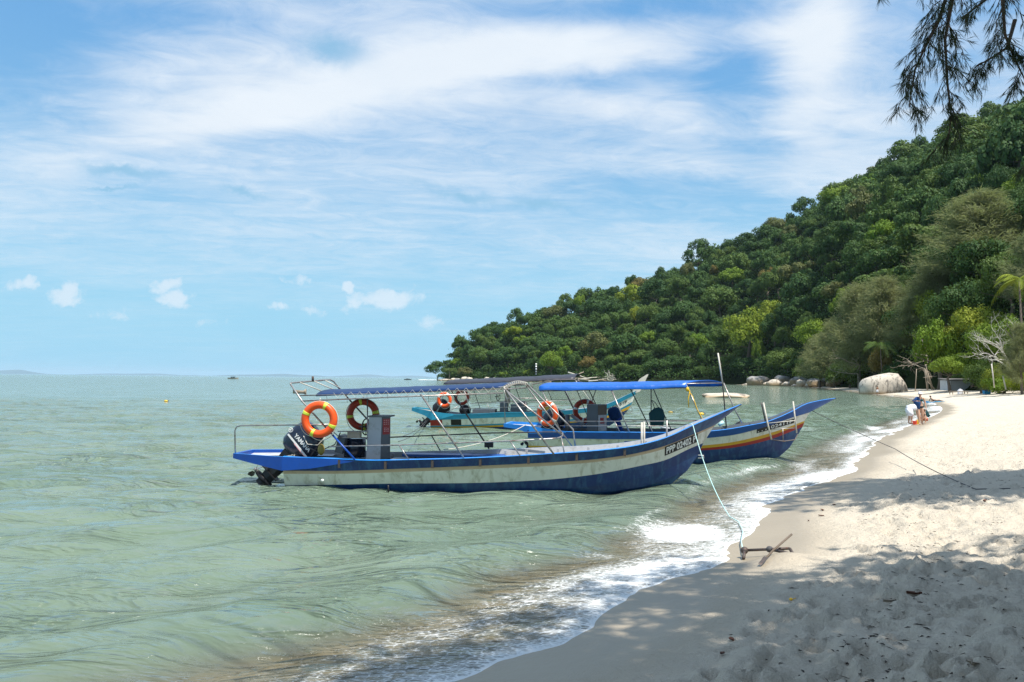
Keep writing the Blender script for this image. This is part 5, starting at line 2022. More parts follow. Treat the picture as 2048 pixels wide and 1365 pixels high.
b.box((1.36, -.15, 1.06), (0.50, .5, 0.05), Matrix.Rotation(R(36), 3, 'Y'))
b.build('seat_back', M['dgrey'], B3)
b = MB()
b.tube([(1.06, -.2, .75), (1.06, -.2, 1.22)], .07, 10)
b.build('gas_bottle', M['dgrey'], B3)
outboard(B3, (0.42, 0.1, .78), R(40), M['cowl'], None, 'black outboard motor at the stern', 0.9)
outboard(B3, (2.44, .86, 1.06), R(-22), M['bluecloth'], None, 'spare outboard motor under a blue cover, clamped to the far gunwale', 0.52, 0, M['bright'])
for i in range(4):
    b = MB()
    b.box((2.5 + i * 0.8, 0, .60), (0.30, 2 * H3.lat_at(2.65 + i * .8, .58) - .10, 0.035))
    b.build('thwart', M['dgrey'], B3)
b = MB()
for k in range(8):
    pass
fitting(B3, 'bow_ring', [(7.66, -.02, 1.02), (7.74, -.03, 1.0), (7.74, -.03, .93), (7.64, -.02, .92)], .010, T)
fitting(B3, 'hull_hook', [(4.72, -.80, .20), (4.86, -.83, .20), (4.88, -.83, .13), (4.72, -.80, .12)], .012, M['print'])
b = MB()
b.tube([(5.30, -.55, 1.02), (5.42, -.50, 1.10)], .05, 7)
b.build('rag', M['arope'], B3)
pl3 = hull_patch('name_board', H3, B3, M['plate'], 6.32, 7.36, .80, .945, 1.09, 1.215)
hull_text('PPP 02411P', H3, pl3, M['print'], 6.32, 7.36, .80, .945, 1.09, 1.215, bold=0.012, fill=0.93, hfill=0.72)
hull_patch('number_sign', H3, B3, M['bright'], 2.72, 3.00, .46, .54, .46, .54)
hull_patch('number_sign', H3, B3, M['yellow'], 2.86, 2.92, .47, .53, .47, .53, off=0.012)
hull_patch('number_sign', H3, B3, M['turq'], 3.10, 3.75, .47, .53, .49, .55)
# yellow rope knotted on the front post
b = MB()
b.tube([(4.43, -.80, 2.05), (4.50, -.84, 1.95), (4.46, -.86, 1.75), (4.47, -.86, 1.5)], .014, 5)
b.tube([(4.44, -.80, 2.0), (4.58, -.84, 1.80), (4.70, -.86, 1.45), (4.86, -.87, 1.15), (4.92, -.87, 1.08)], .012, 5)
b.sphere((4.44, -.82, 2.0), (.05, .04, .06), 8, 6)
b.build('knotted_rope', M['yrope'], B3)
lifebuoy('orange lifebuoy behind the front posts at the stern of the blue canopy boat', B3, (0.57, -.92, 1.27), .72, M['orange'], M['wtape'], R(10), R(-28))
lifebuoy('dark red lifebuoy half hidden by the helm of the blue canopy boat', B3, (1.50, .60, 1.30), .72, M['ored'], M['wtape'], R(30), R(15))
t = empty('bag', loc_world(B3, (3.60, .32, 1.16)), B3.rotation_euler[2])
tag(t, 'dark teal bag hung on the posts of the blue canopy boat', 'bag')
b = MB()
b.loft([[(-.06, -.04, .27), (.08, -.04, .30), (.08, .04, .30), (-.06, .04, .27)], [(-.22, -.08, .12), (.20, -.09, .22), (.20, .09, .22), (-.22, .08, .12)], [(-.20, -.12, -.05), (.24, -.12, .0), (.24, .12, .0), (-.20, .12, -.05)], [(-.16, -.10, -.26), (.20, -.10, -.24), (.20, .10, -.24), (-.16, .10, -.26)]], 0, False)
b.build('bag_body', M['teal'], t)
fitting(t, 'strap', [(-.05, 0, .27), (-.10, -.02, .42), (-.14, -.02, .50)], .012, M['black'])
fitting(t, 'strap', [(.06, 0, .29), (-.02, -.02, .42), (-.12, -.02, .50)], .012, M['black'])

# ---- boat at the back: turquoise with a dark roof
B2 = boat_root('farthest of the three boats, turquoise with a black roof and a tall pale prow', (-3.59, 36.82, 0), 5)
H2 = Hull([(1.00, [(0, .74), (.6, .67), (1.1, .62), (1.97, .65), (3.29, .73), (4.91, .77), (6.5, .89), (7.93, 1.14), (8.85, 1.56), (9.37, 1.80)]),
           (0.95, [(0, .35), (1.1, .40), (2.95, .50), (4.76, .58), (6.5, .71), (7.93, .95), (8.86, 1.40), (9.22, 1.58)]),
           (0.82, [(0, .08), (1.63, .15), (3.28, .24), (5, .34), (6.5, .48), (7.94, .72), (8.6, .98), (9.09, 1.26)]),
           (0.79, [(0, .03), (1.6, .09), (3.28, .17), (5, .27), (6.5, .40), (7.94, .62), (9.0, 1.08)]),
           (0.76, [(0, -.03), (1.6, .02), (3.28, .09), (5, .18), (6.5, .31), (7.94, .52), (8.92, .92)]),
           (0.68, [(0, -.14), (4, -.08), (6.5, .10), (7.9, .30), (8.6, .52)]),
           (0.45, [(0, -.24), (4.4, -.22), (6.8, -.04), (8.1, .18)]),
           (0.2, [(0, -.32), (4.4, -.32), (6.4, -.2), (7.6, .0)]),
           (0.0, [(0, -.36), (4.4, -.36), (6.2, -.26), (7.2, -.12)])], 9.4)
hull_part('hull', H2, 1, 8, [M['white'], M['turq'], M['yellow'], M['navy'], M['navy'], M['navy'], M['navy']], B2)
strake_part('top_strake', H2, M['turq'], B2)
inside_parts(H2, B2, M['turq'], M['grey'], M['floor'])
transom_part(H2, B2, M['red'])
st = [(-.90, .50, .89), (-.3, .74, .81), (0.1, .90, .74), (.6, .925, .68), (1.1, .94, .63)]
sb = [(-.90, .50, .74), (-.3, .74, .56), (0.1, .90, .36), (.6, .925, .44), (1.1, .94, .58)]
stern_boards(B2, -.9, .5, st, sb, M['turq'], M['turq'], M['wood'])
hull_patch('red_panel', H2, B2, M['red'], 0.0, 0.55, .09, .34, .11, .37)
hull_patch('black_stripe', H2, B2, M['plate'], 0.95, 1.42, .13, .385, .14, .40)
hull_text('PPP 02351P', H2, B2, M['plate'], 7.75, 8.85, .78, .90, 1.19, 1.34, bold=0.02, fill=0.98, hfill=0.9, off=0.008)
canopy_part(B2, M['tarp3'], [(0.60, -.78, 2.02), (3.5, -.78, 2.15), (6.50, -.78, 2.31)], [(1.0, .78, 2.12), (3.8, .78, 2.27), (6.72, .78, 2.46)], 0.10, 0.06, seed=5)
# the tall prow board
b = MB()
b.loft([[(9.05, -.05, 1.60), (9.42, -.05, 1.72), (9.42, .05, 1.72), (9.05, .05, 1.60)], [(9.22, -.045, 2.0), (9.60, -.045, 2.08), (9.60, .045, 2.08), (9.22, .045, 2.0)], [(9.40, -.04, 2.28), (9.72, -.04, 2.34), (9.72, .04, 2.34), (9.40, .04, 2.28)], [(9.74, -.03, 2.50), (9.80, -.03, 2.50), (9.80, .03, 2.50), (9.74, .03, 2.50)]], 0, False)
b.build('prow', M['palewood'], B2)
for nm, pts, r, mt in (
        ('canopy_post', [(1.45, -.75, 2.0), (1.87, -.93, .66)], .02, T), ('canopy_post', [(3.21, -.75, 2.1), (3.67, -.93, .74)], .02, T), ('canopy_post', [(5.83, -.75, 2.25), (6.51, -.82, .88)], .02, T),
        ('canopy_post', [(6.49, .75, 2.45), (7.4, .60, 1.05)], .022, T), ('canopy_post', [(0.75, -.75, 2.0), (0.35, -.90, .72)], .016, T), ('canopy_post', [(1.6, .75, 2.1), (2.1, .90, .7)], .018, D_),
        ('canopy_post', [(3.6, .75, 2.2), (4.1, .90, .76)], .018, D_), ('canopy_post', [(5.0, .75, 2.3), (5.6, .84, .82)], .018, D_), ('canopy_post', [(6.45, -.75, 2.3), (7.35, -.60, 1.05)], .022, M['palewood']),
        ('hand_rail', [(1.82, -.90, 1.11), (4.84, -.88, 1.23), (6.51, -.78, 1.33)], .014, T), ('hand_rail', [(1.14, -.90, .87), (4.85, -.90, 1.03), (6.51, -.80, 1.09)], .013, T),
        ('hand_rail', [(1.82, .90, 1.11), (4.84, .88, 1.23), (6.51, .78, 1.33)], .014, D_), ('rail_post', [(2.6, -.90, 1.14), (2.75, -.94, .70)], .013, T), ('rail_post', [(4.3, -.9, 1.2), (4.45, -.92, .76)], .013, T),
        ('rail_post', [(5.5, -.84, 1.27), (5.65, -.86, .82)], .013, T), ('canopy_rail', [(0.62, -.76, 1.98), (6.5, -.76, 2.26)], .016, D_),
        ('bow_frame', [(8.55, -.36, .88), (8.80, -.34, .74), (9.05, -.26, .82), (9.07, -.20, .92), (8.9, -.12, 1.24)], .013, D_),
        ('motor_strut', [(0.55, -.80, 1.10), (0.30, -.88, .74)], .02, T), ('motor_strut', [(1.3, -.80, 1.0), (0.75, -.9, .70)], .018, T)):
    fitting(B2, nm, pts, r, mt)
b = MB()
b.tube([(4.72, -.0, 2.44), (4.72, 0, 2.95)], .035, 8)
b.build('signal_mast', M['print'], B2)
for k in range(4):
    b = MB()
    b.tube([(4.72, 0, 2.50 + k * 0.12), (4.72, 0, 2.55 + k * 0.12)], .038, 8)
    b.build('mast_band', M['plate'], B2)
outboard(B2, (0.12, 0, .62), R(48), M['black'], None, 'black outboard motor, tilted up', 1.0)
b = MB()
b.box((3.28, -.1, .85), (.34, .55, .70))
b.build('console', M['dgrey'], B2)
b = MB()
b.box((3.42, .05, 1.52), (.22, .30, .80))
b.build('helm_back', M['wood'], B2)
b = MB()
b.box((3.95, -.1, .88), (.70, .60, .40))
b.sphere((4.1, -.1, 1.1), (.25, .25, .14))
b.build('engine_box', M['dgrey'], B2)
wheel_part(B2, (3.02, -.25, 1.42), 0.19, (0, 0, R(70)), M['black'])
b = MB()
b.box((2.4, -.1, .72), (1.0, 1.1, .26))
b.build('seat_box', M['dgrey'], B2)
b = MB()
b.sphere((1.5, -.2, .80), (.28, .3, .24))
b.build('tyre_fender', M['black'], B2)
b = MB()
b.sphere((5.3, .1, .88), (.28, .24, .12))
b.build('cushion', M['yellow'], B2)
lifebuoy('orange lifebuoy in front of the black motor of the turquoise boat', B2, (0.66, -.90, 1.27), .70, M['orange'], M['wtape'], R(15), R(-12))
lifebuoy('dark red lifebuoy on the far side of the turquoise boat', B2, (1.20, .72, 1.34), .72, M['ored'], M['wtape'], R(25), R(20))


# ---- small boats
def dinghy(label, loc, rz, L, beam, mats, bandm, group=None):
    t = empty('dinghy', loc, rz)
    tag(t, label, 'boat', group)
    n = 16
    rings = []
    for i in range(n + 1):
        u = i / n
        w = beam / 2 * (1 - max(0, (u - 0.45) / 0.55)**2.4) * (0.85 + 0.15 * min(1, u / .3)) + 0.01
        zt = 0.42 + 0.20 * max(0, u - 0.4)**1.5 * 2
        rings.append([(u * L, -w, zt), (u * L, -w * 0.97, zt * 0.55), (u * L, -w * 0.75, 0.02 + 0.22 * max(0, u - .7)), (u * L, 0, -.10 + .4 * max(0, u - .7)), (u * L, w * 0.75, .02 + 0.22 * max(0, u - .7)), (u * L, w * 0.97, zt * 0.55), (u * L, w, zt)])
    b = MB()
    for k in range(6):
        m_ = 1 if k in (0, 5) else 0
        v = [r[k] for r in rings] + [r[k + 1] for r in rings]
        b.add(v, [(i, i + 1, n + 2 + i, n + 1 + i) for i in range(n)], m_, True)
    b.add(rings[0], [tuple(range(7))], 0)
    b.build('hull', mats, t)
    b = MB()
    for sg in (0, 6):
        b.tube([r[sg] for r in rings], 0.03, 5)
    b.build('gunwale', bandm, t)
    for k in range(3):
        b = MB()
        b.box((L * (0.2 + .24 * k), 0, .33), (.24, beam * 0.88, .03))
        b.build('thwart', M['grey'], t)
    return t


dg = dinghy('small open blue dinghy with a white rim afloat behind the blue canopy boat', bearing(1484, 849, 27.5) * 1, R(174), 2.75, 1.25, [M['navy'], M['blue']], M['grey'])
dg.location.z = 0.0
outboard(dg, (-.05, 0, .46), R(35), M['black'], None, None, 0.55)


def far_boat(label, loc, rz, L, hullm, roof, crew):
    t = empty('fishing_boat', loc, rz)
    tag(t, label, 'boat', 'boats far out on the bay')
    b = MB()
    n = 12
    rings = []
    for i in range(n + 1):
        u = i / n
        w = L * 0.11 * (1 - max(0, (u - .4) / .6)**2.2) + 0.05
        zt = L * (0.085 + 0.16 * max(0, u - .5)**1.7 + 0.02 * (1 - u))
        rings.append([(u * L, -w, zt), (u * L, -w * .7, 0.1), (u * L, 0, -.3 + .5 * max(0, u - .7)), (u * L, w * .7, .1), (u * L, w, zt)])
    b.loft(rings, 0, False, False, True)
    b.build('hull', hullm, t)
    if roof:
        b = MB()
        b.box((L * .48, 0, L * .26), (L * .42, L * .2, .12))
        b.build('roof', roof, t)
        for k in range(3):
            for sg in (-1, 1):
                tube_part('roof_post', [(L * (.3 + .18 * k), sg * L * .09, L * .08), (L * (.3 + .18 * k), sg * L * .09, L * .26)], .07, M['dtube'], t, 5)
    b = MB()
    b.box((L * .34, 0, L * .12), (L * .14, L * .12, L * .11))
    b.build('cabin', M['dgrey'], t)
    for k in range(crew):
        b = MB()
        b.loft([[(L * (.5 + .1 * k) + x * .3, y * .3, z) for x, y in ((-1, -1), (1, -1), (1, 1), (-1, 1))] for z in (L * .08, L * .13, L * .16)], 0)
        b.sphere((L * (.5 + .1 * k), 0, L * .16 + .22), .18, 8, 6)
        b.build('crew_member', M['black'], t)
    return t


fb = far_boat('dark fishing boat with a flat roof on the horizon, left of the boats', bearing(456, 755, 640), R(0), 8.4, M['wood'], M['bluecloth'], 2)
fb.location.z = -.05
fb2 = far_boat('tiny dark speedboat trailing a white wake near the headland tip', bearing(823, 757, 800), R(180), 7.4, M['dgrey'], None, 3)
fb2.location.z = 0.0
b = MB()
for i in range(14):
    b.sphere((8.5 + i * 2.2, 0.4 * math.sin(i * 1.7), 0.12), (2.0, 0.9 + .09 * i, .55 * (1 - .05 * i) * (0.6 + .4 * math.sin(i * 2.3)**2)), 8, 5)
wk = b.build('wake', M['wake'], None, fb2.location)
tag(wk, 'white churned wake behind the tiny speedboat', 'wake')


# ------------------------------------------------------------------ rocks
from mathutils import noise as mnoise


def rock_mesh(seed, nu=22, nv=14, rough=0.28, power=0.8):
    off = Vector((seed * 3.7, seed * 1.3, seed * 7.1))
    v = []
    for i in range(nv + 1):
        th = math.pi * (0.015 + 0.97 * i / nv)
        for j in range(nu):
            ph = 2 * math.pi * j / nu
            p = Vector((math.sin(th) * math.cos(ph), math.sin(th) * math.sin(ph), -math.cos(th)))
            p = Vector([math.copysign(abs(c)**power, c) for c in p])
            k = 1 + rough * mnoise.noise(p * 1.1 + off) + rough * 0.4 * mnoise.noise(p * 2.6 + off)
            v.append(p * k)
    f = [(i * nu + j, i * nu + (j + 1) % nu, (i + 1) * nu + (j + 1) % nu, (i + 1) * nu + j) for i in range(nv) for j in range(nu)]
    me = bpy.data.meshes.new('rock')
    me.from_pydata([tuple(q) for q in v], [], f + [tuple(reversed(range(nu))), tuple(nv * nu + j for j in range(nu))])
    me.polygons.foreach_set('use_smooth', [True] * len(me.polygons))
    me.update()
    return me


def boulder(name, label, px, base_py, top_py, wide, Y, seed, mat='rock', depth=0.8, rz=0.0, group='granite boulders along the cove', sink=0.25):
    c = bearing(px, base_py, Y)
    w, h = wide / F_PX * Y / 2, (base_py - top_py) / F_PX * Y
    me = rock_mesh(seed)
    me.materials.append(M[mat])
    o = link(name, me, None, (c.x, Y + w * depth * 0.5, c.z + h * (0.5 - sink)), (0, 0, rz), (w, w * depth, h * (0.5 + sink)))
    return tag(o, label, 'rock', group)


# the big one on the beach, shaped section by section
def big_boulder():
    P0 = bearing(1730, 789, 143)
    k = 143 / F_PX
    secs = [(0, .30, 12, 6), (4, 0.02, 24, 20), (10, 0, 30, 30), (20, 0, 35, 38), (34, 0, 38, 42), (50, 0, 41, 44), (64, 0, 44, 44), (72, 0, 43, 42), (80, 0, 35, 36), (88, 0, 25, 28), (94, 0.02, 14, 18), (97, .2, 8, 8)]
    b = MB()
    rings = []
    for x, z0, zt, dp in secs:
        ring = []
        for j in range(22):
            a = 2 * math.pi * j / 22
            c, s_ = math.cos(a), math.sin(a)
            yy = math.copysign(abs(c)**0.7, c) * dp * 0.62
            zz = (0.5 + 0.5 * math.copysign(abs(s_)**0.62, s_)) * (zt + 10) - 10
            nn = mnoise.noise(Vector((x * .05, yy * .05, zz * .06 + 3))) * 2.2
            ring.append((x * k + nn * k * 0.4, (yy + nn + 26) * k, (zz + nn) * k))
        rings.append(ring)
    b.loft(rings)
    o = b.build('boulder', M['rock'], None, P0)
    return tag(o, 'huge pale granite boulder with dark streaks standing on the beach by the water', 'rock', 'granite boulders along the cove')


big_boulder()
for px, by, ty, wd, Y, sd, mt, lab in ((1521, 772, 753, 44, 436, 1, 'rock2', 'big pale grey boulder at the left end of the cove rocks'),
                                       (1552, 773, 760, 30, 420, 2, 'rock', 'rounded tan boulder second from the left in the cove rocks'),
                                       (1580, 773, 764, 26, 400, 3, 'rock', 'low tan slab between the round cove boulders'),
                                       (1604, 774, 760, 20, 380, 4, 'rock', 'small round pale boulder at the right end of the cove rocks'),
                                       (1538, 773, 764, 20, 425, 5, 'rock', 'small wedge shaped rock leaning on the big cove boulder'),
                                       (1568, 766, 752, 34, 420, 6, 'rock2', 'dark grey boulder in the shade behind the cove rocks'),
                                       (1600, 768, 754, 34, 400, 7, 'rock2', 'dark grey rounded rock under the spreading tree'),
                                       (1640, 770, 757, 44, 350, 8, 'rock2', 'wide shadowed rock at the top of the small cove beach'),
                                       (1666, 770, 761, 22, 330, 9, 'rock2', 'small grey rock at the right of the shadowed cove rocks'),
                                       (1618, 775, 768, 14, 372, 10, 'rock', 'brown stone at the edge of the cove sand'),
                                       (1500, 773, 767, 28, 440, 11, 'rock', 'low tan rocks at the waterline left of the cove boulders'),
                                       (1592, 775, 769, 18, 390, 12, 'rock', 'flat pale stone at the waterline of the cove'),
                                       (1676, 764, 752, 26, 330, 13, 'rock2', 'pale topped rock high under the cove trees')):
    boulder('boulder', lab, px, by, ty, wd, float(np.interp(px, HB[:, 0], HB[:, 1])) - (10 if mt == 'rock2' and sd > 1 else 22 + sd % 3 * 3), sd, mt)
me = rock_mesh(31, 40, 14, 0.45, 1.15)
me.materials.append(M['rock'])
o = link('flat_rock', me, None, (28.6, 107.5, 0.0), (0, 0, R(8)), (3.4, 1.7, 0.62))
tag(o, 'long low tan rock awash in the bay behind the boats', 'rock')
rr_ = random.Random(4)
ORD = 'first second third fourth fifth sixth seventh eighth ninth tenth eleventh twelfth thirteenth fourteenth fifteenth sixteenth seventeenth eighteenth nineteenth twentieth'.split()
for i in range(20):
    px = 884 + i * 11 + rr_.uniform(-3, 3)
    Y = float(np.interp(px, HB[:, 0], HB[:, 1])) - 14
    hgt = rr_.uniform(4.0, 9.0) * (0.55 if i < 2 else 1)
    hor = 757.6 + 0.00925 * (px - 1024)
    by = hor + EYE / Y * F_PX
    where = ORD[i] + ' from the headland tip'
    boulder('shore_rock', ('pale tan' if i % 3 else 'dark grey') + ' shore rock, ' + where, px, by, by - hgt, rr_.uniform(10, 19), Y, 60 + i, 'rock' if i % 3 else 'rock2', 0.8, rr_.uniform(0, 3), 'rocks along the headland shore', 0.3)
b = MB()
b.tube([(0, 0, 0), (.6, 0, 5.2), (.2, 0, 9.0)], .5, 6, r2=.3)
o = b.build('dead_stump', M['wood'], None, bearing(898, 760, 690))
tag(o, 'broken dead stump standing on the rocks of the headland tip', 'stump')

# driftwood heaped on the far shore, seen over the boats' roofs
for i, (px, py, Y, L, el_, rz, lab) in enumerate(((1150, 752, 540, 13, 0.42, 0, 'leaning driftwood pole, left side of the rough shelter on the far shore'), (1157, 752, 538, 15, -0.30, 0, 'leaning driftwood pole, right side of the rough shelter on the far shore'),
                                                  (1152, 758, 536, 16, 0.02, 0.1, 'thick grey driftwood log under the rough shelter on the far shore'), (1182, 757, 530, 14, 0.12, 0.3, 'pale driftwood log right of the rough shelter'),
                                                  (1172, 761, 528, 12, -0.1, -.2, 'tan driftwood log low on the far shore'), (1195, 762, 524, 12, 0.05, .1, 'long driftwood log near the water on the far shore'),
                                                  (1210, 762, 520, 10, -0.12, .4, 'short pale driftwood log below the bleached roots'), (1128, 757, 545, 14, 0.06, 0, 'driftwood log left of the rough shelter'))):
    b = MB()
    c = bearing(px, py, Y)
    dv = Vector((math.cos(rz) * math.cos(el_), math.sin(rz) * math.cos(el_), math.sin(el_)))
    b.tube([c - dv * L / 2, c + dv * 0.0 + Vector((0, 0, .25)), c + dv * L / 2], .55, 6, r2=.32)
    o = b.build('driftwood_log', M['palewood'] if i % 2 else M['wood'])
    tag(o, lab, 'driftwood', 'driftwood on the far shore')
t = empty('driftwood_roots', bearing(1221, 763, 510))
tag(t, 'bleached upturned driftwood roots on the far shore', 'driftwood', 'driftwood on the far shore')
rg = random.Random(2)
for i in range(5):
    b = MB()
    grow(b, (0, 0, 0), (rg.uniform(-1, 1), rg.uniform(-.3, .3), rg.uniform(.2, 1)), 4.2, .34, 2, rg, spread=.7)
    b.build('root', M['palewood'], t)

# ------------------------------------------------------------------ hut, poles, table behind the beach
hp = bearing(1925, 768, 126)
t = empty('beach_hut', (hp.x, hp.y, ground_at(hp.x, hp.y)), R(-10))
tag(t, 'low grey walled hut half hidden under the trees behind the beach', 'hut')
b = MB()
b.box((0, 0, .70), (5.6, 3, 1.6))
b.build('wall', M['plaster'], t)
b = MB()
b.box((.3, -.2, 1.62), (6.6, 4.2, .12), Matrix.Rotation(R(4), 3, 'X'))
b.build('roof', M['tin'], t)
b = MB()
b.box((-2.55, -1.56, .75), (.55, .12, 1.5))
b.build('pillar', M['shirt'], t)
b = MB()
b.box((1.5, -1.53, .9), (.9, .06, 1.5))
b.build('doorway', M['black'], t)
tp = bearing(1917, 770, 108)
t = empty('table', (tp.x, tp.y, ground_at(tp.x, tp.y)))
tag(t, 'low wooden table in front of the grey hut', 'table')
b = MB()
b.box((0, 0, .42), (2.3, .9, .07))
b.build('table_top', M['wood'], t)
for sx in (-1, 1):
    for sy in (-1, 1):
        b = MB()
        b.box((sx * 1.0, sy * .36, .19), (.08, .08, .40))
        b.build('leg', M['wood'], t)
tp = bearing(1912, 762, 110)
o = None
t = empty('jerrycan', (tp.x, 109, ground_at(tp.x, 109)))
tag(t, 'small white water container by the wall of the grey hut', 'container')
b = MB()
b.loft([[(x * .28 * k, y * .2 * k, z) for x, y in ((-1, -1), (1, -1), (1, 1), (-1, 1))] for z, k in ((0, 1), (.5, 1), (.62, .6))], 0, False)
b.build('can', M['shirt'], t)
fitting(t, 'handle', [(-.12, 0, .62), (-.08, 0, .72), (.08, 0, .72), (.12, 0, .62)], .03, M['shirt'])
c0 = bearing(1858, 768, 136)
gz = ground_at(c0.x, c0.y)
for i, (a, b_, lab) in enumerate((((-0.3, 0, 0), (-.75, 0, 4.0), 'left prop pole of the sparse level boughed tree'), ((.55, 0, 0), (-.55, 0, 4.6), 'slanting prop pole crossing the sparse tree trunk'), ((1.0, .3, 0), (-.2, 0, 3.4), 'rightmost prop pole of the sparse tree'),
                                  ((1.3, 0, .1), (-.3, 0, 1.7), 'low pole leaning across the other props'), ((-2.2, .3, 0), (-2.1, 0, 3.8), 'upright pole standing left of the sparse tree props'), ((-1.0, -.2, 2.35), (1.2, -.2, 2.6), 'level pole tied across the props'))):
    p = Vector((c0.x, c0.y, gz - .1))
    bb = MB()
    bb.tube([p + Vector(a), p + Vector(b_)], .075, 6, r2=.055)
    o = bb.build('prop_pole', M['wood'])
    tag(o, lab, 'pole', 'poles propping the sparse tree')
for px, by, ty, Y, lab in ((1989, 776, 728, 94, 'thin white post leaning in front of the right hand shrubs'), (2012, 780, 752, 90, 'short white post among the low bright shrubs')):
    p, q = bearing(px, by, Y), bearing(px - 6, ty, Y)
    bb = MB()
    bb.tube([p, q], .07, 6)
    tag(bb.build('white_post', M['palewood']), lab, 'post')
tp = bearing(1973, 770, 100)
t = empty('crate', (tp.x, tp.y, ground_at(tp.x, tp.y)))
tag(t, 'small blue crate at the edge of the sand beside the shrubs', 'crate')
b = MB()
b.box((0, 0, .22), (.7, .5, .44), None, 0, 1.1)
b.build('crate_body', M['mat'], t)
b = MB()
b.box((0, 0, .46), (.80, .60, .06))
b.build('rim', M['bluecloth'], t)


# ------------------------------------------------------------------ people
def skin_mesh(name, J, E, sub=2):
    """one continuous body grown round a skeleton: J name -> (point, radius x, radius y), E joined pairs; the first joint is the root"""
    names = list(J)
    me = bpy.data.meshes.new(name)
    me.from_pydata([J[k][0] for k in names], [(names.index(a), names.index(b)) for a, b in E], [])
    o = bpy.data.objects.new(name, me)
    COL.objects.link(o)
    m = o.modifiers.new('skin', 'SKIN')
    m.branch_smoothing = 0.6
    sv = me.skin_vertices[0].data
    for i, k in enumerate(names):
        sv[i].radius = (J[k][1], J[k][2])
        sv[i].use_root = (i == 0)
    s_ = o.modifiers.new('sub', 'SUBSURF')
    s_.levels = sub
    s_.render_levels = sub
    dg = bpy.context.evaluated_depsgraph_get()
    out_ = bpy.data.meshes.new_from_object(o.evaluated_get(dg))
    bpy.data.objects.remove(o)
    bpy.data.meshes.remove(me)
    out_.polygons.foreach_set('use_smooth', [True] * len(out_.polygons))
    return out_


def person(label, loc, rz, J, E, skin, hands, head, face_dir, clothes, group=None):
    t = empty('person', loc, rz)
    tag(t, label, 'person', group)
    me = skin_mesh('body', J, E)
    b = MB()
    b.v = [tuple(v.co) for v in me.vertices]
    b.f = [tuple(p.vertices) for p in me.polygons]
    b.mi, b.sm = [0] * len(b.f), [True] * len(b.f)
    for hand, dv, side in hands:
        hand, dv, side = Vector(hand), Vector(dv).normalized(), Vector(side).normalized()
        for k, (ln, sp) in enumerate(((.066, -.5), (.078, -.17), (.073, .17), (.058, .5))):
            p = hand + side * sp * .055
            q = p + dv * ln * .55
            curl = dv.cross(side).normalized() * .018
            b.tube([p - dv * .02, q, q + dv * ln * .45 + curl], .0085, 6, r2=.006)
        p = hand - dv * .045 + side * -.038
        b.tube([p, p + side * -.03 + dv * .022, p + side * -.036 + dv * .052], .010, 6, r2=.007)
    hd, f = Vector(head), Vector(face_dir).normalized()
    sd = f.cross(Vector((0, 0, 1))).normalized()
    upv = sd.cross(f).normalized()
    b.tube([hd + f * .090 + upv * .03, hd + f * .112 - upv * .018, hd + f * .092 - upv * .022], .011, 6)
    for s_ in (-1, 1):
        b.sphere(hd + sd * s_ * .078 - upv * .005, (.014, .022, .032), 6, 5)
    bm_ = b.build('body', [skin], t)
    for s_ in (-1, 1):
        e = MB()
        e.sphere(hd + f * .086 + sd * s_ * .032 + upv * .018, .013, 8, 6)
        e.build('eye', M['black'], t)
    e = MB()
    e.box(hd + f * .094 - upv * .052, (.045, .012, .010), Matrix.Rotation(math.atan2(sd.y, sd.x), 3, 'Z'))
    e.build('mouth', M['ored'], t)
    for nm, fn, mt in clothes:
        c = MB()
        fn(c)
        c.build(nm, mt, t)
    return t


BODY_E = [('pelvis', 'belly'), ('belly', 'chest'), ('chest', 'neck'), ('neck', 'jaw'), ('jaw', 'head'), ('head', 'top'),
          ('chest', 'shL'), ('shL', 'elL'), ('elL', 'wrL'), ('wrL', 'haL'), ('chest', 'shR'), ('shR', 'elR'), ('elR', 'wrR'), ('wrR', 'haR'),
          ('pelvis', 'hiL'), ('hiL', 'knL'), ('knL', 'anL'), ('anL', 'toL'), ('pelvis', 'hiR'), ('hiR', 'knR'), ('knR', 'anR'), ('anR', 'toR')]


def ell_ring(c, rx, ry, n=16, tilt=0.0):
    return [(c[0] + rx * math.cos(2 * math.pi * k / n), c[1] + ry * math.sin(2 * math.pi * k / n), c[2] + tilt * math.sin(2 * math.pi * k / n)) for k in range(n)]


# woman walking towards the camera (she faces -y)
J = dict(pelvis=((0, 0, .93), .15, .105), belly=((0, 0, 1.08), .118, .085), chest=((0, .01, 1.29), .135, .095), neck=((0, .01, 1.435), .05, .05), jaw=((0, -.015, 1.50), .055, .062), head=((0, -.005, 1.57), .078, .092), top=((0, .01, 1.65), .055, .065),
         shL=((.165, .01, 1.375), .052, .052), elL=((.235, .03, 1.12), .038, .038), wrL=((.255, -.04, .90), .026, .026), haL=((.262, -.06, .83), .034, .018),
         shR=((-.165, .01, 1.375), .052, .052), elR=((-.36, .02, 1.19), .040, .040), wrR=((-.21, -.13, 1.20), .027, .027), haR=((-.13, -.15, 1.21), .034, .02),
         hiL=((.09, 0, .86), .098, .10), knL=((.095, -.03, .49), .058, .060), anL=((.09, .08, .10), .036, .038), toL=((.10, -.06, .045), .036, .026),
         hiR=((-.09, 0, .86), .098, .10), knR=((-.085, -.10, .50), .058, .060), anR=((-.07, -.10, .09), .036, .038), toR=((-.075, -.25, .04), .036, .024))
wp = bearing(1841, 850, 40.7)
wz = ground_at(wp.x, wp.y)


def w_top(c):
    for s_ in (-1, 1):
        c.sphere((s_ * .065, -.085, 1.255), (.066, .05, .062), 10, 8)
        c.tube([(s_ * .07, -.10, 1.30), (s_ * .055, -.06, 1.41), (s_ * .035, .03, 1.45)], .010, 5)
    c.loft([ell_ring((0, .008, 1.205), .140, .098), ell_ring((0, .008, 1.23), .142, .10)])


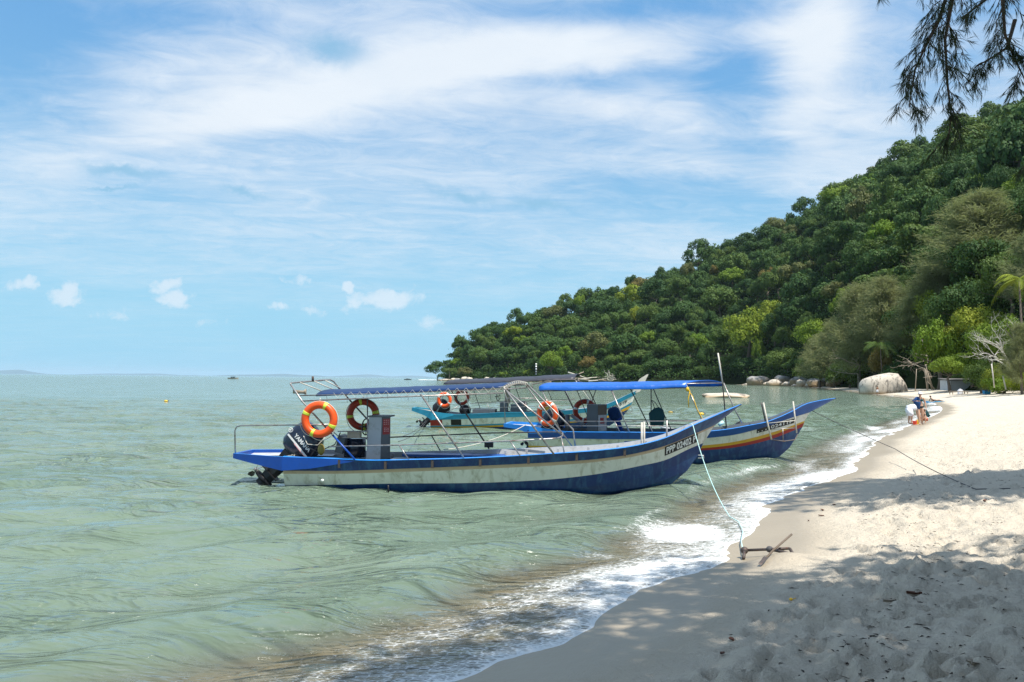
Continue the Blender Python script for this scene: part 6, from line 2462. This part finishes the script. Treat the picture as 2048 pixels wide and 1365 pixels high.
def w_bottom(c):
    c.loft([ell_ring((0, 0, .845), .075, .12), ell_ring((0, 0, .89), .165, .116), ell_ring((0, 0, .965), .172, .112)])


def w_cap(c):
    c.sphere((0, .0, 1.615), (.098, .112, .085), 14, 8)
    c.loft([[(-.08, -.10, 1.60), (.08, -.10, 1.60), (.08, -.10, 1.612), (-.08, -.10, 1.612)], [(-.055, -.20, 1.585), (.055, -.20, 1.585), (.055, -.20, 1.595), (-.055, -.20, 1.595)]], 0, False)


def w_glasses(c):
    for s_ in (-1, 1):
        c.sphere((s_ * .034, -.098, 1.585), (.028, .010, .019), 8, 6)
    c.tube([(-.07, -.06, 1.59), (0, -.104, 1.592), (.07, -.06, 1.59)], .005, 4)


woman = person('woman in a black bikini, white cap and sunglasses walking towards the camera', (wp.x, wp.y, wz - .01), R(-16), J, BODY_E, M['skin'],
               [((.266, -.075, .805), (0.02, -.1, -1), (0, -1, 0)), ((-.105, -.155, 1.21), (1, -.1, 0), (0, 0, 1))], (0, -.005, 1.57), (0, -1, -.05),
               [('bikini_top', w_top, M['teal']), ('bikini_bottom', w_bottom, M['bikini']), ('cap', w_cap, M['shirt']), ('sunglasses', w_glasses, M['black'])])
b = MB()
b.loft([[(-.06, -.10, 1.40), (-.19, -.08, 1.44), (-.24, .06, 1.40), (-.10, .09, 1.43)], [(-.02, -.15, 1.27), (-.27, -.14, 1.30), (-.30, .08, 1.26), (-.12, .10, 1.28)], [(-.01, -.18, 1.10), (-.38, -.16, 1.13), (-.37, .10, 1.10), (-.14, .10, 1.10)], [(-.03, -.16, .95), (-.25, -.15, .99), (-.22, .07, .98), (-.14, .07, .96)], [(-.05, -.13, .80), (-.16, -.12, .82), (-.15, .03, .82), (-.10, .03, .80)]], 0, True)
b.tube([(-.20, -.02, 1.38), (-.40, 0, 1.20), (-.24, -.15, 1.17), (-.12, -.17, 1.12)], .062, 9, r2=.05)
o = b.build('jacket', M['bluecloth'], None, woman.location, woman.rotation_euler, (0.84, 0.84, 1.0))
tag(o, 'blue jacket slung over the shoulder and arm of the walking woman', 'jacket')
b = MB()
b.loft([[(-.012, -.05, 0), (.012, -.05, 0), (.012, .05, 0), (-.012, .05, 0)], [(-.03, -.09, -.10), (.05, -.09, -.08), (.05, .07, -.08), (-.03, .07, -.10)], [(-.02, -.10, -.28), (.12, -.10, -.22), (.12, .08, -.22), (-.02, .08, -.28)], [(.06, -.07, -.38), (.19, -.07, -.30), (.19, .05, -.30), (.06, .05, -.38)]], 0, False)
b.tube([(0, -.04, -.02), (0, 0, .05), (0, .04, -.02)], .010, 5)
a_ = woman.rotation_euler[2]
o = b.build('beach_bag', M['teal'], None, woman.location + Vector((.268 * math.cos(a_) + .08 * math.sin(a_), .268 * math.sin(a_) - .08 * math.cos(a_), .77)), woman.rotation_euler)
tag(o, 'teal beach bag hanging from the hand of the walking woman', 'bag')

# person in white bending over at the water's edge
J = dict(pelvis=((0, 0, .86), .15, .13), belly=((.14, -.02, .95), .14, .12), chest=((.34, -.04, .93), .15, .12), neck=((.47, -.04, .84), .055, .055), jaw=((.53, -.05, .77), .06, .065), head=((.57, -.05, .71), .08, .09), top=((.61, -.05, .65), .06, .065),
         shL=((.38, .14, .86), .055, .055), elL=((.42, .16, .58), .04, .04), wrL=((.45, .12, .36), .028, .028), haL=((.46, .11, .28), .034, .02),
         shR=((.38, -.22, .86), .055, .055), elR=((.43, -.24, .58), .04, .04), wrR=((.48, -.18, .36), .028, .028), haR=((.50, -.17, .28), .034, .02),
         hiL=((-.02, .10, .80), .10, .10), knL=((.03, .13, .44), .06, .06), anL=((-.01, .14, .10), .038, .038), toL=((.12, .14, .04), .036, .026),
         hiR=((-.02, -.10, .80), .10, .10), knR=((.06, -.20, .44), .06, .06), anR=((.02, -.22, .10), .038, .038), toR=((.15, -.22, .04), .036, .026))
bp = bearing(1819, 846, 42.0)


def b_shirt(c):
    c.loft([[(.46 + .0 * k, y, z) for k, (y, z) in enumerate(((.16, .80), (.0, .96), (-.10, .97), (-.24, .80), (-.10, .74), (.02, .74)))],
            [(.28, y, z) for y, z in ((.19, .84), (.02, 1.08), (-.10, 1.09), (-.26, .84), (-.12, .76), (.04, .76))],
            [(.08, y, z) for y, z in ((.20, .84), (.03, 1.07), (-.08, 1.07), (-.22, .84), (-.12, .74), (.06, .74))],
            [(-.15, y, z) for y, z in ((.19, .74), (.03, 1.00), (-.06, 1.00), (-.22, .74), (-.10, .62), (.05, .62))]], 0, True)


def b_shorts(c):
    for yk, yn in ((.10, .13), (-.12, -.21)):
        c.loft([ell_ring((-.03, yk, .86), .15, .13), ell_ring((0, (yk + yn) / 2, .66), .15, .125), ell_ring((.04, yn, .46), .13, .11)])


def b_hair(c):
    c.sphere((.585, -.05, .715), (.095, .09, .10), 12, 8)


person('person in a white shirt and white shorts bending down at the water edge', (bp.x, bp.y, ground_at(bp.x, bp.y) - .01), R(-12), J, BODY_E, M['skin'],
       [((.465, .105, .255), (.1, 0, -1), (0, 1, 0)), ((.505, -.165, .255), (.1, 0, -1), (0, 1, 0))], (.57, -.05, .71), (.6, -.1, -.75),
       [('shirt', b_shirt, M['shirt']), ('shorts', b_shorts, M['shirt']), ('hair', b_hair, M['hair'])])
b = MB()
b.loft([ell_ring((0, 0, 0), .085, .085), ell_ring((0, 0, .20), .12, .12), ell_ring((0, 0, .20), .105, .105), ell_ring((0, 0, .03), .07, .07)], 0, False)
tp = bearing(1829.5, 845, 41.6)
t = empty('toy_bucket', (tp.x, tp.y, ground_at(tp.x, tp.y) - .01))
tag(t, 'red toy bucket on the wet sand beside the bending person', 'bucket')
b.build('bucket_body', M['toyred'], t)
fitting(t, 'handle', [(-.11, 0, .20), (-.08, 0, .28), (.08, 0, .28), (.11, 0, .20)], .008, M['print'])
tp = bearing(1836, 843.5, 41.9)
t = empty('toy_spade', (tp.x, tp.y, ground_at(tp.x, tp.y)))
tag(t, 'yellow toy spade held upright in the sand by the bending person', 'toy')
b = MB()
b.loft([[(-.07, -.02, 0), (.07, -.02, 0), (.07, .01, 0), (-.07, .01, 0)], [(-.10, -.03, .14), (.10, -.03, .14), (.10, .02, .14), (-.10, .02, .14)], [(-.09, -.01, .24), (.09, -.01, .24), (.09, .01, .24), (-.09, .01, .24)]], 0, False)
b.build('blade', M['toyyel'], t)
fitting(t, 'handle', [(0, 0, .22), (.02, 0, .42)], .016, M['toyyel'])

# child crouching behind the woman
J = dict(pelvis=((0, 0, .20), .10, .10), belly=((.03, 0, .32), .09, .085), chest=((.07, 0, .44), .10, .085), neck=((.09, 0, .54), .035, .035), jaw=((.10, 0, .59), .05, .055), head=((.105, 0, .65), .07, .08), top=((.10, 0, .72), .05, .055),
         shL=((.08, .12, .48), .036, .036), elL=((.18, .16, .34), .026, .026), wrL=((.28, .10, .24), .02, .02), haL=((.33, .08, .20), .024, .014), shR=((.08, -.12, .48), .036, .036), elR=((.18, -.16, .34), .026, .026), wrR=((.28, -.10, .24), .02, .02), haR=((.33, -.08, .20), .024, .014),
         hiL=((.02, .08, .20), .07, .07), knL=((.24, .14, .33), .042, .042), anL=((.10, .12, .07), .028, .028), toL=((.20, .13, .03), .026, .02), hiR=((.02, -.08, .20), .07, .07), knR=((.24, -.14, .33), .042, .042), anR=((.10, -.12, .07), .028, .028), toR=((.20, -.13, .03), .026, .02))
cp = bearing(1851, 844.5, 42.3)
person('brown haired child crouching in the wash behind the walking woman', (cp.x, cp.y, ground_at(cp.x, cp.y)), R(200), J, BODY_E, M['skin'], [((.35, .075, .19), (1, 0, -.5), (0, 1, 0)), ((.35, -.075, .19), (1, 0, -.5), (0, 1, 0))], (.105, 0, .65), (1, 0, -.15),
       [('hair', lambda c: c.sphere((.085, 0, .675), (.082, .082, .085), 12, 8), M['hair']), ('swim_shorts', lambda c: c.loft([ell_ring((0, 0, .12), .12, .13), ell_ring((0, 0, .28), .115, .12)]), M['ored'])])

# boy standing by the big boulder, back to the camera
J = dict(pelvis=((0, 0, .90), .13, .10), belly=((0, 0, 1.05), .12, .09), chest=((0, 0, 1.25), .15, .10), neck=((0, 0, 1.42), .05, .05), jaw=((0, .015, 1.48), .055, .06), head=((0, .005, 1.555), .078, .09), top=((0, 0, 1.63), .055, .065),
         shL=((.18, 0, 1.35), .05, .05), elL=((.23, .02, 1.10), .038, .038), wrL=((.20, .10, .90), .026, .026), haL=((.19, .13, .83), .034, .018), shR=((-.18, 0, 1.35), .05, .05), elR=((-.23, .02, 1.10), .038, .038), wrR=((-.20, .10, .90), .026, .026), haR=((-.19, .13, .83), .034, .018),
         hiL=((.09, 0, .83), .09, .09), knL=((.10, .02, .47), .055, .055), anL=((.10, -.01, .09), .036, .036), toL=((.11, .12, .04), .036, .025), hiR=((-.09, 0, .83), .09, .09), knR=((-.09, .04, .47), .055, .055), anR=((-.10, .0, .09), .036, .036), toR=((-.11, .13, .04), .036, .025))
yp = bearing(1755, 790.5, 136)


def y_shorts(c):
    c.loft([ell_ring((0, 0, .98), .155, .115), ell_ring((0, 0, .80), .19, .135)])
    for s_ in (-1, 1):
        c.loft([ell_ring((s_ * .09, 0, .84), .105, .11), ell_ring((s_ * .10, .02, .54), .10, .10)])


person('bare chested person in white shorts standing in the shallows by the huge boulder', (yp.x, yp.y, -.05), R(20), J, BODY_E, M['bskin'], [((.187, .14, .80), (0, .2, -1), (0, 1, 0)), ((-.187, .14, .80), (0, .2, -1), (0, 1, 0))], (0, .005, 1.555), (0.3, 1, 0),
       [('shorts', y_shorts, M['shirt']), ('hair', lambda c: c.sphere((0, -.01, 1.59), (.088, .10, .085), 12, 8), M['hair'])])

# sunbather propped up on a blue mat
mp = bearing(1868, 779.5, 88)
gz = ground_at(mp.x, mp.y)
t = empty('beach_mat', (mp.x, mp.y, gz), R(8))
tag(t, 'bright blue beach mat spread on the sand behind the walking woman', 'mat')
b = MB()
n = 14
v = []
for i in range(n + 1):
    for j in (0, 1):
        x = -.95 + 1.9 * i / n
        y = -.45 + .9 * j
        v.append((x, y, ground_at(mp.x + x, mp.y + y) - gz + .05 + .02 * math.sin(i * 1.3)))
m_ = len(v)
v += [(x, y, z - .035) for x, y, z in v]
f = [(2 * i, 2 * i + 2, 2 * i + 3, 2 * i + 1) for i in range(n)] + [(2 * i, m_ + 2 * i, m_ + 2 * i + 2, 2 * i + 2) for i in range(n)] + [(2 * i + 1, 2 * i + 3, m_ + 2 * i + 3, m_ + 2 * i + 1) for i in range(n)] + [(0, 1, m_ + 1, m_), (2 * n, m_ + 2 * n, m_ + 2 * n + 1, 2 * n + 1)]
b.add(v, f)
b.build('mat_sheet', M['mat'], t)
b = MB()
b.tube([(-.98, -.45, .07), (-.98, .45, .07)], .06, 8)
b.build('rolled_end', M['mat'], t)
J = dict(pelvis=((.05, 0, .16), .13, .10), belly=((-.10, 0, .17), .12, .09), chest=((-.32, 0, .30), .14, .10), neck=((-.42, 0, .44), .05, .05), jaw=((-.43, -.01, .51), .055, .06), head=((-.43, 0, .58), .078, .09), top=((-.44, 0, .66), .055, .065),
         shL=((-.36, .18, .34), .05, .05), elL=((-.46, .22, .10), .038, .038), wrL=((-.30, .24, .08), .026, .026), haL=((-.22, .24, .08), .034, .018), shR=((-.36, -.18, .34), .05, .05), elR=((-.46, -.22, .10), .038, .038), wrR=((-.30, -.24, .08), .026, .026), haR=((-.22, -.24, .08), .034, .018),
         hiL=((.14, .09, .15), .095, .09), knL=((.55, .10, .14), .058, .058), anL=((.95, .11, .09), .036, .036), toL=((1.02, .12, .20), .036, .025), hiR=((.14, -.09, .15), .095, .09), knR=((.54, -.10, .22), .058, .058), anR=((.92, -.11, .09), .036, .036), toR=((1.0, -.12, .20), .036, .025))
sp = person('sunbather in dark swimwear lying propped up on the blue beach mat', (mp.x, mp.y, gz + .05), R(8), J, BODY_E, M['bskin'], [((-.19, .24, .075), (1, 0, 0), (0, 1, 0)), ((-.19, -.24, .075), (1, 0, 0), (0, 1, 0))], (-.43, 0, .58), (.5, -1, 0),
            [('swimsuit', lambda c: c.loft([[(-.30, y, z + .16) for y, z in ((-.16, 0.1), (0, -.0), (.16, .1), (0, .26))], [(-.08, y, z + .16) for y, z in ((-.135, 0), (0, -.1), (.135, 0), (0, .11))], [(.16, y, z + .15) for y, z in ((-.19, 0), (0, -.11), (.19, 0), (0, .115))]]), M['bikini']),
             ('hair', lambda c: c.sphere((-.46, .01, .60), (.09, .09, .095), 12, 8), M['hair'])])

# ------------------------------------------------------------------ ropes, anchor, floats
p0 = loc_world(B1, (8.27, -.36, 1.345))
p1 = Vector((3.55, 13.0, .05))
anc = Vector((2.90, 9.98, 0))
za = ground_at(anc.x, anc.y)


def sagging(a, b_, sag, n=18):
    return [a.lerp(b_, i / n) + Vector((0, 0, -sag * 4 * (i / n) * (1 - i / n))) for i in range(n + 1)]


b = MB()
pts = sagging(p0, p1, 0.20)
pts = [loc_world(B1, (8.20, -.20, 1.36)), loc_world(B1, (8.24, -.33, 1.375))] + pts
zz = [(3.52, 12.4), (3.36, 11.6), (3.10, 10.8), (2.91, 10.05)]
pts += [Vector((x, y, ground_at(x, y) + .05)) for x, y in zz]
b.tube(pts, .0085, 6)
o = b.build('mooring_rope', M['arope'])
tag(o, 'pale aqua mooring rope from the bow of the nearest boat down to the anchor', 'rope', 'mooring ropes')
p0 = loc_world(B3, (7.84, -.05, 1.44))
q1, q2, q3 = (bearing(1790, 880, 21.0), bearing(1950, 902, 13.6), bearing(2100, 897, 12.8))
q1.z, q2.z, q3.z = .50, ground_at(q2.x, q2.y) + .03, ground_at(q3.x, q3.y) + .05
b = MB()
b.tube(sagging(p0, q1, .02, 8) + sagging(q1, q2, .05, 8)[1:] + sagging(q2, q3, .0, 5)[1:], .009, 6)
o = b.build('mooring_rope', M['drope'])
tag(o, 'dark mooring rope from the bow of the blue canopy boat to the sand at right', 'rope', 'mooring ropes')
b = MB()
b.tube(sagging(loc_world(B1, (3.0, .9, .66)), loc_world(B3, (-.05, -.75, .95)), .12, 10), .010, 5)
o = b.build('mooring_rope', M['rope'])
tag(o, 'pale slack rope between the nearest boat and the stern of the blue canopy boat', 'rope', 'mooring ropes')
for k, (a, sg) in enumerate((((-.30, -.1, .33), .10), ((-.30, .1, .30), .16))):
    b = MB()
    b.tube(sagging(loc_world(B2, a), loc_world(B1, (2.1 - k * .1, .8, .95 - k * .12)), sg, 12), .008, 5)
    o = b.build('mooring_rope', M['drope'])
    tag(o, ('upper' if k == 0 else 'lower') + ' thin dark line from the stern of the turquoise boat to the nearest boat', 'rope', 'mooring ropes')
t = empty('anchor', (0, 0, 0))
tag(t, 'rusty iron anchor with a wooden cross stick lying on the sand', 'anchor')


def gp(x, y, h):
    return Vector((x, y, ground_at(x, y) + h))


a0, a1 = gp(2.90, 9.97, .09), gp(3.39, 9.76, .10)
b = MB()
b.tube([a0, a0.lerp(a1, .5), a1], .017, 8)
b.build('shank', M['iron'], t)
b = MB()
b.tube([gp(2.91, 9.34, .03), gp(3.14, 9.62, .12), gp(3.47, 9.92, .24)], .013, 7)
b.build('cross_stick', M['bark'], t)
b = MB()
b.tube([gp(2.84, 9.80, .02), gp(2.87, 9.88, .06), a0], .02, 7)
b.sphere(a0, (.05, .05, .045), 8, 6)
b.build('shackle', M['iron'], t)
b = MB()
b.tube([a0.lerp(a1, .55) + Vector((0, 0, .0)), gp(3.31, 9.68, .07), gp(3.42, 9.64, .02)], .018, 7)
b.tube([a1, gp(3.42, 9.67, .0)], .018, 7, r2=.022)
b.build('fluke_arm', M['iron'], t)
b = MB()
b.loft([[p + Vector(q) for q in ((-.028, 0, .02), (0, -.02, .0), (.028, 0, .02), (0, .02, .03))] for p in (gp(2.89, 9.30, .02), gp(2.95, 9.38, .04), gp(2.99, 9.44, .06))], 0, False)
b.build('fluke', M['iron'], t)
b = MB()
b.sphere(a0.lerp(a1, .56), (.045, .04, .04), 8, 6)
b.build('lashing', M['drope'], t)
for px, py, Y, mt, lab in ((332, 804.5, 68, 'toyyel', 'small yellow float bobbing far left on the open water'), (1403, 824, 52, 'toyyel', 'small yellow float behind the blue canopy boat'), (1341, 822.5, 54, 'green_fl', 'small olive float left of the dinghy')):
    p = bearing(px, py, Y)
    t = empty('float', (p.x, p.y, .02))
    tag(t, lab, 'float', 'floats on the water')
    b = MB()
    b.sphere((0, 0, .04), (.17, .12, .10), 12, 8)
    b.build('float_body', M[mt], t)
    b = MB()
    b.torus(.05, .015, nu=12, nv=6)
    b.build('float_eye', M['drope'], t, (.2, 0, .07))

# ------------------------------------------------------------------ bits on the sand
g = np.random.default_rng(9)
n = 11000
YY = 3.4 + 22 * g.random(n)**1.9
XX = -0.8 + g.random(n) * (0.70 * YY + 1.6)
dd, run, zz = sand_base(XX, YY)
band = np.exp(-((dd - 2.1 - 0.5 * vn(run * .4, run * 0)) / 0.28)**2) + 0.45 * np.exp(-((dd - 3.4 - 0.6 * vn(run * .3, run * 0 + 4)) / 0.35)**2)
keep = (dd > 1.2) & (g.random(n) < 0.06 + 0.85 * band)
from mathutils.bvhtree import BVHTree
bme = bpy.data.objects['beach'].data
bvh = BVHTree.FromPolygons([v.co[:] for v in bme.vertices], [tuple(p.vertices) for p in bme.polygons if bme.vertices[p.vertices[0]].co.y < 40])


def on_sand(x, y):
    h = bvh.ray_cast(Vector((x, y, 6)), Vector((0, 0, -1)))
    return h[0].z if h[0] else ground_at(x, y)


lv, lf = [], []
for x, y in zip(XX[keep], YY[keep]):
    z = on_sand(x, y)
    a = g.uniform(0, 6.28)
    L, w = g.uniform(.010, .050), g.uniform(.003, .011)
    ca, sa = math.cos(a), math.sin(a)
    k = len(lv)
    lv += [(x - ca * L, y - sa * L, z + .003), (x + sa * w, y - ca * w, z + .006), (x + ca * L, y + sa * L, z + .005), (x - sa * w, y + ca * w, z + .012)]
    lf += [(k, k + 1, k + 2, k + 3)]
tag(link('beach_litter', np_mesh('beach_litter', lv, lf, False, [M['litter']])), kind='stuff')


def curled_leaf(name, label, cat, px, py, L, w, seed, mat, group, curl=0.5):
    d_ = (Vector(bearing(px, py, 1.0)) - Vector((0, 0, EYE)))
    h = bvh.ray_cast(Vector((0, 0, EYE)), d_.normalized())
    if not h[0]:
        return
    rg_ = random.Random(seed)
    b_ = MB()
    n_ = 6
    v_ = []
    for i in range(n_ + 1):
        u = i / n_
        ww = w * math.sin(math.pi * min(1, u * .95 + .04))**.7
        for j in (-1, 0, 1):
            v_.append(((u - .5) * L, j * ww, .012 + curl * w * (abs(j) * 0.9) + 0.25 * L * curl * (u - .4)**2))
    f_ = [(3 * i + j, 3 * i + 3 + j, 3 * i + 4 + j, 3 * i + 1 + j) for i in range(n_) for j in range(2)]
    b_.add(v_, f_, 0, True)
    b_.add([(x, y, z - .006) for x, y, z in v_], [tuple(reversed(q)) for q in f_], 0, True)
    o_ = b_.build(name, mat, None, h[0], (rg_.uniform(-.15, .15), rg_.uniform(-.15, .15), rg_.uniform(0, 6.28)))
    tag(o_, label, cat, group)


for i, (px, py, L, w, lab) in enumerate(((1829, 1191, .17, .05, 'large curled dark brown dry leaf in the shade right of the middle of the sand'), (1644, 1022, .10, .035, 'dry leaf on the sunlit sand above the anchor'), (1642, 1033, .15, .02, 'thin twig like leaf on the sunlit sand above the anchor'),
                                        (1668, 1011, .07, .025, 'small dark leaf on the sunlit sand'), (1563, 1101, .09, .04, 'dark leaf just below the anchor'), (1463, 1282, .08, .025, 'reddish leaf bit low on the trodden sand'), (1780, 1206, .14, .04, 'tan curled leaf left of the large brown leaf'),
                                        (1945, 1332, .16, .05, 'tan dry leaf near the bottom right corner'), (1617, 1043, .05, .02, 'tiny dark leaf right of the anchor stick'), (1970, 1003, .14, .03, 'dry leaf on the sand by the right edge'), (1445, 1310, .06, .02, 'dark leaf at the bottom of the sand'))):
    curled_leaf('dry_leaf', lab, 'leaf', px, py, L * .75, w * .8, i, M['dryleaf'] if i not in (6, 7) else M['wood'], 'dry leaves on the sand')
d_ = (Vector(bearing(1582, 1203, 1.0)) - Vector((0, 0, EYE)))
h = bvh.ray_cast(Vector((0, 0, EYE)), d_.normalized())
b = MB()
b.sphere((0, 0, .018), (.018, .015, .014), 10, 8)
b.tube([(.02, 0, .02), (.045, 0, .03)], .004, 4)
tag(b.build('seed_pod', M['toyyel'], None, h[0]), 'small round yellow seed on the shaded sand', 'seed')


# ------------------------------------------------------------------ sea air
HAZE_D = 0.00003
b = MB()
b.box((0, 22000, 103), (90000, 48000, 214))
m, n, o = new_mat('sea_haze')
vp = n.node('ShaderNodeVolumePrincipled')
vp.inputs['Color'].default_value = (0.62, 0.84, 1.0, 1)
vp.inputs['Density'].default_value = HAZE_D
vp.inputs['Anisotropy'].default_value = 0.0
n.t.links.new(vp.outputs[0], o.inputs['Volume'])
hz = b.build('haze', m)
hz['kind'] = 'stuff'
